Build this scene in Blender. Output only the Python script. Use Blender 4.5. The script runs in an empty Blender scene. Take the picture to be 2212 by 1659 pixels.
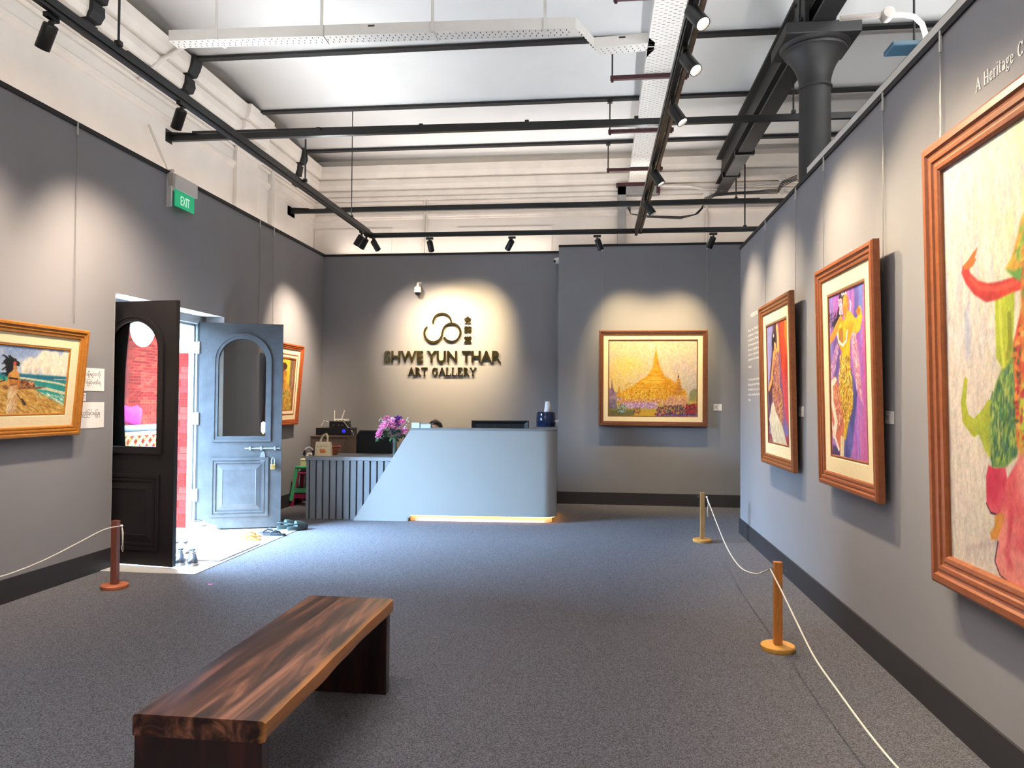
import bpy, bmesh, math, random
import numpy as np
from mathutils import Vector, Matrix, Quaternion

random.seed(7)
SC = bpy.context.scene
COL = SC.collection
PI = math.pi

# ------------------------------------------------------------------ camera
IW, IH = 2212.0, 1659.0
FPX = 1600.0                      # focal length in pixels of the 2212 wide frame
VPX, VPY, ROLL = 1291.0, 866.0, 0.0052
CAM = np.array([0.0, 0.0, 1.5])
_d = np.array([VPX-IW/2, VPY-IH/2, FPX]); _d /= np.linalg.norm(_d)
_u = np.array([-ROLL, 1.0, 0.0]); _u -= _d*_u.dot(_d); _u /= np.linalg.norm(_u)
_r = np.cross(_u, _d)
MW = np.array([_r, _d, -_u])      # camera (x right, y down, z forward) -> world

cd = bpy.data.cameras.new('camera'); cam = bpy.data.objects.new('camera', cd); COL.objects.link(cam)
cd.sensor_width = 36.0; cd.sensor_fit = 'HORIZONTAL'; cd.lens = FPX/IW*36.0
cd.clip_start = 0.05; cd.clip_end = 200
_R = MW @ np.diag([1.0, -1.0, -1.0])
cam.matrix_world = Matrix([[*_R[0], CAM[0]], [*_R[1], CAM[1]], [*_R[2], CAM[2]], [0, 0, 0, 1]])
SC.camera = cam

def ray(x, y): return MW @ np.array([x-IW/2, y-IH/2, FPX])
def onX(x, y, X): r = ray(x, y); return CAM + r*((X-CAM[0])/r[0])
def onY(x, y, Y): r = ray(x, y); return CAM + r*((Y-CAM[1])/r[1])
def onZ(x, y, Z=0.0): r = ray(x, y); return CAM + r*((Z-CAM[2])/r[2])
def onPlane(x, y, p, n): r = ray(x, y); return CAM + r*(np.dot(np.array(p)-CAM, n)/np.dot(r, n))

# ------------------------------------------------------------------ sky, sun, large lights, exposure
SC.view_settings.view_transform = 'Standard'
SC.view_settings.look = 'None'
SC.view_settings.gamma = 1.0
SC.view_settings.use_curve_mapping = False
SC.view_settings.exposure = 0.0

wd = bpy.data.worlds.new('sky'); SC.world = wd; wd.use_nodes = True
bg = wd.node_tree.nodes['Background']
bg.inputs[0].default_value = (0.42, 0.68, 1.0, 1); bg.inputs[1].default_value = 158.0

def add_light(name, kind, loc, energy, color=(1, 1, 1), direction=None, parent=None, **kw):
    l = bpy.data.lights.new(name, kind); l.energy = energy; l.color = color
    for k, v in kw.items(): setattr(l, k, v)
    o = bpy.data.objects.new(name, l); COL.objects.link(o); o.location = loc
    if direction is not None:
        o.rotation_euler = Vector(direction).to_track_quat('-Z', 'Y').to_euler()
    if parent: o.parent = parent
    return o
add_light('sun', 'SUN', (-8, 6, 9), 45.0, (1.0, 0.95, 0.86), direction=(0.50, 0.17, -0.93), angle=0.02)
po = add_light('door_portal', 'AREA', (-4.72, 7.09, 1.2), 1.0, direction=(1, 0, 0), shape='RECTANGLE', size=1.62, size_y=2.42)
po.data.cycles.is_portal = True

# ------------------------------------------------------------------ materials
MATS = {}
def L(c):
    if isinstance(c, str):
        c = [int(c[i:i+2], 16)/255 for i in (0, 2, 4)]
    return [(v/12.92 if v <= 0.04045 else ((v+0.055)/1.055)**2.4) for v in c]
def mat(name, color, rough=0.5, metal=0.0, noise=0.0, nscale=8.0, bump=0.0, bscale=60.0, emit=0.0, alpha=1.0,
        trans=0.0, ior=1.45, spec=0.5, coat=0.0, stretch=(1, 1, 1), second=None, sheen=0.0):
    if name in MATS: return MATS[name]
    m = bpy.data.materials.new(name); m.use_nodes = True; MATS[name] = m
    nt = m.node_tree; b = nt.nodes['Principled BSDF']
    c = L(color)
    b.inputs['Base Color'].default_value = (*c, 1)
    b.inputs['Roughness'].default_value = rough; b.inputs['Metallic'].default_value = metal
    b.inputs['IOR'].default_value = ior; b.inputs['Specular IOR Level'].default_value = spec
    b.inputs['Transmission Weight'].default_value = trans; b.inputs['Coat Weight'].default_value = coat
    b.inputs['Sheen Weight'].default_value = sheen
    if emit:
        b.inputs['Emission Color'].default_value = (*c, 1); b.inputs['Emission Strength'].default_value = emit
    if noise or bump or second:
        tc = nt.nodes.new('ShaderNodeTexCoord'); mp = nt.nodes.new('ShaderNodeMapping')
        mp.inputs['Scale'].default_value = stretch
        nt.links.new(tc.outputs['Object'], mp.inputs['Vector'])
    if noise or second:
        n = nt.nodes.new('ShaderNodeTexNoise'); n.inputs['Scale'].default_value = nscale; n.inputs['Detail'].default_value = 5
        nt.links.new(mp.outputs[0], n.inputs['Vector'])
        r = nt.nodes.new('ShaderNodeValToRGB'); r.color_ramp.elements[0].position = 0.3; r.color_ramp.elements[1].position = 0.72
        c2 = L(second) if second else [min(1, v*(1+noise)) for v in c]
        c1 = c if second else [v*(1-noise) for v in c]
        r.color_ramp.elements[0].color = (*c1, 1); r.color_ramp.elements[1].color = (*c2, 1)
        nt.links.new(n.outputs['Fac'], r.inputs['Fac']); nt.links.new(r.outputs['Color'], b.inputs['Base Color'])
    if bump:
        n2 = nt.nodes.new('ShaderNodeTexNoise'); n2.inputs['Scale'].default_value = bscale; n2.inputs['Detail'].default_value = 3
        nt.links.new(mp.outputs[0], n2.inputs['Vector'])
        bp = nt.nodes.new('ShaderNodeBump'); bp.inputs['Strength'].default_value = bump; bp.inputs['Distance'].default_value = 0.01
        nt.links.new(n2.outputs['Fac'], bp.inputs['Height']); nt.links.new(bp.outputs['Normal'], b.inputs['Normal'])
    return m
def wood(name, dark, light, scale=6.0, stretch=(1, 12, 12), rough=0.35, distort=2.5, contrast=(0.25, 0.75), coat=0.0, mid=None):
    if name in MATS: return MATS[name]
    m = bpy.data.materials.new(name); m.use_nodes = True; MATS[name] = m
    nt = m.node_tree; b = nt.nodes['Principled BSDF']; b.inputs['Roughness'].default_value = rough; b.inputs['Coat Weight'].default_value = coat
    tc = nt.nodes.new('ShaderNodeTexCoord'); mp = nt.nodes.new('ShaderNodeMapping'); mp.inputs['Scale'].default_value = stretch
    nt.links.new(tc.outputs['Object'], mp.inputs['Vector'])
    n = nt.nodes.new('ShaderNodeTexNoise'); n.inputs['Scale'].default_value = scale; n.inputs['Detail'].default_value = 6
    n.inputs['Distortion'].default_value = distort; nt.links.new(mp.outputs[0], n.inputs['Vector'])
    r = nt.nodes.new('ShaderNodeValToRGB')
    r.color_ramp.elements[0].position = contrast[0]; r.color_ramp.elements[1].position = contrast[1]
    r.color_ramp.elements[0].color = (*L(dark), 1); r.color_ramp.elements[1].color = (*L(light), 1)
    if mid:
        e = r.color_ramp.elements.new(sum(contrast)/2); e.color = (*L(mid), 1)
    nt.links.new(n.outputs['Fac'], r.inputs['Fac']); nt.links.new(r.outputs['Color'], b.inputs['Base Color'])
    bp = nt.nodes.new('ShaderNodeBump'); bp.inputs['Strength'].default_value = 0.08; bp.inputs['Distance'].default_value = 0.004
    nt.links.new(n.outputs['Fac'], bp.inputs['Height']); nt.links.new(bp.outputs['Normal'], b.inputs['Normal'])
    return m
def glass(name, color='ffffff', rough=0.0, mix=0.9):
    """thin architectural pane: mostly clear, with a fresnel gloss"""
    if name in MATS: return MATS[name]
    m = bpy.data.materials.new(name); m.use_nodes = True; MATS[name] = m
    nt = m.node_tree; nt.nodes.remove(nt.nodes['Principled BSDF']); out = nt.nodes['Material Output']
    t = nt.nodes.new('ShaderNodeBsdfTransparent'); t.inputs[0].default_value = (*L(color), 1)
    g = nt.nodes.new('ShaderNodeBsdfGlossy'); g.inputs['Roughness'].default_value = rough
    f = nt.nodes.new('ShaderNodeFresnel'); f.inputs[0].default_value = 1.5
    mx = nt.nodes.new('ShaderNodeMixShader')
    nt.links.new(f.outputs[0], mx.inputs[0]); nt.links.new(t.outputs[0], mx.inputs[1]); nt.links.new(g.outputs[0], mx.inputs[2])
    nt.links.new(mx.outputs[0], out.inputs[0])
    return m

WALL = mat('grey_wall_paint', '828084', 0.75, noise=0.03, nscale=1.5, bump=0.05, bscale=180)
PLASTER = mat('white_plaster', 'ded6cd', 0.85, noise=0.05, nscale=2.2, bump=0.35, bscale=9)
CEIL = mat('limewashed_ceiling', 'e9e7e4', 0.9, noise=0.035, nscale=1.6, bump=0.45, bscale=5)
TRIMW = mat('cornice_plaster', 'd9d0c6', 0.85, noise=0.06, nscale=4, bump=0.3, bscale=14)
REVEAL = mat('white_reveal', 'e8e6e4', 0.7, noise=0.02)
BASEB = mat('charcoal_skirting', '2b292c', 0.55, noise=0.05)
BLACK = mat('black_steel', '131313', 0.42, noise=0.1, nscale=20)
BLACKM = mat('matt_black_paint', '1b1a1b', 0.7, noise=0.1, nscale=6, bump=0.2, bscale=20)
IRON = mat('charcoal_iron', '1f1d1d', 0.55, noise=0.08, nscale=5, bump=0.12, bscale=30)
CARPET = mat('carpet_charcoal', '454348', 0.97, second='7e7c83', nscale=170, bump=0.9, bscale=420, spec=0.15, sheen=0.1)
for _e, _q in zip(CARPET.node_tree.nodes['Color Ramp'].color_ramp.elements, (0.40, 0.60)): _e.position = _q
WHITEM = mat('white_metal', 'd8d3cc', 0.45, noise=0.03)
PIPE = mat('painted_conduit', 'cfc7be', 0.6, noise=0.05)
MAROON = mat('maroon_steel', '3e1a1f', 0.5, noise=0.1, nscale=20)
OAK = wood('oak_frame', 'a4561c', 'd48a3a', 5, (14, 14, 1.2), 0.35)
WIRE = mat('steel_wire', 'a9a6a4', 0.35, 0.8)
CARD = mat('white_card', 'eeeae8', 0.7, noise=0.01)
INK = mat('black_ink', '1c1a1a', 0.7, noise=0.05)
LINER = mat('cream_liner', 'dccaa2', 0.85, noise=0.03, nscale=40)
ROPE = mat('white_cord', 'd8cfc4', 0.8, noise=0.12, nscale=220, stretch=(1, 1, 1))
BLK_PLASTIC = mat('black_plastic', '15161a', 0.35, noise=0.05)
GLASS = glass('clear_pane', 'f4f7f6')

# ------------------------------------------------------------------ mesh helpers
def tag(o, label=None, cat=None, group=None, kind=None):
    if label: o['label'] = label
    if cat: o['category'] = cat
    if group: o['group'] = group
    if kind: o['kind'] = kind
    return o
def me_from(bm, name, m, smooth=None):
    me = bpy.data.meshes.new(name)
    bmesh.ops.recalc_face_normals(bm, faces=bm.faces)
    bm.to_mesh(me); bm.free()
    if m is not None:
        for x in (m if isinstance(m, (list, tuple)) else [m]): me.materials.append(x)
    if smooth:
        me.polygons.foreach_set('use_smooth', [True]*len(me.polygons))
        if smooth < 180: me.set_sharp_from_angle(angle=math.radians(smooth))
    return me
def obj(name, bm, m, parent=None, smooth=None, loc=None):
    """link a bmesh as one object; without a parent its origin moves to the middle of its base"""
    me = me_from(bm, name, m, smooth)
    o = bpy.data.objects.new(name, me); COL.objects.link(o)
    if parent is not None: o.parent = parent
    elif loc is None:
        n = len(me.vertices); a = np.empty(n*3); me.vertices.foreach_get('co', a); a = a.reshape(-1, 3)
        c = (a.min(0)+a.max(0))/2; c[2] = a[:, 2].min()
        me.transform(Matrix.Translation(-Vector(c))); o.location = c
    if loc is not None: o.location = loc
    return o
def thing(name, label, cat, loc=(0, 0, 0), rotz=0.0, group=None, rot=None):
    o = bpy.data.objects.new(name, None); COL.objects.link(o); o.location = loc; o.empty_display_size = 0.1
    o.rotation_euler = rot if rot is not None else (0, 0, rotz)
    return tag(o, label, cat, group)
def copy_tree(o, parent=None):
    c = o.copy(); COL.objects.link(c); c.parent = parent
    for ch in o.children: copy_tree(ch, c)
    return c
def B(): return bmesh.new()
def box(bm, x0, x1, y0, y1, z0, z1, bev=0.0, mi=0):
    vs = [bm.verts.new((x, y, z)) for x in (x0, x1) for y in (y0, y1) for z in (z0, z1)]
    fs = [bm.faces.new([vs[i] for i in f]) for f in ((0, 1, 3, 2), (4, 6, 7, 5), (0, 4, 5, 1), (2, 3, 7, 6), (0, 2, 6, 4), (1, 5, 7, 3))]
    for f in fs: f.material_index = mi
    if bev:
        bmesh.ops.bevel(bm, geom=list({e for f in fs for e in f.edges}), offset=bev, segments=2, profile=0.5, affect='EDGES')
    return bm
def obox(bm, M, sx, sy, sz, bev=0.0):
    """box of full sizes sx, sy, sz centred in matrix M"""
    t = B(); box(t, -sx/2, sx/2, -sy/2, sy/2, -sz/2, sz/2, bev)
    t.transform(M); tmp = bpy.data.meshes.new('t'); t.to_mesh(tmp); t.free(); bm.from_mesh(tmp); bpy.data.meshes.remove(tmp)
    return bm
def beam(bm, p, q, w, h, up=(0, 0, 1)):
    """rectangular bar from p to q"""
    p, q = Vector(p), Vector(q); d = (q-p); ln = d.length; d.normalize()
    s = d.cross(Vector(up)); s.normalize(); u = s.cross(d)
    vs = []
    for c in (p, q):
        for a, b in ((-1, -1), (1, -1), (1, 1), (-1, 1)): vs.append(bm.verts.new(c+s*(a*w/2)+u*(b*h/2)))
    for f in ((0, 3, 2, 1), (4, 5, 6, 7), (0, 1, 5, 4), (1, 2, 6, 5), (2, 3, 7, 6), (3, 0, 4, 7)): bm.faces.new([vs[i] for i in f])
    return bm
def tube(bm, pts, r, seg=10, caps=True, closed=False):
    pts = [Vector(p) for p in pts]; n = len(pts); rr = r if isinstance(r, (list, tuple)) else [r]*n
    rings = []; prev = None
    for i, p in enumerate(pts):
        if closed: t = pts[(i+1) % n]-pts[i-1]
        else: t = (pts[min(i+1, n-1)]-pts[max(i-1, 0)])
        t.normalize()
        if prev is None:
            a = Vector((0, 0, 1)) if abs(t.z) < 0.9 else Vector((1, 0, 0))
            s = t.cross(a).normalized()
        else:
            s = (prev - t*prev.dot(t)); s.normalize()
        prev = s; u = t.cross(s)
        rings.append([bm.verts.new(p+(s*math.cos(2*PI*k/seg)+u*math.sin(2*PI*k/seg))*rr[i]) for k in range(seg)])
    for i in range(n-1 if not closed else n):
        a, b = rings[i], rings[(i+1) % n]
        for k in range(seg): bm.faces.new((a[k], a[(k+1) % seg], b[(k+1) % seg], b[k]))
    if caps and not closed:
        bm.faces.new(rings[0][::-1]); bm.faces.new(rings[-1])
    return bm
def lathe(bm, prof, seg=32, c=(0, 0, 0), a0=0, a1=2*PI, cap=True):
    """profile of (radius, z) turned round the vertical through c"""
    full = abs(a1-a0-2*PI) < 1e-6; n = seg if full else seg+1; rings = []
    for r, z in prof:
        if r < 1e-6: rings.append([bm.verts.new((c[0], c[1], c[2]+z))]); continue
        rings.append([bm.verts.new((c[0]+r*math.cos(a0+(a1-a0)*k/seg), c[1]+r*math.sin(a0+(a1-a0)*k/seg), c[2]+z)) for k in range(n)])
    for a, b in zip(rings, rings[1:]):
        m = seg
        for k in range(m):
            k2 = (k+1) % n
            if len(a) == 1 and len(b) == 1: continue
            if len(a) == 1: bm.faces.new((a[0], b[k2], b[k]))
            elif len(b) == 1: bm.faces.new((a[k], a[k2], b[0]))
            else: bm.faces.new((a[k], a[k2], b[k2], b[k]))
    if cap and full:
        if len(rings[0]) > 1: bm.faces.new(rings[0][::-1])
        if len(rings[-1]) > 1: bm.faces.new(rings[-1])
    return bm
def prism(bm, poly, axis, a, b):
    """extrude a polygon of 2-D points along axis from a to b; the points are the other two coordinates in x,y,z order"""
    def P(u, v, t): return {'x': (t, u, v), 'y': (u, t, v), 'z': (u, v, t)}[axis]
    A = [bm.verts.new(P(u, v, a)) for u, v in poly]; C = [bm.verts.new(P(u, v, b)) for u, v in poly]
    n = len(poly)
    bm.faces.new(A[::-1]); bm.faces.new(C)
    for i in range(n): bm.faces.new((A[i], A[(i+1) % n], C[(i+1) % n], C[i]))
    return bm
def strip(bm, prof, axis, a, b):
    """open profile swept along an axis (a surface)"""
    def P(u, v, t): return {'x': (t, u, v), 'y': (u, t, v), 'z': (u, v, t)}[axis]
    A = [bm.verts.new(P(u, v, a)) for u, v in prof]; C = [bm.verts.new(P(u, v, b)) for u, v in prof]
    for i in range(len(prof)-1): bm.faces.new((A[i], A[i+1], C[i+1], C[i]))
    return bm
def sphere(bm, c, r, seg=16, rings=10, sc=(1, 1, 1), M=None):
    T = Matrix.Translation(Vector(c)) @ (M or Matrix.Identity(4)) @ Matrix.Diagonal((sc[0]*r, sc[1]*r, sc[2]*r, 1))
    bmesh.ops.create_uvsphere(bm, u_segments=seg, v_segments=rings, radius=1.0, matrix=T); return bm
def text_mesh(body, size=1.0, extrude=0.0, bold=0.0, align='LEFT', res=6):
    cu = bpy.data.curves.new('lettering', 'FONT'); cu.body = body; cu.size = size; cu.extrude = extrude; cu.offset = bold
    cu.align_x = align; cu.resolution_u = res
    o = bpy.data.objects.new('lettering', cu); COL.objects.link(o)
    dg = bpy.context.evaluated_depsgraph_get(); dg.update()
    me = bpy.data.meshes.new_from_object(o.evaluated_get(dg))
    bpy.data.objects.remove(o); bpy.data.curves.remove(cu)
    return me
def struct(name, bm, m, parent=None, smooth=None):
    o = obj(name, bm, m, parent, smooth)
    if parent is None: o['kind'] = 'structure'
    return o
# ================================================================== the room
XL, XW, XO = -4.265, -4.55, -4.98          # grey lining face, old wall face, outer wall face
YB, YBR, YW = 11.13, 10.855, 11.42         # grey back wall, grey wall right of the desk, old back wall
XR, ZR, YR = 1.63, 3.262, 8.76             # right partition: face, top, free end
ZL = 3.735                                 # top of the grey lining
YN, XE, ZC = -4.2, 6.0, 5.17               # wall behind the camera, outer right wall, vault springing
D0, D1, DZ = 6.117, 8.057, 2.43            # door opening

o = struct('floor', box(B(), XO, XE+0.3, YN-0.3, YW+0.3, -0.12, 0.0), CARPET)

def hole_wall(name, x0, x1, y0, y1, z1, a, b, zt, m):
    bm = B(); box(bm, x0, x1, y0, a, 0, z1); box(bm, x0, x1, b, y1, 0, z1); box(bm, x0, x1, a, b, zt, z1); return struct(name, bm, m)
hole_wall('wall_left', XW, XL, YN, YB, ZL, D0, D1, DZ, WALL)
hole_wall('wall_left_upper', XO, XW, YN-0.3, YW+0.3, 5.75, D0, D1, DZ, PLASTER)
struct('wall_back', box(B(), XW, -0.577, YB, YW, 0, ZL), WALL)
struct('wall_back_right', box(B(), -0.577, XE, YBR, YW, 0, onY(1215, 532, YBR)[2]), WALL)
struct('wall_back_upper', box(B(), XW, XE+0.3, YW, YW+0.3, 0, 5.75), PLASTER)
struct('wall_right', box(B(), XR, XR+0.14, YN, YR, 0, ZR), WALL)
struct('wall_right_outer', box(B(), XE, XE+0.3, YN-0.3, YW, 0, 5.75), PLASTER)
struct('wall_front', box(B(), XW, XE, YN-0.3, YN, 0, 5.75), WALL)
ZBR = onY(1215, 532, YBR)[2]
# black capping strips along the tops of the grey walls, skirtings
def trim(n, *a, m=BLACKM): return struct('trim_%d' % n, box(B(), *a), m)
trim(1, XL-0.02, XL+0.012, YN, YB+0.02, ZL-0.012, ZL+0.026)
trim(2, XL, -0.577, YB-0.012, YB+0.02, ZL-0.012, ZL+0.02)
trim(3, -0.58, XE, YBR-0.012, YBR+0.02, ZBR-0.012, ZBR+0.02)
trim(4, XR-0.012, XR+0.15, YN, YR+0.005, ZR-0.004, ZR+0.03)
def base(side, *a): return struct('baseboard_'+side, box(B(), *a), BASEB)
base('left', XL, XL+0.014, YN, D0-0.002, 0, 0.175); base('left_far', XL, XL+0.014, D1+0.002, YB, 0, 0.175)
base('back', XL, -0.577, YB-0.014, YB, 0, 0.175); base('back_right', -0.577, XE, YBR-0.014, YBR, 0, 0.175)
base('step', -0.591, -0.577, YBR-0.014, YB, 0, 0.175)
base('right', XR-0.014, XR, YN, YR, 0, 0.172); base('right_end', XR-0.014, XR+0.14, YR, YR+0.014, 0, 0.172)

# shallow vaulted ceiling between the iron joists
YJ = [10.49-1.5*k for k in range(11)]       # joist lines
bm = B()
def vault(y0, y1, full0, full1, n=14):
    ym = (full0+full1)/2; h = (full1-full0)/2
    pr = []
    for i in range(n+1):
        y = y0+(y1-y0)*i/n; pr.append((y, ZC+0.15*(1-((y-ym)/h)**2)))
    strip(bm, pr, 'x', XW-0.1, XE+0.15)
vault(10.49, YW+0.2, 10.49, 11.99)
for y in YJ: vault(y-1.5, y, y-1.5, y)
o = struct('ceiling', bm, CEIL, smooth=40)
md = o.modifiers.new('thickness', 'SOLIDIFY'); md.thickness = 0.12; md.offset = 1.0
struct('roof_slab', box(B(), XO, XE+0.3, YN-0.3, YW+0.3, 5.70, 5.9), PLASTER)

# plaster cornice of the old walls (distance from wall, height)
CORN = [(0, 4.60), (0.03, 4.60), (0.035, 4.63), (0.018, 4.635), (0.018, 4.647), (0.05, 4.65), (0.055, 4.70), (0.032, 4.705), (0.032, 4.718), (0.075, 4.722), (0.08, 4.79),
        (0.052, 4.795), (0.052, 4.812), (0.105, 4.816), (0.115, 4.85), (0.13, 4.88), (0.135, 4.96), (0.105, 4.965), (0.105, 4.984), (0.165, 4.988), (0.19, 5.06), (0.20, 5.13), (0.205, 5.165), (0, 5.165)]
bm = B(); prism(bm, [(XW+d, z) for d, z in CORN], 'y', YN, YW); struct('trim_5', bm, TRIMW)
bm = B(); prism(bm, [(YW-d, z) for d, z in CORN], 'x', XW, XE); struct('trim_6', bm, TRIMW)
STR = [(0, 4.38), (0.012, 4.385), (0.018, 4.41), (0.035, 4.42), (0.04, 4.45), (0.03, 4.47), (0.012, 4.475), (0.0, 4.49)]
bm = B(); prism(bm, [(XW+d, z) for d, z in STR], 'y', YN, YW); struct('trim_7', bm, TRIMW)
bm = B(); prism(bm, [(YW-d, z-0.03) for d, z in STR], 'x', XW, XE); struct('trim_8', bm, TRIMW)
# shallow pilaster breaking the left wall with its own bit of cornice, pier strip by the far end
bm = B(); box(bm, XW, XW+0.05, 8.75, 9.32, ZL, 5.16); prism(bm, [(XW+d+0.05, z) for d, z in CORN], 'y', 8.7, 9.37); struct('trim_9', bm, TRIMW)

# black iron joists with the painted patch running down the cornice
for i, y in enumerate([2.99, 4.49, 5.99, 7.49, 8.99, 10.49]):
    t = thing('ceiling_joist', ['black iron joist across the white vaulted ceiling, above the camera side of the room',
                                'black iron joist across the white vaulted ceiling, second from the camera side',
                                'black iron joist just on the camera side of the white perforated duct',
                                'black iron ceiling joist running beside the white perforated duct',
                                'middle black iron ceiling joist, between the duct joist and the far one',
                                'black iron ceiling joist nearest the back wall'][i], 'beam', (0, y, 5.15), group='iron ceiling joists')
    bm = B(); box(bm, XW+0.18, XE, -0.042, 0.042, 0.0, 0.022); obj('flange', bm, BLACKM, t)
    bm = B(); box(bm, XW+0.18, XE, -0.01, 0.01, 0.022, 0.14); obj('web', bm, BLACKM, t)
    bm = B(); w = 0.08
    pr = [(XW+d+0.03+0.012*math.sin(z*23+i), z-5.15) for d, z in CORN[1:-1] if z > 4.70]
    pr = [(XW+0.02, -0.50), (XW+0.07, -0.485)] + pr + [(XW+0.25, 0.02), (XW+0.1, 0.02)]
    if i != 4:
        prism(bm, pr, 'y', -w, w); obj('wall_bracket', bm, BLACKM, t)

# iron girder and cast iron column
XG, ZG = 1.825, 4.63
t = thing('iron_girder', 'big charcoal iron girder running along the room over the column', 'girder', (XG, 0, ZG))
bm = B(); box(bm, -0.085, 0.085, YN, YW, 0, 0.025); obj('bottom_flange', bm, IRON, t)
bm = B(); box(bm, -0.085, 0.085, YN, YW, 0.47, 0.50); obj('top_flange', bm, IRON, t)
bm = B(); box(bm, -0.012, 0.012, YN, YW, 0.025, 0.47); obj('web', bm, IRON, t)
bm = B(); prism(bm, [(-0.085, 0.14), (-0.012, 0.14), (-0.012, 0.2), (-0.06, 0.2)], 'y', YN, YW)
prism(bm, [(0.085, 0.14), (0.012, 0.14), (0.012, 0.2), (0.06, 0.2)], 'y', YN, YW); obj('angle_rib', bm, IRON, t)
YCOL = onX(1760, 300, XG)[1]
zz = lambda y: onY(1760, y, YCOL)[2]
t = thing('iron_column', 'dark cast iron column with flared capital behind the right partition', 'column', (XG, YCOL, 0))
zn, zf, za, zt = zz(195), zz(118), zz(103), zz(78)
pr = [(0.19, 0), (0.19, 0.12), (0.15, 0.16), (0.142, 0.2), (0.127, zn-0.03), (0.127, zn)]
bm = B(); lathe(bm, pr, 40); obj('shaft', bm, IRON, t, 40)
bm = B(); lathe(bm, [(0.127, zn), (0.139, zn+0.004), (0.142, zn+0.016), (0.138, zn+0.028), (0.128, zn+0.03)], 40); obj('neck_ring', bm, IRON, t, 60)
pr = [(0.127, zn+0.02)]
for k in range(1, 11):
    f = k/10; pr.append((0.127+0.115*f**2.1, zn+0.02+(zf-zn-0.02)*f))
pr += [(0.252, zf+0.004), (0.258, zf+0.02), (0.245, zf+0.03), (0.27, zf+0.045), (0.285, za)]
bm = B(); lathe(bm, pr, 40); obj('capital', bm, IRON, t, 35)
bm = B(); box(bm, -0.30, 0.30, -0.27, 0.27, za, zt, 0.01); obj('abacus', bm, IRON, t)
bm = B(); box(bm, -0.21, 0.21, -0.17, 0.17, zt, ZG+0.0, 0.008); obj('saddle', bm, IRON, t)
for s in (-1, 1):
    bm = B()
    box(bm, s*0.105-0.02, s*0.105+0.02, -0.16, 0.16, ZG, ZG+0.46, 0.006)
    prism(bm, [(s*0.12, ZG), (s*0.24, ZG), (s*0.20, ZG+0.06), (s*0.14, ZG+0.10), (s*0.13, ZG+0.4), (s*0.12, ZG+0.46)], 'y', -0.03, 0.03)
    br = obj('cheek_bracket', bm, IRON, t)
    for k in range(4):
        b2 = B(); tube(b2, [(s*0.12, -0.1+0.2*(k % 2), ZG+0.1+0.22*(k//2)), (s*0.145, -0.1+0.2*(k % 2), ZG+0.1+0.22*(k//2))], 0.017, 8); obj('bolt', b2, IRON, br)

# ------------------------------------------------------------------ the double door
HX = -4.5
FRM = mat('door_frame_grey', '8f9294', 0.55, noise=0.12, nscale=10, bump=0.1, bscale=40)
bm = B(); box(bm, -4.62, -4.49, D1-0.10, D1, 0, DZ); box(bm, -4.62, -4.56, D1-0.125, D1-0.1, 0, DZ-0.1); o1 = bm
box(bm, -4.62, -4.49, D0, D0+0.10, 0, DZ); box(bm, -4.62, -4.56, D0+0.1, D0+0.125, 0, DZ-0.1)
box(bm, -4.62, -4.49, D0+0.1, D1-0.1, DZ-0.09, DZ); box(bm, -4.62, -4.56, D0+0.125, D1-0.125, DZ-0.115, DZ-0.09)
struct('door_3', bm, FRM)['label'] = 'grey timber frame of the street door'
bm = B()
e = 0.004
box(bm, -4.49, XL-0.001, D0+e-0.004, D0+e, 0, DZ); box(bm, -4.49, XL-0.001, D1-e, D1, 0, DZ); box(bm, -4.49, XL-0.001, D0, D1, DZ-0.004, DZ)
box(bm, XO, -4.62, D0, D0+e, 0, DZ); box(bm, XO, -4.62, D1-e, D1, 0, DZ); box(bm, XO, -4.62, D0, D1, DZ-e, DZ)
struct('trim_10', bm, REVEAL)

LW, LH, LT = 0.90, 2.335, 0.045
def arch(c, r, zb, zs, n=18):
    """outline of an arched light: bottom left, up, over, down"""
    p = [(c-r, zb), (c-r, zs)]
    for k in range(1, n): a = PI - PI*k/n; p.append((c+r*math.cos(a), zs+r*math.sin(a)))
    return p+[(c+r, zs), (c+r, zb)]
def ring(bm, out, inn, y0, y1):
    """flat band between two outlines with the same number of points, thickness y0..y1"""
    n = len(out)
    V = [[bm.verts.new((u, y, z)) for u, z in o] for o, y in ((out, y0), (inn, y0), (out, y1), (inn, y1))]
    for i in range(n):
        j = (i+1) % n
        bm.faces.new((V[0][i], V[0][j], V[1][j], V[1][i])); bm.faces.new((V[2][i], V[3][i], V[3][j], V[2][j]))
        bm.faces.new((V[0][i], V[2][i], V[2][j], V[0][j])); bm.faces.new((V[1][i], V[1][j], V[3][j], V[3][i]))
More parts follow.
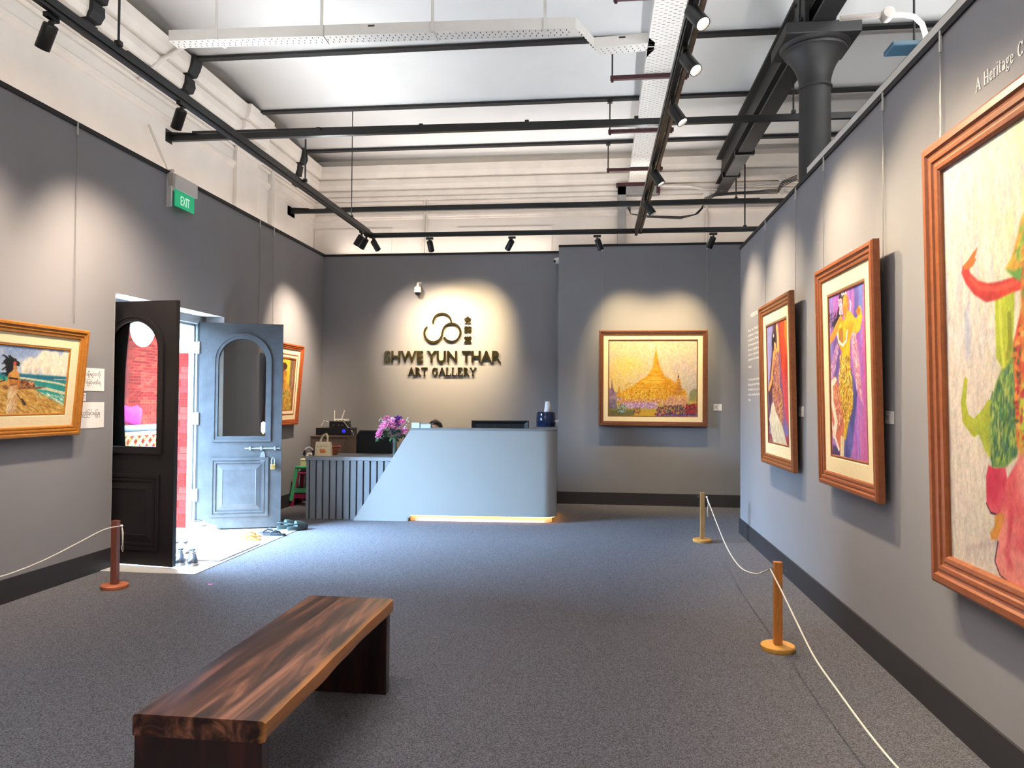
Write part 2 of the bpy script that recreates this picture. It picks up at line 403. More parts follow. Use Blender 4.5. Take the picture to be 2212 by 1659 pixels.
def leaf(name, label, hinge, ang, m, flip):
    t = bpy.data.objects.new(name, None); COL.objects.link(t); t.location = hinge; t.rotation_euler = (0, 0, ang)
    tag(t, label, None, None, 'structure')
    gc, gr, gb, gs = 0.46, 0.27, 1.03, 1.90
    A = arch(gc, gr, gb, gs); h = LT/2
    bm = B()
    box(bm, 0, LW, -h, h, 0, gb); box(bm, 0, gc-gr, -h, h, gb, gs); box(bm, gc+gr, LW, -h, h, gb, gs)
    top = A[1:-1]; n = len(top)
    full = [(0, gs)]+top+[(LW, gs)]; upper = [(0, LH)]+[(u, LH) for u, z in top]+[(LW, LH)]
    V = {}
    for s in (-h, h):
        V[s] = ([bm.verts.new((u, s, z)) for u, z in full], [bm.verts.new((u, s, z)) for u, z in upper])
    for s in (-h, h):
        for i in range(len(full)-1): bm.faces.new((V[s][0][i], V[s][0][i+1], V[s][1][i+1], V[s][1][i]))
    for q in (0, 1):
        for i in range(len(full)-1): bm.faces.new((V[-h][q][i], V[-h][q][i+1], V[h][q][i+1], V[h][q][i]))
    bm.faces.new((V[-h][0][0], V[-h][1][0], V[h][1][0], V[h][0][0])); bm.faces.new((V[-h][0][-1], V[-h][1][-1], V[h][1][-1], V[h][0][-1]))
    obj('leaf_board', bm, m, t)
    bm = B(); g = arch(gc, gr+0.006, gb-0.006, gs)
    prism(bm, g, 'y', -0.003, 0.003); obj('pane', bm, GLASS, t)
    for s in (-1, 1):
        bm = B()
        ring(bm, arch(gc, gr+0.05, gb-0.05, gs), arch(gc, gr+0.022, gb-0.022, gs), s*h, s*(h+0.016))
        ring(bm, arch(gc, gr+0.022, gb-0.022, gs), arch(gc, gr-0.012, gb+0.012, gs), s*(h-0.012), s*(h+0.008))
        obj('arch_moulding', bm, m, t)
        bm = B(); R = lambda a: [(0.13+a, 0.13+a), (0.13+a, 0.80-a), (0.76-a, 0.80-a), (0.76-a, 0.13+a)]
        ring(bm, R(0), R(0.03), s*h, s*(h+0.016)); ring(bm, R(0.03), R(0.045), s*h, s*(h+0.007)); ring(bm, R(0.045), R(0.062), s*h, s*(h+0.012))
        obj('panel_moulding', bm, m, t)
        bm = B(); a, c = R(0.075), R(0.135)
        va = [bm.verts.new((u, s*h, z)) for u, z in a]; vc = [bm.verts.new((u, s*(h+0.012), z)) for u, z in c]
        for i in range(4): bm.faces.new((va[i], va[(i+1) % 4], vc[(i+1) % 4], vc[i]))
        vd = [bm.verts.new((u, s*(h+0.009), z)) for u, z in R(0.14)]
        for i in range(4): bm.faces.new((vc[i], vc[(i+1) % 4], vd[(i+1) % 4], vd[i]))
        bm.faces.new(vd); obj('raised_panel', bm, m, t)
    return t
LEAFD = mat('black_door_paint', '1a1719', 0.38, noise=0.14, nscale=7, bump=0.1, bscale=30)
LEAFG = mat('grey_door_paint', '2f3134', 0.5, noise=0.16, nscale=9, bump=0.12, bscale=35, second='3b3d40')
dl = leaf('door_1', 'black painted door leaf with arched glass, opened into the room beside the papers', (-4.563, 6.245, 0.022), math.radians(-7.6), LEAFD, 0)
dr = leaf('door_2', 'grey weathered door leaf with arched glass, bolt and padlock', (HX+0.02, 7.925, 0.022), math.radians(20.0), LEAFG, 1)
STEEL = mat('worn_steel', '74777a', 0.45, 0.6, noise=0.2, nscale=60)
for z in (0.32, 1.18, 1.98):
    bm = B(); box(bm, -0.075, -0.002, -LT/2-0.004, -LT/2+0.004, z, z+0.13); tube(bm, [(-0.006, -LT/2-0.006, z-0.005), (-0.006, -LT/2-0.006, z+0.135)], 0.011, 10)
    obj('hinge', bm, FRM if False else mat('hinge_steel', '83888b', 0.45, 0.3, noise=0.1, nscale=40), dr)
bm = B(); box(bm, -0.028, -0.002, -0.012, 0.022, 0.0, LH); obj('seal_strip', bm, mat('black_rubber', '101011', 0.7, noise=0.05), dr)
# bolt, hasp and padlock on the grey leaf (side towards the room)
yb = -LT/2
bm = B(); tube(bm, [(0.50, yb-0.02, 0.905), (0.885, yb-0.02, 0.905)], 0.008, 8); bolt = obj('slide_bolt', bm, STEEL, dr)
for x in (0.56, 0.68, 0.83):
    bm = B(); box(bm, x-0.012, x+0.012, yb-0.032, yb, 0.885, 0.925, 0.003); obj('bolt_staple', bm, STEEL, bolt)
bm = B(); lathe(bm, [(0.03, 0), (0.03, 0.01)], 20); bm.transform(Matrix.Translation((0.695, yb, 0.80)) @ Matrix.Rotation(PI/2, 4, 'X') @ Matrix.Diagonal((1, 2.3, 1, 1))); obj('hasp_plate', bm, STEEL, dr)
bm = B(); box(bm, 0.785, 0.84, yb-0.045, yb-0.012, 0.665, 0.725, 0.006); pl = obj('padlock', bm, mat('brass', 'b59a5a', 0.35, 0.9, noise=0.1, nscale=30), dr)
bm = B(); tube(bm, [(0.795, yb-0.028, 0.72)]+[(0.8125+0.0175*math.cos(a), yb-0.028, 0.765+0.03*math.sin(a)) for a in np.linspace(PI, 0, 9)]+[(0.83, yb-0.028, 0.72)], 0.005, 8); obj('shackle', bm, STEEL, pl)
bm = B()
pa = [(0.755+0.024*math.cos(a), 1.15+0.024*math.sin(a)) for a in np.linspace(PI, 2*PI, 9)]+[(0.755+0.024*math.cos(a), 1.235+0.024*math.sin(a)) for a in np.linspace(0, PI, 9)]
prism(bm, [(u-0.06, z-0.05) for u, z in pa], 'y', -0.0065, -0.0035); st = obj('push_sticker', bm, mat('pale_blue_vinyl', 'cfe6ee', 0.5, noise=0.02), dr)
for k, ch in enumerate('PUSH'):
    me = text_mesh(ch, 0.026, 0.0004, align='CENTER'); me.transform(Matrix.Translation((0.695, -0.0070, 1.172-0.027*k)) @ Matrix.Rotation(PI/2, 4, 'X')); me.materials.append(INK)
    c = bpy.data.objects.new('letter', me); COL.objects.link(c); c.parent = st
bm = B(); lathe(bm, [(0.010, 0), (0.010, 0.0008)], 16); bm.transform(Matrix.Translation((0.695, -0.0066, 1.075)) @ Matrix.Rotation(PI/2, 4, 'X')); obj('sticker_dot', bm, mat('orange_vinyl', 'd9863e', 0.5, noise=0.02), st)

# ------------------------------------------------------------------ the courtyard outside
XB = -11.6
struct('ground_outside', box(B(), -30, XO, -20, 40, -0.14, -0.02), mat('dark_paving', '3d3d3c', 0.9, noise=0.1, nscale=3))
struct('building_outside', box(B(), -17.5, -17, -30, 45, -0.02, 3.4), mat('far_facade', '6a625c', 0.9, noise=0.1))  # added unseen block that cuts the low sky light entering the door
BRM = mat('brick_joint', '573129', 0.95, noise=0.1, nscale=9, spec=0.0)
struct('wall_outside', box(B(), XB-0.35, XB, 8.0, 24, -0.02, 6.0), BRM)
wo = bpy.data.objects['wall_outside']; iv = Matrix.Translation(-wo.location)
bricks = [mat('red_brick_%d' % k, c, 0.9, noise=0.15, nscale=20, bump=0.2, bscale=40, spec=0.0) for k, c in enumerate(('4a0f0c', '52120e', '430d0a', '5a1a11'))]
bmes = []
for k in range(4):
    bm = B(); box(bm, 0, 0.012, 0.004, 0.226, 0.004, 0.073, 0.002); bmes.append(me_from(bm, 'brick', bricks[k]))
# the stretch of brickwork that shows through the arched pane
qa, qb = onX(250, 800, XB), onX(350, 800, XB)
ylo, yhi = qa[1]-0.3, qb[1]+0.5
z1, z0 = onX(300, 690, XB)[2]+0.2, 0.2
row = 0; z = z0
while z < z1:
    y = ylo+(0.115 if row % 2 else 0)
    while y < yhi:
        b = bpy.data.objects.new('brick', bmes[random.choice((0, 0, 1, 1, 2, 3))]); COL.objects.link(b); b.parent = wo
        b.location = iv @ Vector((XB, y, z)); y += 0.23
    z += 0.077; row += 1
struct('roof_outside', box(B(), XB-0.4, XB+3.4, 8.0, 24, 3.75, 3.9), mat('dark_soffit', '4a4644', 0.9, noise=0.1))  # added unseen slab that keeps sky light off the brickwork
# round white-rimmed window high in that wall
cw = onX(305, 708, XB); rw = abs(onX(305, 745, XB)[2]-cw[2])*1.12
bm = B(); M0 = Matrix.Translation((XB, cw[1], cw[2])) @ Matrix.Rotation(PI/2, 4, 'Y')
lathe(bm, [(rw*0.62, 0.0), (rw*0.62, 0.06), (rw*0.7, 0.09), (rw*0.92, 0.09), (rw, 0.05), (rw, 0.0)], 40, cap=False); bm.transform(M0)
o = struct('window_1', bm, mat('white_stucco', 'f2eee8', 0.8, noise=0.03), smooth=40); wl = o.location.copy()
bm = B(); lathe(bm, [(rw*0.64, 0.02), (0, 0.02)], 40, cap=False); bm.transform(Matrix.Translation(-wl) @ M0); obj('pane', bm, mat('milky_pane', '5f5654', 0.6, spec=0.1, noise=0.1), o)
# red brick facing on the outer part of the far jamb
wp = struct('trim_11', box(B(), XO, -4.625, D1-0.010, D1-0.004, 0.0, 2.02), BRM); iv = Matrix.Translation(-wp.location)
pm = []
for k in range(3):
    bm = B(); box(bm, 0.004, 0.2, -0.010, 0.0, 0.004, 0.074, 0.002); pm.append(me_from(bm, 'brick', mat('jamb_brick_%d' % k, ('6d1c1a', '76221d', '631714')[k], 0.85, spec=0.0, noise=0.15, nscale=20, bump=0.2, bscale=40)))
for r in range(26):
    x = XO
    for w_ in ((0.2, 0.155) if r % 2 else (0.1, 0.2, 0.055)):
        q_ = bpy.data.objects.new('brick', pm[(r*2+int(w_*100)) % 3]); COL.objects.link(q_); q_.parent = wp; q_.location = iv @ Vector((x, D1-0.010, 0.01+0.077*r)); q_.scale = (w_/0.2, 1, 1); x += w_
# pink cloth on a rail, grey pipe rail and bamboo lattice fence
XF = -7.2
fa, fb = onX(235, 900, XF), onX(352, 900, XF)
t = thing('lattice_fence', 'bamboo lattice fence outside behind the black door leaf', 'fence', (XF, (fa[1]+fb[1])/2, -0.02))
hw = (fb[1]-fa[1])/2+0.4; zt = onX(300, 938, XF)[2]; BAM = mat('bamboo', '7a5a2c', 0.7, spec=0.1, noise=0.15, nscale=12)
k = -hw
while k < hw:
    for s in (-1, 1):
        bm = B(); beam(bm, (s*0.012, k-s*zt/2, 0.02), (s*0.012, k+s*zt/2, zt), 0.045, 0.016, (1, 0, 0)); obj('lath', bm, BAM, t)
    k += 0.19
bm = B(); box(bm, -0.03, 0.03, -hw-0.4, hw+0.4, zt, zt+0.06, 0.01); obj('top_rail', bm, BAM, t)
for s in (-1, 1):
    bm = B(); box(bm, -0.035, 0.035, s*(hw+0.2)-0.035, s*(hw+0.2)+0.035, 0, zt+0.1); obj('post', bm, BAM, t)
zr = onX(300, 925, -7.5)[2]
bm = B(); tube(bm, [(-7.5, fa[1]-1.2, zr), (-7.5, fb[1]+1.6, zr)], 0.055, 12)
for y in (fa[1]-1.0, (fa[1]+fb[1])/2, fb[1]+1.4): tube(bm, [(-7.5, y, -0.02), (-7.5, y, zr)], 0.04, 10)
tag(obj('pipe_rail', bm, mat('grey_pipe', '4a4c4f', 0.7, spec=0.1, noise=0.1), smooth=40), 'grey pipe railing outside above the lattice fence', 'railing')
ca, cb = onX(256, 880, -7.55), onX(308, 880, -7.55); zc1 = onX(280, 876, -7.6)[2]
bm = B(); n = 16; rows = []
for j, z in enumerate(np.linspace(zc1, zr+0.06, 5)):
    rows.append([bm.verts.new((-7.56+0.05*math.sin(i*1.7+j)*(j/4+0.3)-0.1*(j == 0), ca[1]-0.25+(cb[1]-ca[1]+0.25)*i/n, z-0.03*math.sin(i*0.6))) for i in range(n+1)])
for a, b in zip(rows, rows[1:]):
    for i in range(n): bm.faces.new((a[i], a[i+1], b[i+1], b[i]))
o = obj('pink_cloth', bm, mat('magenta_cloth', '6e1a42', 0.85, spec=0.0, noise=0.1, nscale=12), smooth=180)
o.modifiers.new('thickness', 'SOLIDIFY').thickness = 0.008
tag(o, 'magenta cloth hung over the railing outside', 'cloth')
# ================================================================== services under the ceiling
ZRAIL = 4.28
def rail(label, y, x0, x1, yaw=0.0, two=False):
    t = thing('support_rail', label, 'rail', (x0, y, ZRAIL), yaw)
    n = x1-x0
    bm = B(); box(bm, 0, n, -0.025, 0.025, -0.03, 0.03); obj('channel', bm, BLACK, t)
    bm = B(); box(bm, -0.012, 0.0, -0.13, 0.13, -0.07, 0.07); obj('wall_plate', bm, BLACK, t)
    bm = B(); prism(bm, [(0, 0.03), (0.0, 0.05), (0.30, 0.03)], 'y', -0.06, 0.06); obj('gusset', bm, BLACK, t)
    if two:
        bm = B(); beam(bm, (0.2, 0.05, 0.075), (n, 0.14, 0.06), 0.03, 0.025); obj('upper_track', bm, BLACK, t)
        for k in range(5):
            bm = B(); box(bm, 0.5+k*1.1, 0.54+k*1.1, 0.0, 0.12, 0.03, 0.07); obj('clip', bm, BLACK, t)
    return t
rail('black steel rail carrying a second thin track, running past the column', 7.42, XW, 3.2, 0.002, True)
rail('single black steel rail crossing in front of the old back wall', 10.52, XW, 3.2, 0.0)

# suspended lighting tracks
ZT = 3.76
lt0, lt1 = onZ(95, 0, ZT), onZ(802, 509, ZT)
dirl = (lt1-lt0)/np.linalg.norm(lt1-lt0); lts = lt0-dirl*4.0
def track(label, p, q, w=0.05, h=0.075, extra=None):
    p, q = Vector(p), Vector(q); t = thing('lighting_track', label, 'track', p, 0, 'black suspended lighting tracks')
    d = q-p
    bm = B(); beam(bm, (0, 0, 0.012), d+Vector((0, 0, 0.012)), w, h-0.025); obj('tube', bm, BLACK, t)
    bm = B(); beam(bm, (0, 0, -h/2+0.012), d+Vector((0, 0, -h/2+0.012)), w*0.7, 0.024); obj('power_track', bm, BLACK, t)
    if extra:
        bm = B(); beam(bm, (0.055, 0, 0.01), d+Vector((0.055, 0, 0.01)), 0.028, 0.05); obj('side_batten', bm, extra, t)
    return t
track('long black lighting track along the left wall side', lts, lt1)
yr = lt1[1]; rt0, rt1 = onZ(802, 509, ZT), onZ(1640, 494.5, ZT)
track('black lighting track running across in front of the back wall', rt0, rt1, 0.05, 0.06)
ra, rb = onZ(1374, 503, ZT), onZ(1497, 10, ZT); drr = (rb-ra)/np.linalg.norm(rb-ra)
track('black lighting track with a bare metal batten hung beside the white tray', ra, rb+drr*3.5, 0.055, 0.075, mat('bare_batten', '6b5b4c', 0.5, 0.3, noise=0.3, nscale=12))

# track spotlights ---------------------------------------------------------
g1, g2, g3 = 'spotlights on the track along the left wall', 'spotlights on the track in front of the back wall', 'spotlights on the track beside the white tray'
LENS = mat('lamp_lens', 'fff1d8', 0.3, emit=25.0)
hs = B(); lathe(hs, [(0.0, 0.0), (0.036, 0.0), (0.041, -0.006), (0.041, -0.15), (0.036, -0.15), (0.034, -0.13)], 24, cap=False); HOUSE = me_from(hs, 'housing', BLACK, 40)
hs = B(); lathe(hs, [(0.034, -0.134), (0.0, -0.134)], 24, cap=False); LENSM = me_from(hs, 'lens', LENS)
hs = B(); box(hs, -0.016, 0.016, -0.05, 0.05, -0.028, 0.0, 0.003); ADAPT = me_from(hs, 'adapter', BLACK)
hs = B(); tube(hs, [(0, 0, 0), (0, 0, -0.05)], 0.009, 10); box(hs, -0.012, 0.012, -0.012, 0.012, -0.062, -0.036, 0.002); ARM = me_from(hs, 'arm', BLACK)
def mobj(name, me, parent):
    o = bpy.data.objects.new(name, me); COL.objects.link(o); o.parent = parent; return o
def spot(px, py, target, label, watt, size=42, blend=1.0, cross=False, group=None, color=None):
    color = color or {g1: (1.0, 0.80, 0.60), g2: (1.0, 0.76, 0.40), g3: (1.0, 0.80, 0.53)}[group]
    p = onZ(px, py, ZT-0.04)
    t = thing('track_spotlight', label, 'spotlight', p, PI/2 if cross else 0.0, group)
    mobj('adapter', ADAPT, t); mobj('arm', ARM, t)
    piv = Vector(p)+Vector((0, 0, -0.055)); d = (Vector(target)-piv).normalized()
    h = mobj('housing', HOUSE, t); q = d.to_track_quat('-Z', 'Y')
    if cross: q = Quaternion((0, 0, 1), -PI/2) @ q
    h.rotation_mode = 'QUATERNION'; h.rotation_quaternion = q
    h.location = (0, 0, -0.055)
    mobj('lens', LENSM, h)
    add_light('spot_lamp', 'SPOT', (0, 0, -0.152), watt, color, parent=h, spot_size=math.radians(size), spot_blend=blend, shadow_soft_size=0.05)
    return t
g1 = 'spotlights on the track along the left wall'
spot(111, 33, (XL, 4.35, 2.0), 'black track spotlight turned to the left wall, high over the beach painting', 450, 90, group=g1)
spot(393, 222, (XL, 6.0, 1.95), 'black track spotlight hanging over the green exit sign', 420, 88, group=g1)
spot(781, 500, (XL, 9.85, 2.05), 'black spotlight at the track corner, outermost of three, leaning to the left wall', 504, 66, group=g1)
spot(791, 507, (XL, 10.2, 1.9), 'middle black spotlight of the three at the track corner', 240, 66, group=g1)
lg = onY(960, 745, YB)
spot(806, 512, (lg[0]-0.2, YB, lg[2]), 'black spotlight at the track corner turned towards the lettering on the back wall', 349, 70, group=g1)
g2 = 'spotlights on the track in front of the back wall'
pg = onY(1411, 800, YBR)
spot(928, 513, (lg[0]+0.1, YB, lg[2]+0.05), 'black spotlight hanging above the white dome camera', 564, 70, cross=True, group=g2)
spot(1106, 511, (lg[0]+0.2, YB, lg[2]), 'black spotlight hanging right of the white dome camera, leaning to the lettering', 564, 70, cross=True, group=g2)
spot(1290, 508, (pg[0]-0.1, YBR, pg[2]), 'black spotlight above the pagoda painting, beside the grey duct drop', 330, 72, cross=True, group=g2)
spot(1541, 503, (pg[0]+0.1, YBR, pg[2]), 'black spotlight above the pagoda painting, next to the right partition', 330, 72, cross=True, group=g2)
g3 = 'spotlights on the track beside the white tray'
spot(1492, 0, (XR, 2.75, 1.35), 'glowing black spotlight on the right track turned to the big dancer painting', 400, 66, group=g3)
spot(1479, 105, (XR, 3.45, 1.55), 'black spotlight in front of the tray and girder, turned to the big dancer painting', 363, 74, group=g3)
spot(1452, 217, (XR, 4.95, 1.75), 'black spotlight with lit rim, beside the crossing rail', 490, 84, group=g3)
spot(1411, 358, (XR, 6.75, 1.75), 'black spotlight lit from inside near the grey duct end, upper one', 470, 78, group=g3)
spot(1394, 428, (XR, 8.05, 2.0), 'small black spotlight nearest the back end of the right track', 367, 70, group=g3)

# black suspension rods ------------------------------------------------------
def rod(p, q, r, label, group='black suspension rods', knob=True):
    t = thing('suspension_rod', label, 'rod', q, 0, group)
    bm = B(); tube(bm, [(0, 0, 0), Vector(p)-Vector(q)], r, 8); obj('rod', bm, BLACK, t)
    if knob:
        bm = B(); box(bm, -0.02, 0.02, -0.02, 0.02, -0.0, 0.035, 0.004); obj('clamp', bm, BLACK, t)
    return t
def rod_px(px, py, ztop, r, label, z=ZT+0.035, **k):
    q = onZ(px, py, z); rod((q[0], q[1], ztop), q, r, label, **k)
rod_px(256, 100, 5.2, 0.008, 'black rod holding the left track near the camera end')
rod_px(659, 393, ZRAIL-0.03, 0.010, 'black rod between the upper rail and the left track, tied with white cable')
rod_px(759, 470, 5.2, 0.006, 'thin black rod from the middle joist down to the left track')
# rods dropping from the girder clamps
for px, py, yy, lb in ((1714, 268, 7.42, 'black rod from the girder to the crossing rail beside the column'), (1590, 441, 10.52, 'black rod from the girder to the rear rail')):
    q = onY(px, py, yy); rod((q[0], yy, ZG), (q[0], yy, ZRAIL+0.03), 0.009, lb)
q = onZ(1609, 492, ZT+0.03); rod((q[0], q[1], ZG), q, 0.009, 'long black rod from the girder to the rear lighting track')
for Y, lb in ((9.55, 'black clamp plate bolted under the girder, nearer one'), (10.5, 'black clamp plate bolted under the girder by the back wall')):
    bm = B(); box(bm, XG-0.12, XG+0.12, Y-0.03, Y+0.03, ZG-0.02, ZG, 0.004); box(bm, XG-0.12, XG-0.09, Y-0.03, Y+0.03, ZG, ZG+0.05); box(bm, XG+0.09, XG+0.12, Y-0.03, Y+0.03, ZG, ZG+0.05)
    tag(obj('girder_clamp', bm, BLACK), lb, 'clamp', 'girder clamps')

# white perforated cable trays -----------------------------------------------
def tray_material(name, m1, dens, axis):
    """white sheet with rows of small dark slots"""
    if name in MATS: return MATS[name]
    m = mat(name, m1, 0.5, noise=0.02); return m
ZTR = 4.79
SLOT = mat('slot_dark', '3a3633', 0.9, noise=0.05)
tw0, tw1 = 0.445, 0.785
t = thing('cable_tray', 'wide white perforated cable tray running along the room under the ceiling', 'cable tray', ((tw0+tw1)/2, 0, ZTR))
h = (tw1-tw0)/2
bm = B(); box(bm, -h, h, 2.5, 11.2, 0, 0.004); bot = obj('tray_bottom', bm, WHITEM, t)
for s in (-1, 1):
    bm = B(); box(bm, s*h-0.002, s*h+0.002, 2.5, 11.2, 0, 0.075); obj('tray_side', bm, WHITEM, t)
bm = B(); y = 4.4
while y < 11.1:
    for k in range(7):
        if (k+int(round(y/0.07))) % 2: continue
    for k in range(8):
        x = -h+0.03+k*(2*h-0.06)/7; yy = y+(0.03 if k % 2 else 0)
        v = [bm.verts.new((x+a, yy+b, -0.0008)) for a, b in ((-0.014, -0.003), (0.014, -0.003), (0.014, 0.003), (-0.014, 0.003))]; bm.faces.new(v)
    y += 0.06
o = obj('slots', bm, SLOT, t); o['kind'] = 'stuff'
for y in (5.1, 6.9, 8.7, 10.4):
    bm = B(); box(bm, -h-0.004, h+0.004, y-0.004, y+0.004, -0.004, 0.0); obj('joint_strip', bm, WHITEM, t)
# maroon hangers under the tray
for i, y in enumerate((5.99, 7.49, 8.99, 10.49)):
    th = thing('tray_hanger', ['maroon tray hanger bar nearest the camera', 'maroon tray hanger bar below the duct joist, second', 'maroon tray hanger bar behind the crossing rail', 'maroon tray hanger bar nearest the back wall'][i], 'hanger', (0.11, y, ZTR-0.045), 0, 'maroon hangers of the cable tray')
    bm = B(); box(bm, 0, 0.78, -0.02, 0.02, 0, 0.04); obj('bar', bm, MAROON, th)
    for x in (0.02, 0.75):
        bm = B(); tube(bm, [(x, 0, -0.02), (x, 0, 5.15-ZTR+0.045)], 0.008, 8); obj('drop_rod', bm, BLACK, th)
        bm = B(); box(bm, x-0.03, x+0.03, -0.03, 0.03, 5.12-ZTR+0.045, 5.15-ZTR+0.045); obj('joist_clamp', bm, BLACK, th)
        bm = B(); lathe(bm, [(0.014, -0.02), (0.014, 0.0)], 8, (x, 0, 0)); obj('nut', bm, MAROON, th)
# smaller duct branching off across the room
a0 = onZ(364, 88, ZTR); a1 = onZ(1243, 60, ZTR); a2 = onZ(1283, 104, ZTR); a3 = onZ(1415, 92, ZTR)
y0 = (a0[1]+a1[1])/2; dw, dh = 0.15, 0.10
t = thing('cable_duct', 'white perforated duct crossing the ceiling with a dog-leg into the tray', 'duct', (a0[0], a0[1], ZTR))
O = Vector(a0)
pts = [Vector(p)-O for p in (a0, a1, a2, a3)]
n2 = [Vector((0, dw, 0)), Vector((0.06, dw, 0)), Vector((0.06, dw, 0)), Vector((0, dw, 0))]
for k in range(3):
    bm = B(); p, q, sp, sq = pts[k], pts[k+1], n2[k], n2[k+1]
    for lo, hi in (((0, 0, 0), (0, 0, dh)),):
        v = [bm.verts.new(x) for x in (p, q, q+sq, p+sp)]; u = [bm.verts.new(x+Vector((0, 0, dh))) for x in (p, q, q+sq, p+sp)]
    bm.faces.new(v[::-1]); bm.faces.new(u)
    for i in range(4): bm.faces.new((v[i], v[(i+1) % 4], u[(i+1) % 4], u[i]))
    obj('duct_section', bm, WHITEM, t)
bm = B(); L0 = (pts[1]-pts[0]).length
for k in range(int(L0/0.055)):
    for j in range(3):
        c = pts[0].lerp(pts[1], (0.03+k*0.055+(0.02 if j % 2 else 0))/L0)+Vector((0, 0.03+0.045*j, -0.001))
        v = [bm.verts.new(c+Vector(d)) for d in ((-0.004, -0.012, 0), (0.004, -0.012, 0), (0.004, 0.012, 0), (-0.004, 0.012, 0))]; bm.faces.new(v)
for k in (1, 2):
    LL = (pts[k+1]-pts[k]).length
    for i in range(1, int(LL/0.055)):
        for j in range(3):
            c = pts[k].lerp(pts[k+1], i*0.055/LL)+n2[k]*(0.2+0.3*j)+Vector((0, 0, -0.001))
            v = [bm.verts.new(c+Vector(d)) for d in ((-0.004, -0.01, 0), (0.004, -0.01, 0), (0.004, 0.01, 0), (-0.004, 0.01, 0))]; bm.faces.new(v)
o = obj('slots', bm, SLOT, t); o['kind'] = 'stuff'
for px in (463, 697, 939, 1180):
    q = onZ(px, 80, ZTR); x = q[0]-O.x; f = max(0, min(1, x/(pts[1].x))); yb = pts[1].y*f
    bm = B(); box(bm, x-0.014, x+0.014, yb-0.012, yb-0.006, -0.006, 5.3-ZTR); box(bm, x-0.014, x+0.014, yb-0.012, yb+dw+0.01, -0.008, -0.003); obj('hanger_strap', bm, WHITEM, t)
for px in (808, 1345):
    q = onZ(px, 84, ZTR); x = q[0]-O.x; yb = pts[1].y*min(1, x/pts[1].x) if px < 1200 else pts[2].lerp(pts[3], (x-pts[2].x)/(pts[3].x-pts[2].x)).y
    bm = B(); box(bm, x-0.03, x+0.03, yb-0.004, yb-0.001, 0.07, 0.085); obj('splice_slot', bm, SLOT, t)
# flared branch piece joining the tray
bm = B(); q = onZ(1415, 92, ZTR)
prism(bm, [(q[0], q[1]), (tw0, q[1]-0.10), (tw0, q[1]+dw+0.14), (q[0], q[1]+dw)], 'z', ZTR, ZTR+dh)
bm.transform(Matrix.Translation(-O)); obj('branch_piece', bm, WHITEM, t)

# grey duct dropping down the back wall below the tray end
t = thing('duct_drop', 'grey steel duct dropping down the old back wall with maroon top', 'duct', (0.55, YW-0.06, ZL))
DG = mat('grey_duct', '8d8a88', 0.5, 0.2, noise=0.08, nscale=8)
da, db = onY(1334, 405, YW-0.1), onY(1352, 520, YW-0.1)
bm = B(); box(bm, da[0]-0.55, db[0]-0.55, -0.1, 0.058, ZBR-ZL+0.022, da[2]-ZL, 0.004); obj('duct_leg', bm, DG, t)
e1 = onY(1422, 405, YW-0.1)
bm = B(); box(bm, da[0]-0.55, e1[0]-0.55, -0.1, 0.058, da[2]-ZL-0.13, da[2]-ZL, 0.004); obj('duct_arm', bm, DG, t)
bm = B(); box(bm, da[0]-0.57, e1[0]-0.53, -0.13, 0.058, da[2]-ZL, da[2]-ZL+0.045); obj('cap_channel', bm, MAROON, t)
bm = B(); box(bm, e1[0]-0.58, e1[0]-0.53, -0.13, 0.058, da[2]-ZL-0.12, da[2]-ZL); obj('end_channel', bm, MAROON, t)
bm = B(); p = Vector(ra); tube(bm, [(p.x-0.55, p.y-YW+0.06, 0.06), (p.x-0.55, p.y-YW+0.06, 0.0)], 0.01, 6)
bm.free()

# conduits on the old walls -------------------------------------------------------
def pipe(label, pts, r=0.018, m=PIPE, boxes=(), seg=10, name='conduit'):
    pts = [Vector(p) for p in pts]; o0 = Vector(min(pts, key=lambda p: p.z))
    t = thing(name, label, 'pipe', o0)
    bm = B(); tube(bm, [p-o0 for p in pts], r, seg); obj('pipe', bm, m, t, 60)
    for c, rr, ax in boxes:
        bm = B(); lathe(bm, [(0, 0.03), (rr*0.9, 0.03), (rr, 0.022), (rr, -0.03)], 18); bm.transform(Matrix.Rotation(PI/2, 4, ax)); bm.transform(Matrix.Translation(Vector(c)-o0)); obj('junction_box', bm, m, t, 40)
    return t
y = YW-0.03
P = lambda a, b: onY(a, b, y)
pipe('white conduit along the old back wall with round junction box, above the logo', [P(921, 408), P(1100, 404), P(1325, 397)], 0.018, boxes=[(P(921, 408), 0.05, 'X'), (P(1328, 396), 0.045, 'X')])
pipe('pair of white conduits dropping down the old back wall to the grey wall top', [P(918, 415), P(917, 470), P(914, 546)], 0.016)
pipe('second white conduit dropping beside its twin above the logo wall', [P(924, 415), P(922, 470), P(919, 546)], 0.012)
y = YW-0.22
pipe('white conduit bending along the wall below the girder end', [P(1425, 401), P(1490, 402), P(1520, 409), P(1560, 410), P(1600, 402), P(1650, 398), P(1726, 392)], 0.016)
pipe('white conduit with round boxes above the rear rail', [P(1526, 422), P(1600, 418), P(1700, 411)], 0.018, boxes=[(P(1526, 421), 0.05, 'X'), (P(1690, 386), 0.05, 'X'), (P(1688, 415), 0.045, 'X')])
y = YW-0.03
pipe('white conduit dropping behind the rear rail', [P(1526, 425), P(1527, 480), P(1526, 532)], 0.018)
y = YW-0.25
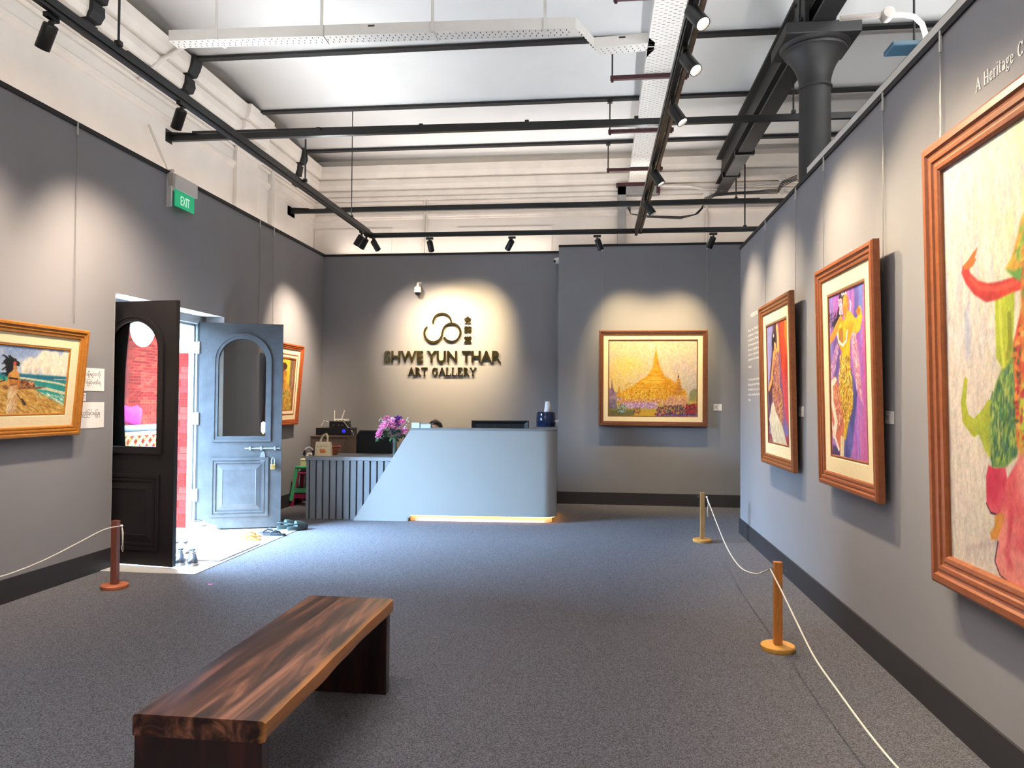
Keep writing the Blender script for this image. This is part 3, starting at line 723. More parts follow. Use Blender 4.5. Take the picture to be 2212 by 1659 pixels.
for k in range(4):
    d = 3*k
    pipe('black cables bundled and sagging over the conduit below the girder', [P(1722, 378+d), P(1690, 392+d*1.2), P(1680, 408+d), P(1640, 412+d*0.7), P(1590, 415+d*0.5), P(1545, 418+d*0.6), P(1522, 428+d), P(1518-d*0.4, 450), P(1508-d, 462+d*0.3), P(1470, 468+d*0.5), P(1400, 466+d*0.4), P(1362, 462), P(1352+d, 440)], 0.006, BLK_PLASTIC, seg=6, name='cable')['group'] = 'black cables under the girder'
# conduit and elbow above the right partition
y = onX(2001, 108, XR+0.085)[1]
pipe('white conduit with an elbow dropping behind the right partition', [P(1815, 40), P(1905, 32), P(1950, 31), P(1975, 36), P(1992, 52), P(1999, 75), P(2001, 112)], 0.014, boxes=[(P(1917, 31), 0.032, 'X')])
bm = B(); box(bm, XR+0.045, XR+0.125, 1.5, 6.2, ZR+0.032, ZR+0.14, 0.003); tag(obj('trunking', bm, WHITEM), 'pale cable trunking lying on top of the right partition', 'trunking')
# blue-grey blade behind the partition
p, q = onY(1918, 106, 5.6), onY(2030, 106, 5.6)
t = thing('fan_blade', 'dark blue blade of a fan hanging behind the right partition', 'fan', (q[0], 5.6, p[2]))
bm = B(); box(bm, p[0]-q[0], 0.35, -0.09, 0.09, -0.018, 0.018, 0.008); obj('blade', bm, mat('petrol_blue', '2f4a5c', 0.4, noise=0.05), t)
bm = B(); tube(bm, [(0.35, 0, 0), (0.35, 0, 5.15-p[2])], 0.012, 8); obj('down_rod', bm, BLACK, t)
q = onY(1975, 135, 6.0)
rod((q[0], 6.0, 5.15), (q[0], 6.0, 3.9), 0.009, 'dark rod hanging from the joist behind the right partition', knob=False)

# vertical white conduit on the left wall and one sloping over the cornice
X = XW+0.02
P2 = lambda a, b: onX(a, b, X)
c0 = P2(584, 470)
t = thing('conduit', 'white square trunking rising up the left wall beside the pilaster', 'pipe', (XW, c0[1], ZL))
bm = B(); box(bm, 0.0, 0.06, -0.04, 0.04, 0, 5.1-ZL, 0.003); obj('pipe', bm, PIPE, t)
pipe('pale conduit sloping up over the cornice beside the black bracket', [(XW+0.06, 6.75, 4.62), (XW+0.13, 6.95, 4.9), (XW+0.26, 7.15, 5.13), (XW+0.45, 7.2, 5.2)], 0.022)

# panels outlined in the plaster above the logo wall
for a, b, c, d, lb in ((680, 497, 846, 545, 'thin painted access panel in the white wall above the track corner'), (988, 492, 1192, 543, 'thin painted access panel in the white wall right of the conduits')):
    p, q = onY(a, b, YW), onY(c, d, YW)
    bm = B(); box(bm, p[0], q[0], YW-0.012, YW-0.0005, max(q[2], ZL+0.03), p[2], 0.002)
    tag(obj('access_panel', bm, PLASTER), lb, 'panel')

# exit sign --------------------------------------------------------------------------
ea, eb = onX(378, 410, XL+0.06), onX(419, 434, XL+0.06)
zt, zb = (onX(378, 410, XL+0.06)[2]+0.0), onX(377, 443, XL+0.06)[2]
t = thing('exit_sign', 'green illuminated exit sign with white housing on the left wall', 'exit sign', (XL, (ea[1]+eb[1])/2, zb))
hw = (eb[1]-ea[1])/2; ph = zt-zb
bm = B(); box(bm, 0.054, 0.064, -hw, hw, 0, ph+0.01); pn = obj('green_panel', bm, mat('exit_green', '00a36c', 0.4, emit=0.55), t)
me = text_mesh('EXIT', ph*0.86, 0.0008, 0.0, 'CENTER'); me.transform(Matrix.Translation((0.066, 0.0, ph*0.19)) @ Matrix.Rotation(PI/2, 4, 'Z') @ Matrix.Rotation(PI/2, 4, 'X') @ Matrix.Diagonal((0.62, 1, 1, 1)))
me.materials.append(mat('exit_white', 'f4fff8', 0.4, emit=0.45)); c = mobj('lettering', me, pn)
bm = B(); box(bm, 0.0, 0.085, -hw-0.03, hw+0.03, ph+0.008, ph+0.155, 0.006); obj('white_housing', bm, WHITEM, t)
bm = B(); box(bm, 0.0, 0.05, -hw-0.05, -hw-0.03, -0.02, ph+0.155); obj('back_bracket', bm, WHITEM, t)
bm = B(); box(bm, 0.02, 0.07, -hw-0.055, -hw-0.03, ph+0.03, ph+0.155, 0.003); obj('battery_cover', bm, mat('beige_plastic', 'b7aca2', 0.5, noise=0.03), t)
bm = B(); tube(bm, [(0.03, -hw-0.04, ph+0.15), (0.05, -hw-0.02, ph+0.19), (-0.03, -hw-0.0, ph+0.2), (-0.25, -hw+0.03, 4.25-zb)], 0.014, 8); obj('feed_conduit', bm, PIPE, t)

# security cameras --------------------------------------------------------------------
p = onY(906, 622, YB)
t = thing('dome_camera', 'white security camera with dark dome mounted above the logo', 'camera', (p[0], YB, p[2]))
CW = mat('white_plastic', 'e9e6e0', 0.4, noise=0.02)
bm = B(); box(bm, -0.035, 0.035, -0.015, 0.0, -0.01, 0.09, 0.01); obj('wall_plate', bm, CW, t)
bm = B(); tube(bm, [(0, -0.01, 0.055), (0, -0.05, 0.06), (0, -0.09, 0.04), (0, -0.1, 0.0)], 0.022, 12); obj('arm', bm, CW, t, 60)
bm = B(); lathe(bm, [(0.0, 0.01), (0.03, 0.01), (0.052, -0.01), (0.055, -0.07), (0.05, -0.085), (0, -0.085)], 28, (0, -0.1, 0)); obj('housing', bm, CW, t, 40)
bm = B(); lathe(bm, [(0.047, -0.083), (0.045, -0.1), (0.034, -0.122), (0.018, -0.132), (0, -0.134)], 24, (0, -0.1, 0)); obj('dome', bm, BLK_PLASTIC, t, 60)
p = onX(1212, 577, -0.577)
yc = 10.99; zc = onX(1206, 577, -0.62)[2]
t = thing('turret_camera', 'white turret security camera on the side of the wall step', 'camera', (-0.577, yc, zc))
bm = B(); lathe(bm, [(0, 0), (0.05, 0), (0.05, 0.02), (0.045, 0.03), (0, 0.03)], 24); bm.transform(Matrix.Rotation(-PI/2, 4, 'Y')); obj('base', bm, CW, t, 40)
bm = B(); sphere(bm, (-0.045, 0, 0), 0.045, 20, 12); obj('ball', bm, CW, t, 180)
bm = B(); lathe(bm, [(0, 0.046), (0.02, 0.044), (0.024, 0.036)], 16); bm.transform(Matrix.Translation((-0.045, 0, 0)) @ Vector((-0.6, -0.75, -0.25)).to_track_quat('Z', 'Y').to_matrix().to_4x4()); obj('lens', bm, BLK_PLASTIC, t)

# added fill lights, shaped as hanging troughs, to brighten ceiling and walls
for i, (x, y, z, up, down) in enumerate(((-1.5, -1.7, 3.7, 190, 110), (-1.3, 2.25, 3.85, 120, 75), (3.9, 3.75, 3.7, 520, 12))):
    t = thing('light_trough', ['long black light trough hung behind the camera', 'long black light trough hung over the bench', 'long black light trough hung behind the right partition'][i], 'lamp', (x, y, z))
    bm = B(); box(bm, -1.2, 1.2, -0.12, 0.12, 0, 0.012); box(bm, -1.2, 1.2, -0.12, -0.11, 0.012, 0.06); box(bm, -1.2, 1.2, 0.11, 0.12, 0.012, 0.06); obj('trough', bm, BLACK, t)
    for s in (-1, 1):
        bm = B(); tube(bm, [(s*1.1, 0, 0.01), (s*1.1, 0, 5.2-z)], 0.006, 6); obj('drop_rod', bm, BLACK, t)
    add_light('uplight', 'AREA', (0, 0, 0.05), up, (0.93, 0.97, 1.0), direction=(0, 0, 1), parent=t, shape='RECTANGLE', size=2.2, size_y=0.2)
    add_light('downlight', 'AREA', (0, 0, -0.01), down, (1.0, 0.93, 0.86), direction=(0, 0, -1), parent=t, shape='RECTANGLE', size=2.2, size_y=0.2)

# added unseen fill strips brightening ceiling and white walls, on ledges, tracks, rail, partition
def cove(label, x, y, z, sx, sy, watt, color, rz=0.0):
    t = thing('cove_strip', label, 'lamp', (x, y, z), rz)
    bm = B(); box(bm, -sx/2-0.01, sx/2+0.01, -sy/2-0.01, sy/2+0.01, 0, 0.012); obj('channel', bm, BLACK, t)
    add_light('cove_lamp', 'AREA', (0, 0, 0.016), watt, color, direction=(0, 0, 1), parent=t, shape='RECTANGLE', size=sx, size_y=sy)
cove('light strip lying on the ledge above the left grey wall', XL-0.10, 5.6, ZL+0.002, 0.04, 10.6, 17, (1.0, 0.86, 0.76))
cove('light strip lying on the ledge above the logo wall', -2.4, YB+0.10, ZL+0.002, 3.4, 0.04, 15, (1.0, 0.87, 0.77))
cove('light strip lying on the ledge above the pagoda wall', 1.6, YBR+0.12, ZBR+0.002, 4.0, 0.04, 14, (1.0, 0.88, 0.78))
cove('light strip lying along the top of the right partition', XR+0.085, 3.85, ZR+0.141, 0.04, 4.6, 40, (0.96, 0.98, 1.0))
lm = (lt0+lt1)/2; cove('light strip lying along the top of the left lighting track', lm[0], lm[1]+0.3, ZT+0.039, 0.03, 5.2, 56, (0.95, 0.98, 1.0), math.atan2(-(lt1[0]-lt0[0]), lt1[1]-lt0[1]))
rm = (ra+rb)/2; cove('light strip lying along the top of the right lighting track', rm[0], rm[1]+0.2, ZT+0.039, 0.03, 5.0, 26, (0.95, 0.98, 1.0), math.atan2(-(ra[0]-rb[0]), ra[1]-rb[1]))
cove('light strip lying on top of the rear rail', -0.9, 10.52, ZRAIL+0.031, 6.2, 0.03, 26, (1.0, 0.95, 0.9))
# ================================================================== paintings
VC = bpy.data.materials.new('oil_paint'); VC.use_nodes = True
_b = VC.node_tree.nodes['Principled BSDF']; _b.inputs['Roughness'].default_value = 0.55; _b.inputs['Specular IOR Level'].default_value = 0.3
_a = VC.node_tree.nodes.new('ShaderNodeAttribute'); _a.attribute_name = 'paint'
VC.node_tree.links.new(_a.outputs['Color'], _b.inputs['Base Color'])
_n = VC.node_tree.nodes.new('ShaderNodeTexNoise'); _n.inputs['Scale'].default_value = 60; _n.inputs['Detail'].default_value = 4
_p = VC.node_tree.nodes.new('ShaderNodeBump'); _p.inputs['Strength'].default_value = 0.25; _p.inputs['Distance'].default_value = 0.004
_t = VC.node_tree.nodes.new('ShaderNodeTexCoord'); VC.node_tree.links.new(_t.outputs['Object'], _n.inputs['Vector'])
VC.node_tree.links.new(_n.outputs['Fac'], _p.inputs['Height']); VC.node_tree.links.new(_p.outputs['Normal'], _b.inputs['Normal'])

class Paint:
    """a canvas painted by colouring the points of a fine grid; coordinates in metres on the canvas"""
    def __init__(s, M, x0, x1, z0, z1, yl, res, seed):
        s.M = M; s.iM = np.array(M.inverted()); s.x0, s.x1, s.z0, s.z1, s.yl = x0, x1, z0, z1, yl
        s.nx = max(8, int((x1-x0)/res)); s.ny = max(8, int((z1-z0)/res)); s.rs = np.random.RandomState(seed)
        s.X, s.Z = np.meshgrid(np.linspace(x0, x1, s.nx+1), np.linspace(z0, z1, s.ny+1))
        s.C = np.ones(s.X.shape+(3,))*0.8
        s.p = np.array(M @ Vector((0, yl, 0))); s.n = np.array(M.to_3x3() @ Vector((0, -1, 0)))
    def loc(s, pts):
        out = []
        for a, b in pts:
            w = onPlane(a, b, s.p, s.n); l = s.iM @ np.array([*w, 1]); out.append((l[0], l[2]))
        return np.array(out)
    def noise(s, fx, fz=None, octv=3, seed=None):
        fz = fz or fx; r = np.random.RandomState(s.rs.randint(1 << 30) if seed is None else seed); out = np.zeros_like(s.X); amp = 1.0; tot = 0
        for k in range(octv):
            g = r.rand(64, 64); a = (s.X-s.x0)*fx*2**k; b = (s.Z-s.z0)*fz*2**k
            i = np.floor(a).astype(int); j = np.floor(b).astype(int); u = a-i; v = b-j; u = u*u*(3-2*u); v = v*v*(3-2*v)
            q = lambda di, dj: g[(j+dj) % 64, (i+di) % 64]
            out += amp*((q(0, 0)*(1-u)+q(1, 0)*u)*(1-v)+(q(0, 1)*(1-u)+q(1, 1)*u)*v); tot += amp; amp *= 0.5
        return out/tot
    @staticmethod
    def col(c): return np.array([int(c[i:i+2], 16)/255 for i in (0, 2, 4)]) if isinstance(c, str) else np.array(c)
    def mixin(s, mask, c, tex=0.0, c2=None, nf=20, nz=None):
        c = s.col(c); m = mask[..., None]
        if c2 is not None:
            w = np.clip((s.noise(nf, nz)-0.35)/0.3, 0, 1)[..., None]; cc = c*(1-w)+s.col(c2)*w
        else: cc = np.ones_like(s.C)*c
        if tex: cc = cc*(1+tex*(s.noise(nf*2, nz)-0.5)*2)[..., None]
        s.C = s.C*(1-m)+cc*m
    def poly(s, pts, c, feather=0.01, alpha=1.0, px=True, **k):
        feather *= 0.5; P = s.loc(pts) if px else np.array(pts, float); n = len(P)
        ins = np.zeros(s.X.shape, bool); dist = np.full(s.X.shape, 1e9)
        for i in range(n):
            (xa, za), (xb, zb) = P[i], P[(i+1) % n]
            cr = ((za > s.Z) != (zb > s.Z)) & (s.X < (xb-xa)*(s.Z-za)/((zb-za) if zb != za else 1e-9)+xa); ins ^= cr
            d = np.array([xb-xa, zb-za]); L2 = max(d @ d, 1e-12); t = np.clip(((s.X-xa)*d[0]+(s.Z-za)*d[1])/L2, 0, 1)
            dist = np.minimum(dist, np.hypot(s.X-xa-t*d[0], s.Z-za-t*d[1]))
        sd = np.where(ins, dist, -dist); s.mixin(np.clip(sd/feather*0.5+0.5, 0, 1)*alpha, c, **k)
    def line(s, pts, c, w, alpha=1.0, px=True, w2=None, feather=0.0025, **k):
        P = s.loc(pts) if px else np.array(pts, float); m = np.zeros(s.X.shape); n = len(P)
        for i in range(n-1):
            (xa, za), (xb, zb) = P[i], P[i+1]; d = np.array([xb-xa, zb-za]); L2 = max(d @ d, 1e-12); t = np.clip(((s.X-xa)*d[0]+(s.Z-za)*d[1])/L2, 0, 1)
            f = (i+t)/(n-1); ww = w if w2 is None else w+(w2-w)*f
            m = np.maximum(m, np.clip((ww/2-np.hypot(s.X-xa-t*d[0], s.Z-za-t*d[1]))/feather+0.5, 0, 1))
        s.mixin(m*alpha, c, **k)
    def blob(s, pt, r, c, soft=0.5, alpha=1.0, sx=1.0, px=True, **k):
        P = s.loc([pt])[0] if px else pt
        d = np.hypot((s.X-P[0])/sx, s.Z-P[1])/r; s.mixin(np.clip((1-d)/max(soft, 1e-3), 0, 1)*alpha, c, **k)
    def dabs(s, pts, n, cols, size, asp=2.0, ang=0.0, jit=0.6, alpha=0.9):
        """short brush marks scattered inside a polygon given in photo pixels"""
        n = int(n*2.6); size *= 0.62; P = s.loc(pts); lo, hi = P.min(0), P.max(0); k = 0; tries = 0
        dx = (s.x1-s.x0)/s.nx; dz = (s.z1-s.z0)/s.ny
        while k < n and tries < n*8:
            tries += 1; c = lo+s.rs.rand(2)*(hi-lo); ins = False
            for i in range(len(P)):
                (xa, za), (xb, zb) = P[i], P[(i+1) % len(P)]
                if (za > c[1]) != (zb > c[1]) and c[0] < (xb-xa)*(c[1]-za)/(zb-za)+xa: ins = not ins
            if not ins: continue
            k += 1; a = ang+(s.rs.rand()-0.5)*2*jit; r = size*(0.6+0.8*s.rs.rand()); R = r*asp
            i0 = max(0, int((c[0]-R-s.x0)/dx)); i1 = min(s.nx+1, int((c[0]+R-s.x0)/dx)+2); j0 = max(0, int((c[1]-R-s.z0)/dz)); j1 = min(s.ny+1, int((c[1]+R-s.z0)/dz)+2)
            if i1 <= i0 or j1 <= j0: continue
            X = s.X[j0:j1, i0:i1]-c[0]; Z = s.Z[j0:j1, i0:i1]-c[1]
            u = X*math.cos(a)+Z*math.sin(a); v = -X*math.sin(a)+Z*math.cos(a)
            m = (np.clip((1-np.hypot(u/R, v/r))/0.4, 0, 1)*alpha)[..., None]; cc = s.col(cols[s.rs.randint(len(cols))])*(0.92+0.16*s.rs.rand())
            s.C[j0:j1, i0:i1] = s.C[j0:j1, i0:i1]*(1-m)+cc*m
    def build(s, parent, gain=1.0):
        s.C = s.C*(1+0.16*(s.noise(70, 38, 2)-0.5)+0.16*(s.noise(160, 110, 2)-0.5))[..., None]+0.05*(np.stack([s.noise(45), s.noise(45), s.noise(45)], -1)-0.5)
        nx, ny = s.nx, s.ny; v = np.stack([s.X, np.full_like(s.X, s.yl), s.Z], -1).reshape(-1, 3)
        idx = np.arange((nx+1)*(ny+1)).reshape(ny+1, nx+1)
        f = np.stack([idx[:-1, :-1], idx[:-1, 1:], idx[1:, 1:], idx[1:, :-1]], -1).reshape(-1, 4)
        me = bpy.data.meshes.new('canvas'); me.vertices.add(len(v)); me.vertices.foreach_set('co', v.ravel())
        me.loops.add(f.size); me.loops.foreach_set('vertex_index', f.ravel().astype(np.int32))
        me.polygons.add(len(f)); me.polygons.foreach_set('loop_start', np.arange(0, f.size, 4, dtype=np.int32)); me.update(calc_edges=True)
        at = me.color_attributes.new('paint', 'FLOAT_COLOR', 'POINT'); c = np.clip(s.C, 0, 1); c = np.where(c <= 0.04045, c/12.92, ((c+0.055)/1.055)**2.4)*gain
        at.data.foreach_set('color', np.concatenate([c, np.ones(c.shape[:2]+(1,))], -1).reshape(-1).astype(np.float32))
        me.materials.append(VC); o = bpy.data.objects.new('canvas', me); COL.objects.link(o); o.parent = parent; return o

def rect_ring(bm, prof, w, h):
    """sweep (inset, towards viewer) profile round a w x h rectangle standing on z=0, mitred corners"""
    rings = []
    for a, d in prof:
        rings.append([bm.verts.new(p) for p in ((-w/2+a, -d, a), (w/2-a, -d, a), (w/2-a, -d, h-a), (-w/2+a, -d, h-a))])
    for A, C in zip(rings, rings[1:]):
        for i in range(4): bm.faces.new((A[i], A[(i+1) % 4], C[(i+1) % 4], C[i]))
    A, C = rings[-1], rings[0]
    for i in range(4): bm.faces.new((A[i], A[(i+1) % 4], C[(i+1) % 4], C[i]))
def picture(label, side, loc, w, h, fw, lw, wood_m, lean, res, seed, double=False, liner=LINER):
    rz = {'back': 0.0, 'right': -PI/2, 'left': PI/2}[side]
    t = thing('framed_painting', label, 'painting', loc, rot=(lean, 0, rz))
    bm = B(); pr = [(0, 0), (0, .036), (.10*fw, .046), (.30*fw, .047), (.36*fw, .036), (.44*fw, .034), (.50*fw, .039), (.62*fw, .038), (.66*fw, .03), (.74*fw, .029), (.80*fw, .033), (.93*fw, .031), (fw, .022), (fw, 0)]
    rect_ring(bm, pr, w, h); obj('frame', bm, wood_m, t)
    if lw:
        bm = B(); rect_ring(bm, [(fw-0.002, .004), (fw-0.002, .019), (fw+lw*0.9, .019), (fw+lw, .013), (fw+lw, .004)], w, h); obj('liner', bm, liner, t)
        bm = B(); e = fw+lw; rect_ring(bm, [(e-0.001, .004), (e-0.001, .018), (e+0.008, .018), (e+0.012, .011), (e+0.012, .004)], w, h); obj('slip', bm, wood_m, t)
        e += 0.010
    else: e = fw-0.002
    if double:
        bm = B(); e2 = fw+lw*0.55; rect_ring(bm, [(e2, .018), (e2, .022), (e2+0.012, .022), (e2+0.012, .018)], w, h); obj('inner_slip', bm, wood_m, t)
    bm = B(); box(bm, -w/2+fw*0.6, w/2-fw*0.6, -0.008, -0.002, fw*0.6, h-fw*0.6); obj('backing_board', bm, mat('backing', '6a5642', 0.9, noise=0.1), t)
    M = Matrix.Translation(Vector(loc)) @ Matrix.Rotation(rz, 4, 'Z') @ Matrix.Rotation(lean, 4, 'X')
    return t, Paint(M, -w/2+e, w/2-e, e, h-e, -0.010, res, seed)
def frame_wood(name, dark, light):
    return wood(name, dark, light, 3, (9, 9, 9), 0.36, 0.6, (0.25, 0.75), coat=0.1)
FW_BROWN = frame_wood('brown_frame', '603520', '724628')
FW_ORANGE = frame_wood('orange_frame', '7e4220', '94542a')
FW_GOLD = frame_wood('golden_frame', '94591d', 'ab7228')
FW_RED = frame_wood('red_frame', '8c3d18', 'a35526')
FW_MID = frame_wood('chestnut_frame', '74401e', '8a5228')

# ---- pagoda painting on the wall right of the desk
yp = YBR-0.10
a, b = onY(1293, 919.5, yp), onY(1529, 713, yp)
t, p = picture('wide painting of a golden pagoda in a brown frame with cream liner', 'back', ((a[0]+b[0])/2, YBR-0.05, a[2]), b[0]-a[0], b[2]-a[2], 0.068, 0.068, FW_BROWN, 0.012, 0.0052, 3)
K = lambda *c: [(1280+x/6.143, 690+y/6.143) for x, y in c]
H = (p.Z-p.z0)/(p.z1-p.z0); U = (p.X-p.x0)/(p.x1-p.x0)
sk = np.clip(p.noise(3.2, 4.5, 4), 0, 1)
left = np.array([.93, .82, .52]); right = np.array([.80, .76, .74]); top = np.array([.80, .82, .70]); pk = np.array([.93, .80, .68])
p.C = left*(1-U[..., None])+right*U[..., None]; w = np.clip((H-0.55)*1.7, 0, 1)[..., None]; p.C = p.C*(1-w)+top*w
w = np.clip((sk-0.45)*3.4, 0, 1)[..., None]; p.C = p.C*(1-w*0.75)+pk*w*0.75
p.blob(K((450, 620))[0], 0.20, 'f5d75a', 1.0, 0.7, 1.6); p.blob(K((300, 780))[0], 0.2, 'f3c964', 1.0, 0.6, 1.3); p.blob(K((780, 345))[0], 0.055, 'fdfbf2', 0.8, 0.95)
p.blob(K((1200, 650))[0], 0.22, 'c9bcc8', 1.0, 0.55, 1.2); p.blob(K((700, 330))[0], 0.2, 'b9c79a', 1.0, 0.4, 1.4)
p.dabs(K((205, 290), (1390, 290), (1390, 880), (205, 880)), 260, ['f4dca0', 'e8c9b0', 'd9cfc0', 'f2e3b8', 'c9c8b8', 'ecc98f'], 0.018, 2.2, 0.5, 0.9, 0.35)
p.poly(K((205, 900), (205, 1090), (320, 1090), (420, 1000), (300, 960)), 'a98a96', 0.02)
p.poly(K((207, 780), (218, 870), (225, 1020), (205, 1020)), '9c7f96', 0.01); p.poly(K((258, 795), (272, 900), (300, 1010), (215, 1010), (245, 900)), 'a0788f', 0.012, c2='7d5f80', nf=40)
p.poly(K((353, 860), (370, 950), (398, 1030), (308, 1030), (338, 950)), 'e0a02c', 0.012, c2='c98a2a', nf=40)
p.poly(K((1290, 960), (1330, 930), (1350, 915), (1390, 930), (1390, 1110), (1270, 1110)), '8f8f6a', 0.02, c2='a8955a', nf=30)
ST = K((843, 380), (852, 430), (866, 500), (876, 570), (892, 640), (925, 690), (952, 755), (1020, 790), (1110, 850), (1165, 895), (1190, 930), (1250, 985), (1260, 1090), (370, 1090), (385, 970), (440, 925), (505, 900), (600, 835), (640, 800), (725, 752), (760, 695), (795, 640), (808, 570), (818, 500), (834, 430))
p.poly(ST, 'e6a51e', 0.012, c2='efb93a', nf=14)
p.poly(K((870, 560), (892, 640), (952, 755), (1110, 850), (1190, 930), (1250, 985), (1250, 1060), (1000, 1060), (960, 900), (900, 760)), 'd08a16', 0.06, 0.65)
p.poly(K((640, 815), (830, 770), (1010, 800), (900, 830), (700, 850)), 'f4c544', 0.03, 0.8)
for k, yy in enumerate(np.linspace(450, 640, 10)): hwid = 12+ (yy-450)*0.19; p.line(K((843-hwid*0.9, yy), (843+hwid, yy+4)), 'b8720f', 0.007, 0.7)
for yy, a, b in ((690, 765, 920), (740, 735, 945), (800, 650, 1030), (850, 585, 1105), (905, 510, 1165), (960, 410, 1230)): p.line(K((a, yy), ((a+b)/2, yy+12), (b, yy)), 'b9740f', 0.009, 0.6)
for x in range(400, 1250, 38): p.poly(K((x, 925+18*math.sin(x)), (x+17, 1050), (x+14, 1085), (x-16, 1085), (x-14, 1050)), ['efc23c', 'd99a1e', 'f2cf55'][x % 3], 0.008, 0.85)
p.dabs(K((400, 930), (1240, 930), (1250, 1085), (390, 1085)), 240, ['c7831a', 'f5d860', 'e2a42a', '9a6a1c', 'd98a2a'], 0.008, 2.6, PI/2, 0.3)
p.dabs(K((450, 840), (1100, 840), (1180, 940), (430, 940)), 120, ['f6d356', 'd8951c', 'c17f14'], 0.007, 3.0, 0.1, 0.3, 0.6)
p.poly(K((1140, 700), (1146, 760), (1168, 860), (1180, 920), (1225, 1005), (1070, 1005), (1105, 920), (1122, 840), (1134, 760)), 'd8962a', 0.01, c2='b97a35', nf=30); p.poly(K((1132, 745), (1149, 745), (1149, 775), (1132, 775)), '4f4350', 0.008)
for yy in (800, 840, 880, 930, 965): p.line(K((1118-(yy-800)*0.2, yy), (1166+(yy-800)*0.25, yy+3)), '8f5a1e', 0.006, 0.7)
p.poly(K((205, 1080), (1390, 1080), (1390, 1290), (205, 1290)), 'b49a55', 0.02, c2='c9ad58', nf=8, nz=20)
p.poly(K((205, 1060), (300, 1060), (330, 1180), (205, 1190)), '6d5f70', 0.02, c2='8a7890', nf=30); p.poly(K((205, 1190), (560, 1200), (760, 1290), (205, 1290)), '6f6d3e', 0.05)
p.poly(K((560, 1215), (840, 1205), (860, 1290), (540, 1290)), 'd6a92e', 0.04); p.poly(K((380, 1110), (820, 1100), (820, 1165), (400, 1165)), 'b895c8', 0.02, 0.8)
p.dabs(K((330, 1050), (1250, 1050), (1250, 1130), (330, 1130)), 200, ['d99a8a', 'c77f9a', 'e8c48a', 'b06a3a', 'd86a2a', 'f0d9a0'], 0.011, 1.8, PI/2, 0.6)
p.dabs(K((400, 1100), (860, 1100), (860, 1180), (400, 1180)), 130, ['b48ad0', 'd6a8dd', 'e9d2e4', 'a070b8'], 0.009, 1.8, 0.2)
p.dabs(K((1000, 1010), (1240, 1010), (1260, 1150), (980, 1150)), 120, ['e3a98a', 'd98a6a', 'f0c8a0', 'c88aa0'], 0.010, 1.7, 1.2)
p.dabs(K((870, 1160), (1380, 1110), (1390, 1280), (820, 1280)), 230, ['3a3442', '7c2a30', '2f5a78', 'b0483a', 'd08a5a', '5a3a6a', '8a2530', '2a2a38', 'c9a07a'], 0.013, 1.7, PI/2, 0.6)
p.dabs(K((1240, 1130), (1385, 1130), (1385, 1260), (1240, 1260)), 70, ['9a2632', 'b83a40', '6a1f2c'], 0.013, 1.6, PI/2)
p.dabs(K((330, 1130), (440, 1130), (440, 1230), (330, 1230)), 26, ['7fb0c0', '3f5a5a', 'b9d2d8', '6a5a40', '8fa060'], 0.012, 2.2, PI/2, 0.3); p.dabs(K((545, 1170), (630, 1170), (630, 1250), (545, 1250)), 18, ['b0503a', '4a3030', 'd88a5a'], 0.011, 1.8, PI/2, 0.4)
p.dabs(K((860, 1255), (1380, 1255), (1380, 1285), (860, 1285)), 40, ['4a3a88', '6a4aa0', '38305a'], 0.010, 2.5, 0.0, 0.3)
p.build(t, 0.62)

# ---- beach painting on the left wall
X0 = XL+0.10
ar, al = onX(181, 820, X0), onX(-56, 820, X0)
zt, zb = onX(191, 713, X0+0.04)[2], onX(171, 938, X0-0.03)[2]
hh = zt-zb
t, p = picture('beach painting of a woman with windblown hair, in a golden frame hung beside the door', 'left', (XL+0.035, (ar[1]+al[1])/2, zb), ar[1]-al[1], hh, 0.082, 0.085, FW_GOLD, 0.085, 0.0044, 11)
K = lambda *c: [(x/5.53, 680+y/5.53) for x, y in c]
H = (p.Z-p.z0)/(p.z1-p.z0)
p.C[:] = p.col('8da2c8'); w = np.clip((0.95-H)*2.0, 0, 1)[..., None]; p.C = p.C*(1-w)+p.col('c3cbd8')*w
p.mixin(np.clip((p.noise(5, 9)-0.5)*4, 0, 1)*0.45, 'b9c4d6')
for cx, cy, r in ((300, 600, 45), (360, 570, 55), (430, 580, 55), (500, 540, 65), (540, 480, 60), (590, 540, 75), (660, 500, 55), (660, 590, 80), (740, 600, 85), (800, 400, 50), (825, 380, 45), (840, 450, 65), (800, 520, 75), (840, 580, 70), (560, 630, 80), (700, 660, 90), (420, 640, 60), (310, 650, 55), (780, 680, 80)):
    q = p.loc(K((cx, cy), (cx+r, cy))); p.blob(K((cx, cy))[0], abs(q[1][0]-q[0][0])*1.15, 'f3ead2', 0.35, 0.9, px=True); p.blob(K((cx+r*0.25, cy+r*0.45))[0], abs(q[1][0]-q[0][0])*0.7, 'cbb9a0', 0.9, 0.5)
p.mixin(np.clip((p.noise(16, 18)-0.52)*5, 0, 1)*(H > 0.45)*0.25, 'fff8e6')
p.poly(K((-200, 680), (240, 708), (860, 748), (860, 1400), (-200, 1400)), 'd2a557', 0.006, c2='c4924a', nf=6, nz=26)
p.poly(K((-200, 680), (240, 708), (860, 748), (850, 1080), (780, 1090), (560, 970), (400, 880), (240, 820), (-200, 730)), '2f8f88', 0.012, c2='3aa79a', nf=5, nz=24)
p.poly(K((-200, 680), (240, 708), (860, 748), (860, 800), (240, 745), (-200, 700)), '2b6f8c', 0.02)
for pts, wd in ((((240, 750), (480, 785), (700, 820), (850, 865)), 0.014), (((300, 850), (560, 885), (700, 920), (850, 955)), 0.022), (((420, 930), (600, 970), (720, 1050), (840, 1120)), 0.014), (((650, 770), (760, 775), (840, 782)), 0.006)):
    p.line(K(*pts), 'e9dcb8', wd, 0.9)
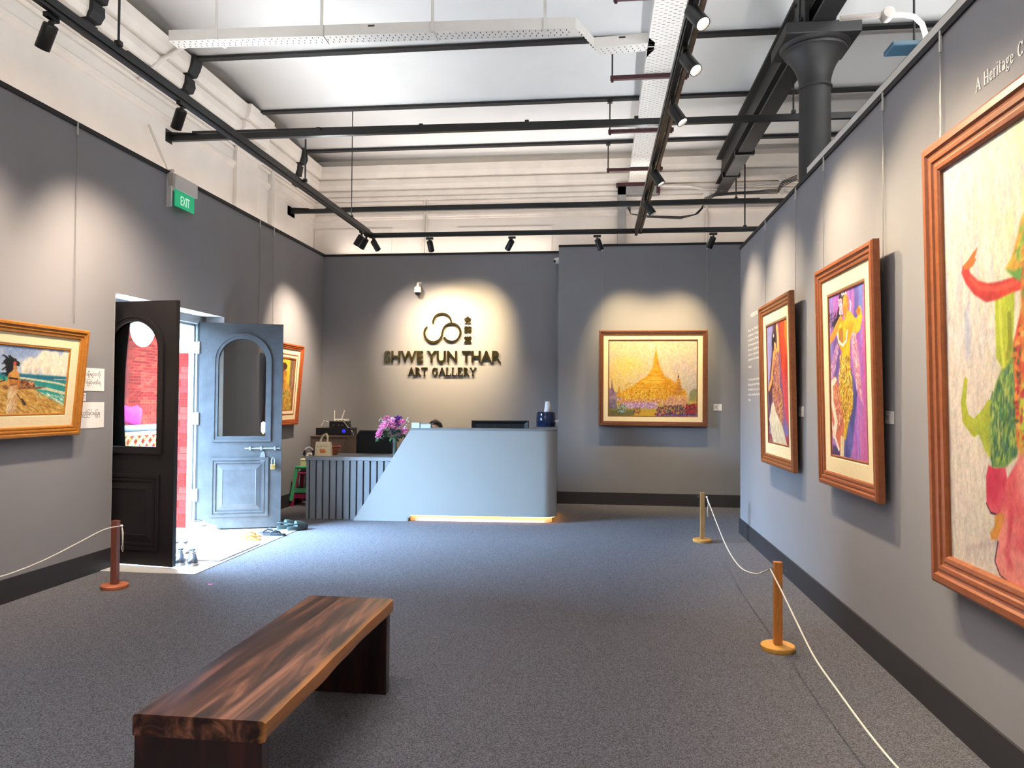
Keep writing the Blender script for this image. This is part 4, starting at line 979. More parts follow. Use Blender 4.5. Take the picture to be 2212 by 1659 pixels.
p.dabs(K((400, 920), (840, 960), (840, 1120), (560, 1010)), 70, ['dfe6cf', '6fc0ae', '2c9a90', 'f0e6c4'], 0.009, 3, -0.3, 0.2, 0.7)
p.dabs(K((-120, 880), (420, 900), (820, 1130), (820, 1290), (-120, 1290)), 420, ['e3bc6c', 'b07a34', 'f0d28c', 'c9963f', '96682c', 'dcae55'], 0.010, 4.0, -0.45, 0.15, 0.55)
p.poly(K((20, 850), (120, 830), (300, 770), (410, 840), (420, 860), (560, 862), (480, 885), (250, 890), (60, 890)), '8a5a3a', 0.01, c2='6a4030', nf=30); p.dabs(K((240, 780), (400, 800), (420, 870), (240, 880)), 40, ['b07a4a', '5a3426', 'd0a070', '8a4a34'], 0.010, 2.5, 0.2, 0.5); p.line(K((0, 800), (60, 780), (40, 740)), '3a2a2a', 0.008)
p.poly(K((40, 550), (75, 520), (100, 520), (125, 512), (150, 515), (195, 525), (212, 570), (240, 580), (205, 600), (190, 625), (160, 650), (130, 705), (80, 735), (60, 725), (95, 690), (60, 655), (85, 630), (60, 590)), '1f2022', 0.008)
for hs_ in (((110, 540), (70, 500), (40, 480), (20, 486)), ((130, 530), (110, 495), (95, 480)), ((150, 525), (128, 500), (118, 474)), ((90, 580), (50, 570), (15, 590)), ((110, 630), (70, 625), (30, 655), (14, 650)), ((110, 680), (70, 700), (30, 700), (20, 720)), ((190, 560), (225, 570), (243, 588)), ((200, 590), (230, 605), (236, 600))): p.line(K(*hs_), '1f2022', 0.022, w2=0.003)
p.poly(K((160, 600), (195, 600), (212, 640), (195, 665), (160, 660)), 'c88a58', 0.006); p.blob(K((180, 580))[0], 0.02, 'd05a4a', 0.5)
p.poly(K((100, 705), (150, 665), (200, 665), (228, 700), (240, 780), (238, 860), (205, 890), (200, 820), (120, 830), (105, 870), (80, 850), (90, 760)), 'd89a4e', 0.008, c2='b9743a', nf=25)
p.line(K((112, 755), (160, 760), (210, 768)), '2a2422', 0.012)
p.poly(K((118, 850), (200, 838), (208, 930), (198, 1010), (182, 1120), (190, 1290), (66, 1290), (75, 1120), (92, 990), (88, 900)), 'e8cda0', 0.01, c2='c99a68', nf=14, nz=20); p.dabs(K((90, 950), (190, 930), (185, 1280), (70, 1280)), 60, ['f3e2bf', 'c08a58', 'dcb482'], 0.007, 4, 1.2, 0.3, 0.6)
p.line(K((200, 945), (245, 1005)), '4a3428', 0.009); p.poly(K((240, 1000), (268, 995), (312, 1060), (300, 1088), (275, 1075)), '4a3630', 0.006)
p.build(t, 0.75)

# ---- figure painting beyond the door
X0 = XL+0.09
ar = onX(647, 830, X0); zt, zb = onX(652, 747, X0+0.03)[2], onX(641, 916, X0-0.04)[2]
t, p = picture('painting of a figure on yellow ground in a red-brown frame, behind the grey door leaf', 'left', (XL+0.035, ar[1]-0.50, zb), 1.0, zt-zb, 0.075, 0.12, FW_RED, 0.075, 0.009, 5, double=True)
K = lambda *c: [(600+x/7.54, 720+y/7.54) for x, y in c]
p.C[:] = p.col('d7c23a'); p.mixin(np.clip((p.noise(5, 3)-0.45)*3, 0, 1), 'b9b13c'); H = (p.Z-p.z0)/(p.z1-p.z0); p.mixin(np.clip((0.6-H)*1.6, 0, 1)*0.6, '9a7a34')
p.poly(K((215, 370), (285, 360), (230, 1290), (190, 1290), (225, 1000), (185, 850), (200, 600)), '7a5a44', 0.02, c2='8f6a52'); p.line(K((245, 600), (235, 800), (215, 900)), 'e0b090', 0.012)
p.poly(K((0, 480), (95, 475), (130, 480), (160, 530), (150, 570), (120, 590), (105, 650), (100, 860), (0, 900)), '6b3f2c', 0.015, c2='8a5236'); p.poly(K((100, 490), (130, 480), (155, 530), (148, 575), (110, 600)), '3a2c26', 0.01)
p.poly(K((95, 620), (130, 590), (150, 640), (150, 800), (200, 900), (228, 980), (215, 1070), (170, 1085), (190, 1150), (180, 1250), (90, 1270), (0, 1290), (0, 900), (95, 800)), 'd8a43a', 0.015, c2='c07a2e', nf=14); p.poly(K((95, 850), (150, 920), (215, 960), (225, 1020), (190, 1050), (150, 1000), (100, 940)), 'a3622a', 0.02); p.dabs(K((60, 860), (220, 950), (200, 1240), (60, 1260)), 90, ['e8c860', '8f9a3a', 'b0702c', 'd9b04a', '6a6a30'], 0.018, 2.2, 1.0, 0.8, 0.7)
p.build(t, 0.75)

# ---- paintings on the right partition
def right_pic(label, xl, xr_, tl, bl, fw, lw, wd, lean, res, seed, off=0.06, width=None):
    Xf = XR-off-0.045
    A = onX(xl, (tl+bl)/2, Xf); zt, zb = onX(xl, tl, Xf)[2], onX(xl, bl, Xf)[2]
    w = (A[1]-onX(xr_, (tl+bl)/2, Xf)[1]) if width is None else width
    return picture(label, 'right', (XR-off+0.02, A[1]-w/2, zb), w, zt-zb, fw, lw, wd, lean, res, seed)
t, p = right_pic('tall painting of a kneeling dancer before red and yellow drapery', 1639, 1706, 665, 997, 0.095, 0.10, FW_MID, 0.02, 0.0058, 21)
N = lambda *c: list(c)
U = (p.X-p.x0)/(p.x1-p.x0); H = (p.Z-p.z0)/(p.z1-p.z0)
p.C[:] = p.col('6a4a78'); p.mixin(np.clip((p.noise(5, 1.5)-0.4)*3, 0, 1)*0.7, '8f86b8')
p.dabs(N((1652, 690), (1702, 668), (1703, 985), (1652, 970)), 90, ['7a6ab0', '5a4a80', '9a90c8', '6a3a5a'], 0.022, 8, PI/2, 0.15, 0.4)
p.poly(N((1650, 680), (1659, 680), (1659, 740), (1657, 790), (1650, 780)), 'd9cf5a', 0.04); p.poly(N((1658, 682), (1668, 678), (1667, 760), (1660, 900), (1652, 900), (1652, 800)), '8a88c0', 0.05, c2='a79ad0', nf=6)
p.poly(N((1672, 672), (1680, 668), (1676, 760), (1668, 860), (1664, 900), (1660, 850), (1668, 760)), '4a2a3c', 0.04)
p.poly(N((1680, 666), (1706, 656), (1708, 940), (1698, 900), (1688, 820), (1684, 740)), 'c02a1e', 0.03, c2='d84a24', nf=9, nz=2)
p.poly(N((1694, 664), (1708, 656), (1708, 780), (1700, 770), (1694, 720)), 'ef8a1e', 0.05); p.poly(N((1699, 662), (1708, 658), (1708, 750), (1702, 740)), 'f6d53a', 0.04)
p.poly(N((1688, 790), (1706, 840), (1706, 930), (1694, 900)), 'd8506a', 0.06, 0.7)
p.poly(N((1650, 930), (1708, 945), (1708, 1000), (1650, 985)), '8f2a36', 0.03, c2='a8404a', nf=10)
p.poly(N((1668, 722), (1672, 714), (1676, 722), (1674, 745), (1670, 755), (1667, 745)), '1f181c', 0.012); p.blob((1671, 725), 0.025, 'f0e8ea', 0.6)
p.poly(N((1672, 738), (1676, 742), (1677, 762), (1672, 764)), 'dca45a', 0.01)
p.line(N((1678, 706), (1680, 725), (1681, 755), (1677, 768)), 'e0ae66', 0.06, w2=0.09)
p.line(N((1672, 768), (1669, 800), (1666, 825), (1661, 840)), 'dca05c', 0.085, w2=0.05)
p.poly(N((1671, 764), (1680, 758), (1684, 790), (1684, 830), (1690, 850), (1692, 900), (1690, 935), (1682, 930), (1674, 890), (1668, 850), (1674, 820)), 'b06a5a', 0.015, c2='c98a4a', nf=20)
p.dabs(N((1671, 764), (1682, 760), (1685, 830), (1692, 900), (1690, 935), (1674, 890), (1668, 850)), 260, ['d9a04a', '7a2a4a', 'e8c870', '9a4a6a', 'c87a9a', '5a2440'], 0.012, 1.8, 1.2, 0.8)
p.dabs(N((1652, 905), (1664, 900), (1672, 950), (1655, 965)), 60, ['2a1a22', '8a7a9a', 'd8c8d0', '5a3040'], 0.014, 2, 1.2)
p.poly(N((1667, 872), (1671, 868), (1676, 890), (1690, 920), (1700, 960), (1704, 985), (1694, 982), (1684, 978), (1674, 965), (1668, 945), (1662, 905)), 'efe2c8', 0.02, c2='d9c9a8', nf=10, nz=4); p.dabs(N((1667, 880), (1690, 930), (1700, 978), (1672, 955), (1664, 905)), 60, ['fffaf0', 'c9b48a', 'b8a890'], 0.010, 5, 1.1, 0.3, 0.6)
p.build(t, 0.8)
t, p = right_pic('tall painting of a dancer in yellow on purple ground, hung between the two other dancers', 1761.5, 1886, 588, 1041, 0.095, 0.105, FW_ORANGE, 0.02, 0.0042, 31)
U = (p.X-p.x0)/(p.x1-p.x0); H = (p.Z-p.z0)/(p.z1-p.z0)
st_ = p.noise(9, 1.3, 3)
p.C[:] = p.col('a864b8'); p.mixin(np.clip((st_-0.42)*4, 0, 1)*0.8, 'c878c0'); p.mixin(np.clip((p.noise(12, 1.6)-0.55)*4, 0, 1)*0.7, '7a6ac0')
p.mixin(np.clip((0.16-U)*8, 0, 1)*np.clip((H-0.4)*3, 0, 1)*0.9, '6f92d0'); p.mixin(np.clip((U-0.88)*9, 0, 1), 'd86a9a'); p.mixin(np.clip((0.35-H)*2.4, 0, 1)*(U < 0.4)*0.7, 'd89ab0')
p.dabs(N((1778, 630), (1872, 583), (1874, 1034), (1778, 1004)), 170, ['c06ac0', '8a5ab8', '6a78c8', 'd88ac4', 'b04aa8', '9a7ad0'], 0.020, 9, PI/2, 0.15, 0.45)
p.poly(N((1842, 596), (1853, 590), (1855, 660), (1850, 690), (1843, 690), (1846, 640)), '5a5aa8', 0.04, 0.9); p.poly(N((1853, 592), (1863, 588), (1864, 660), (1858, 720), (1855, 660)), '6a8ad0', 0.04, 0.9)
p.poly(N((1864, 588), (1874, 584), (1874, 1035), (1858, 1030), (1862, 860), (1866, 700)), 'c8549c', 0.05, 0.75, c2='d87ab0', nf=8, nz=2)
p.poly(N((1838, 800), (1846, 820), (1852, 850), (1848, 900), (1842, 960), (1834, 1010), (1820, 1000), (1828, 930), (1838, 890), (1842, 850)), '4a4a8a', 0.02, c2='6a6ab0', nf=10, nz=4); p.poly(N((1800, 960), (1815, 970), (1814, 1008), (1798, 990)), '4f3a6a', 0.02)
p.poly(N((1800, 740), (1812, 720), (1816, 780), (1806, 830), (1800, 820)), '5a4a90', 0.03, 0.85)
p.poly(N((1812, 640), (1818, 625), (1825, 628), (1826, 640), (1819, 660), (1820, 690), (1812, 704), (1802, 708), (1797, 700), (1807, 685), (1811, 660)), '221a26', 0.012); p.dabs(N((1786, 678), (1806, 676), (1806, 710), (1792, 704)), 26, ['2a2030', '3a2a44'], 0.006, 6, 0.6, 0.5)
p.dabs(N((1811, 648), (1818, 645), (1820, 678), (1813, 680)), 60, ['f0d2dc', 'e08aa8', 'fff2f4', 'c8688a'], 0.012, 1.3, 0.5, 1); p.dabs(N((1816, 628), (1828, 630), (1829, 640), (1818, 640)), 16, ['ffffff', 'f0e0e8'], 0.009, 1.4)
p.poly(N((1821, 642), (1826, 634), (1831, 640), (1833, 655), (1832, 672), (1830, 686), (1822, 686), (1820, 665)), 'e2ac3e', 0.01, c2='c98438', nf=16); p.line(N((1836, 650), (1838, 656), (1835, 680)), 'f4e8ee', 0.016)
p.line(N((1816, 694), (1806, 712), (1797, 730), (1790, 740), (1787, 728), (1786, 715)), 'd8943c', 0.075, w2=0.03)
p.line(N((1834, 692), (1846, 706), (1854, 700), (1858, 684), (1856, 670)), 'e2bc3a', 0.12, w2=0.055); p.poly(N((1848, 672), (1854, 661), (1859, 668), (1857, 680), (1851, 679)), 'c8762c', 0.01)
p.poly(N((1808, 720), (1813, 702), (1822, 690), (1834, 688), (1846, 700), (1842, 716), (1836, 735), (1836, 790), (1838, 815), (1843, 850), (1842, 880), (1834, 905), (1827, 950), (1818, 945), (1821, 910), (1813, 885), (1811, 850), (1816, 800), (1818, 760), (1810, 740)), 'e8c52a', 0.014, c2='d4a022', nf=14)
p.poly(N((1812, 712), (1820, 706), (1822, 730), (1819, 742), (1812, 734)), 'b07a3a', 0.015); p.line(N((1809, 722), (1812, 738), (1820, 746), (1828, 736), (1830, 715)), 'f2dce4', 0.02)
p.dabs(N((1814, 770), (1837, 770), (1843, 850), (1841, 885), (1828, 930), (1814, 885), (1811, 850)), 420, ['fbe84a', '8a6a20', 'd89a2a', 'fff29a', '6a4a2a', 'c87a2a'], 0.009, 2.2, 1.2, 0.7)
p.poly(N((1838, 720), (1848, 716), (1856, 760), (1863, 860), (1866, 875), (1857, 862), (1850, 840), (1845, 800), (1840, 770)), 'dca8c0', 0.02, 0.75, c2='c87aa8', nf=14, nz=4); p.dabs(N((1840, 722), (1848, 718), (1862, 860), (1850, 838)), 150, ['f4dce4', 'd8a060', 'e8b8c8', 'b05a80'], 0.008, 2.2, 1.4, 0.5)
p.poly(N((1807, 740), (1812, 750), (1806, 790), (1796, 830), (1788, 820), (1797, 780)), 'c88ab8', 0.02, 0.7); p.dabs(N((1807, 740), (1812, 750), (1800, 830), (1788, 820)), 70, ['f0d0e0', 'b070a8'], 0.007, 2.4, 1.2, 0.5)
p.poly(N((1793, 836), (1800, 815), (1806, 815), (1812, 840), (1818, 880), (1824, 920), (1816, 975), (1806, 950), (1790, 925), (1781, 900), (1781, 860)), 'cf6a54', 0.02, c2='dc8a5a', nf=12); p.dabs(N((1800, 825), (1812, 850), (1822, 920), (1808, 930), (1800, 880)), 150, ['d89a6a', 'a8425a', 'f0cfa8', 'b85a4a'], 0.009, 2, 1.3, 0.6)
p.poly(N((1796, 822), (1804, 814), (1808, 820), (1802, 832), (1796, 833)), 'f4ead0', 0.01); p.line(N((1797, 832), (1798, 870), (1803, 895), (1806, 912), (1802, 938)), 'f2e8d2', 0.05, w2=0.06); p.line(N((1786, 892), (1796, 912), (1804, 945), (1812, 970)), 'f0e2d0', 0.03)
p.poly(N((1816, 940), (1824, 945), (1823, 985), (1829, 1004), (1818, 1003), (1815, 985)), 'ecd7a8', 0.01); p.poly(N((1812, 1000), (1832, 1004), (1836, 1012), (1812, 1008)), 'b83a3a', 0.015); p.line(N((1855, 1012), (1862, 1008), (1868, 1014)), '7a3a6a', 0.006)
p.build(t, 0.8)
# big dancer painting reaching out of the frame
t, p = right_pic('huge painting of a dancer in red and green on pale ground, wide wooden frame', 1998, 2212, 324, 1251, 0.14, 0.0, FW_ORANGE, 0.018, 0.0046, 41, width=1.95)
U = (p.X-p.x0)/(p.x1-p.x0); H = (p.Z-p.z0)/(p.z1-p.z0)
p.C[:] = p.col('d9ccbc'); w = np.clip((H-0.35)*1.6, 0, 1)*np.clip(1.2-U*3.2, 0, 1); p.mixin(w*0.9, 'b6b6c0'); p.mixin(np.clip((p.noise(6, 2)-0.5)*4, 0, 1)*np.clip(H*1.5-0.4, 0, 1)*0.55, 'e3dcc8'); p.mixin(np.clip((p.noise(5, 2.5)-0.52)*4, 0, 1)*0.35, 'c9b6bc')
p.mixin(np.clip(1-np.hypot((U-0.52)/0.42, (H-0.78)/0.5), 0, 1), 'f4e99c')
p.dabs(N((2037, 380), (2212, 260), (2212, 760), (2037, 760)), 160, ['c3c3d2', 'e8e2cc', 'd0c4cc', 'b4bacb', 'efe9c9', 'dcd0c0'], 0.024, 7, PI/2, 0.4, 0.3)
p.dabs(N((2037, 760), (2130, 760), (2130, 1290), (2037, 1240)), 90, ['d8cabc', 'e2d6c8', 'cbbcb4', 'ddd2c4'], 0.026, 5, PI/2, 0.5, 0.4)
p.poly(N((2060, 470), (2068, 480), (2064, 640), (2056, 600)), 'eee8c8', 0.03, 0.6); p.poly(N((2082, 660), (2094, 690), (2096, 780), (2086, 770)), 'a9b0c2', 0.03, 0.8); p.poly(N((2120, 400), (2135, 420), (2140, 560), (2128, 540)), 'ebe0c8', 0.05, 0.6)
p.poly(N((2140, 1170), (2152, 1165), (2156, 1178), (2130, 1185), (2085, 1190), (2090, 1178)), 'b5a0a0', 0.03, 0.6)
p.line(N((2086, 822), (2081, 870), (2086, 905), (2104, 925), (2128, 905), (2140, 890)), 'a8b030', 0.03, w2=0.10); p.poly(N((2090, 912), (2110, 905), (2140, 880), (2140, 992), (2128, 975), (2116, 940), (2100, 928)), 'b3b83a', 0.012, c2='9aa834', nf=12)
p.poly(N((2150, 830), (2190, 735), (2200, 760), (2198, 985), (2170, 1012), (2142, 1010), (2136, 930)), '5f8a48', 0.012, c2='7f9a4a', nf=12, nz=4); p.dabs(N((2140, 860), (2185, 760), (2196, 985), (2142, 1005)), 150, ['3f7a4a', '8fa84a', '4a6a5a', 'b0b85a', '2f5a3c'], 0.012, 3, 1.4, 0.4, 0.7)
p.poly(N((2148, 618), (2192, 606), (2190, 700), (2186, 770), (2170, 800), (2152, 775)), 'b5bf36', 0.012, c2='a0b030', nf=10, nz=3); p.line(N((2160, 640), (2162, 720), (2168, 790)), 'd6d65a', 0.02, 0.7); p.line(N((2180, 680), (2182, 740), (2178, 770)), '7a7a28', 0.03, 0.6)
p.poly(N((2188, 745), (2212, 640), (2300, 640), (2300, 1010), (2212, 1000), (2196, 960), (2192, 850)), 'c8402c', 0.012, c2='d86a34', nf=9); p.dabs(N((2190, 760), (2212, 660), (2300, 660), (2300, 1000), (2196, 960)), 260, ['e88a3a', '8a1f24', '4a5a2a', 'f0b060', 'b02a34', '3a2a2a'], 0.016, 1.8, 0.8, 1.0, 0.8)
p.poly(N((2080, 574), (2077, 590), (2086, 612), (2104, 636), (2130, 653), (2152, 648), (2185, 632), (2230, 618), (2250, 570), (2212, 580), (2190, 598), (2160, 608), (2135, 612), (2112, 606), (2096, 590), (2092, 577)), 'cf3a30', 0.01, c2='b82a2c', nf=10); p.line(N((2095, 600), (2115, 622), (2150, 625), (2195, 612)), 'e2604a', 0.02, 0.6)
p.poly(N((2081, 582), (2082, 572), (2091, 562), (2101, 546), (2112, 533), (2109, 546), (2106, 556), (2109, 560), (2102, 574), (2092, 582)), 'cc6a2c', 0.006)
p.poly(N((2172, 580), (2185, 556), (2196, 515), (2206, 470), (2230, 420), (2330, 420), (2330, 640), (2212, 606), (2190, 596)), 'b9be3c', 0.012, c2='d09a3a', nf=10); p.poly(N((2172, 582), (2190, 585), (2212, 575), (2212, 612), (2190, 600)), '5f9a44', 0.015); p.dabs(N((2190, 560), (2212, 470), (2320, 440), (2320, 590)), 120, ['6fa040', 'd8c850', 'c8702c', '9ab040'], 0.016, 2, 1, 0.8, 0.7)
p.poly(N((2135, 1005), (2150, 1012), (2172, 1010), (2178, 1050), (2176, 1100), (2160, 1112), (2140, 1108), (2131, 1085), (2130, 1030)), 'c8304a', 0.01, c2='dc5a68', nf=8); p.line(N((2131, 1088), (2140, 1108), (2160, 1113), (2176, 1101)), '4a2040', 0.008)
p.poly(N((2172, 1040), (2212, 970), (2330, 960), (2330, 1340), (2212, 1290), (2180, 1262), (2158, 1240), (2149, 1212), (2156, 1170), (2160, 1120)), 'd85a60', 0.012, c2='e88a80', nf=6); p.poly(N((2180, 1110), (2212, 1060), (2260, 1040), (2212, 1130), (2175, 1180)), 'c02a44', 0.03, 0.8); p.poly(N((2170, 1190), (2212, 1160), (2212, 1220), (2180, 1230)), 'c9304a', 0.04, 0.7); p.line(N((2156, 1170), (2149, 1212), (2160, 1242), (2190, 1268), (2212, 1280)), '4a2040', 0.008)
p.poly(N((2150, 1112), (2164, 1106), (2170, 1118), (2160, 1150), (2155, 1166), (2141, 1166), (2139, 1150), (2148, 1138)), 'd08a3a', 0.01)
# the rest of the figure, beyond the picture's edge
p.poly(N((2205, 600), (2230, 470), (2300, 440), (2370, 470), (2400, 600), (2380, 760), (2395, 1000), (2300, 1020), (2200, 1000), (2205, 760)), 'b9be3c', 0.02, c2='cf5a34', nf=6); p.dabs(N((2210, 600), (2240, 480), (2370, 480), (2390, 620), (2385, 990), (2205, 990)), 260, ['e88a3a', '8a1f24', '6fa040', 'f0b060', 'd8c850', 'b02a34'], 0.02, 1.8, 0.8, 1.0, 0.8)
p.line(N((2380, 560), (2440, 590), (2520, 560), (2560, 470), (2560, 380)), 'cf3a30', 0.14, w2=0.08); p.blob((2562, 350), 0.07, 'cc6a2c', 0.3)
p.poly(N((2200, 980), (2395, 990), (2480, 1150), (2560, 1420), (2380, 1500), (2230, 1330), (2180, 1200)), 'd85a60', 0.02, c2='e88a80', nf=5); p.line(N((2300, 1020), (2360, 1200), (2420, 1430)), 'c02a44', 0.07, 0.6); p.line(N((2240, 1020), (2260, 1180), (2280, 1360)), 'f0b0a0', 0.05, 0.6)
p.poly(N((2275, 455), (2320, 455), (2325, 400), (2270, 400)), 'd59a52', 0.01); p.blob((2298, 345), 0.125, 'd8a05a', 0.08, 1.0, 0.78); p.blob((2300, 290), 0.13, '241a1c', 0.08, 1.0, 0.95)
for s_ in (-1, 1): p.blob((2298+s_*16, 338), 0.012, '241a1c', 0.3, 1.0, 1.8)
p.line(N((2288, 378), (2298, 382), (2308, 378)), 'b03030', 0.014); p.dabs(N((2262, 260), (2340, 250), (2345, 300), (2262, 300)), 20, ['f4e8ee', 'e06a8a', 'f0d060'], 0.03, 1.2)
p.build(t, 0.66)

# hanging wires and hooks ------------------------------------------------------
HOOK = mat('pale_hook', 'd9d5d0', 0.4, 0.3, noise=0.05)
def hang(side, a, top, z, label):
    """pair of thin wires from the wall top to a picture"""
    if side == 'right': loc = (XR-0.012, a, z); ex = (-0.004, 0); n = (0, 1)
    elif side == 'left': loc = (XL+0.012, a, z); ex = (0.004, 0); n = (0, 1)
    else: loc = (a, YBR-0.012, z); ex = (0, -0.004); n = (1, 0)
    t = thing('hanging_wire', label, 'wire', loc, 0, 'picture hanging wires')
    bm = B(); tube(bm, [(0, 0, 0), (0, 0, top-z)], 0.0016, 5)
    if side != 'back': tube(bm, [(n[0]*0.012, n[1]*0.012, 0), (n[0]*0.004, n[1]*0.004, top-z)], 0.0013, 5)
    obj('wire', bm, WIRE, t)
    bm = B(); box(bm, -0.006, 0.006, -0.006, 0.006, top-z-0.075, top-z+0.03, 0.002); obj('hook', bm, HOOK, t)
    return t
for px, py, zlow, lb in ((1656, 490, 2.35, 'thin wire holding the kneeling dancer painting, far one'), (1722, 410, 2.35, 'thin wire holding the kneeling dancer painting, near one'), (1783, 350, 2.35, 'thin wire holding the dancer in yellow, far one'), (1912, 210, 2.25, 'thin wire holding the dancer in yellow, near one'), (2037, 85, 2.55, 'thin wire holding the huge dancer painting')):
    q = onX(px, py, XR); hang('right', q[1], ZR-0.01, zlow, lb)
for px, py, zlow, lb in ((165, 270, 2.1, 'thin wire holding the beach painting'), (590, 495, 2.05, 'thin wire holding the painting behind the grey door leaf, far one'), (560, 480, 2.05, 'thin wire holding the painting behind the grey door leaf, near one')):
    q = onX(px, py, XL); hang('left', q[1], ZL-0.01, zlow, lb)
for px, lb in ((1301, 'thin wire holding the pagoda painting beside the wall step'), (1527, 'thin wire holding the pagoda painting beside the partition')):
    q = onY(px, 600, YBR); hang('back', q[0], ZBR-0.01, 2.45, lb)

# small title cards and papers --------------------------------------------------
GREYINK = mat('grey_print', '6d6a6c', 0.8, noise=0.05)
def card(label, side, pts, lines, big=False):
    if side == 'back': c = [onY(x, y, YBR-0.002) for x, y in pts]; w = c[1][0]-c[0][0]; loc = ((c[0][0]+c[1][0])/2, YBR-0.001, c[1][2]); rz = 0
    elif side == 'right': c = [onX(x, y, XR-0.002) for x, y in pts]; w = c[0][1]-c[1][1]; loc = (XR-0.001, (c[0][1]+c[1][1])/2, c[1][2]); rz = -PI/2
    else: c = [onX(x, y, XL+0.002) for x, y in pts]; w = c[1][1]-c[0][1]; loc = (XL+0.001, (c[0][1]+c[1][1])/2, c[1][2]); rz = PI/2
    h = c[0][2]-c[1][2]
    t = thing('title_card' if not big else 'paper_notice', label, 'card' if not big else 'notice', loc, rz)
    bm = B(); box(bm, -w/2, w/2, -0.006 if not big else -0.002, 0, 0, h); s = obj('sheet', bm, CARD, t)
    bm = B()
    for x0, x1, z, th in lines:
        y = -0.0065 if not big else -0.0025
        v = [bm.verts.new(p) for p in ((-w/2+x0*w, y, (z-th)*h), (-w/2+x1*w, y, (z-th)*h), (-w/2+x1*w, y, (z+th)*h), (-w/2+x0*w, y, (z+th)*h))]; bm.faces.new(v)
    if lines: obj('print', bm, GREYINK, s)
    else: bm.free()
    return t, w, h
LN = [(0.08, 0.14, 0.86, 0.06), (0.18, 0.7, 0.86, 0.025), (0.1, 0.5, 0.62, 0.03), (0.1, 0.45, 0.52, 0.03), (0.1, 0.5, 0.36, 0.03), (0.4, 0.6, 0.12, 0.025)]
card('small white title card beside the pagoda painting', 'back', ((1541.5, 873), (1559, 887)), LN)
card('small white title card beside the dancer in yellow', 'right', ((1914.5, 888), (1931, 916)), LN)
card('small white title card between the kneeling dancer and the dancer in yellow', 'right', ((1727, 878), (1736, 900)), LN)
card('small white card beside the beach painting, between two paper notices', 'left', ((168, 849), (184, 866)), [(0.7, 0.9, 0.7, 0.04), (0.7, 0.85, 0.4, 0.04)])
def paper_text(t, w, h, body, zc, hh, x0, x1):
    me = text_mesh(body, 1.0, 0.0)
    a = np.empty(len(me.vertices)*3); me.vertices.foreach_get('co', a); a = a.reshape(-1, 3); lo, hi = a.min(0), a.max(0)
    sx = (x1-x0)*w/(hi[0]-lo[0]); sz = hh*h/(hi[1]-lo[1])
    me.transform(Matrix.Translation((-w/2+x0*w, -0.0026, zc*h-hh*h/2)) @ Matrix.Rotation(PI/2, 4, 'X') @ Matrix.Diagonal((sx, sz, 1, 1)) @ Matrix.Translation((-lo[0], -lo[1], 0)))
    me.materials.append(INK); mobj('lettering', me, t)
t, w, h = card('upper white paper notice with two lines of Burmese beside the beach painting', 'left', ((150, 792), (224.5, 845)), [], True)
paper_text(t, w, h, 'ပန်းချီများကို', 0.72, 0.32, 0.30, 0.88); paper_text(t, w, h, 'လက်ြဖင့်မထိရ', 0.36, 0.30, 0.26, 0.90)
t, w, h = card('lower white paper notice with one line of Burmese beside the beach painting', 'left', ((150, 869), (224, 923)), [], True)
paper_text(t, w, h, 'ဆူညံြခင်းမြပုရ', 0.56, 0.32, 0.30, 0.88)

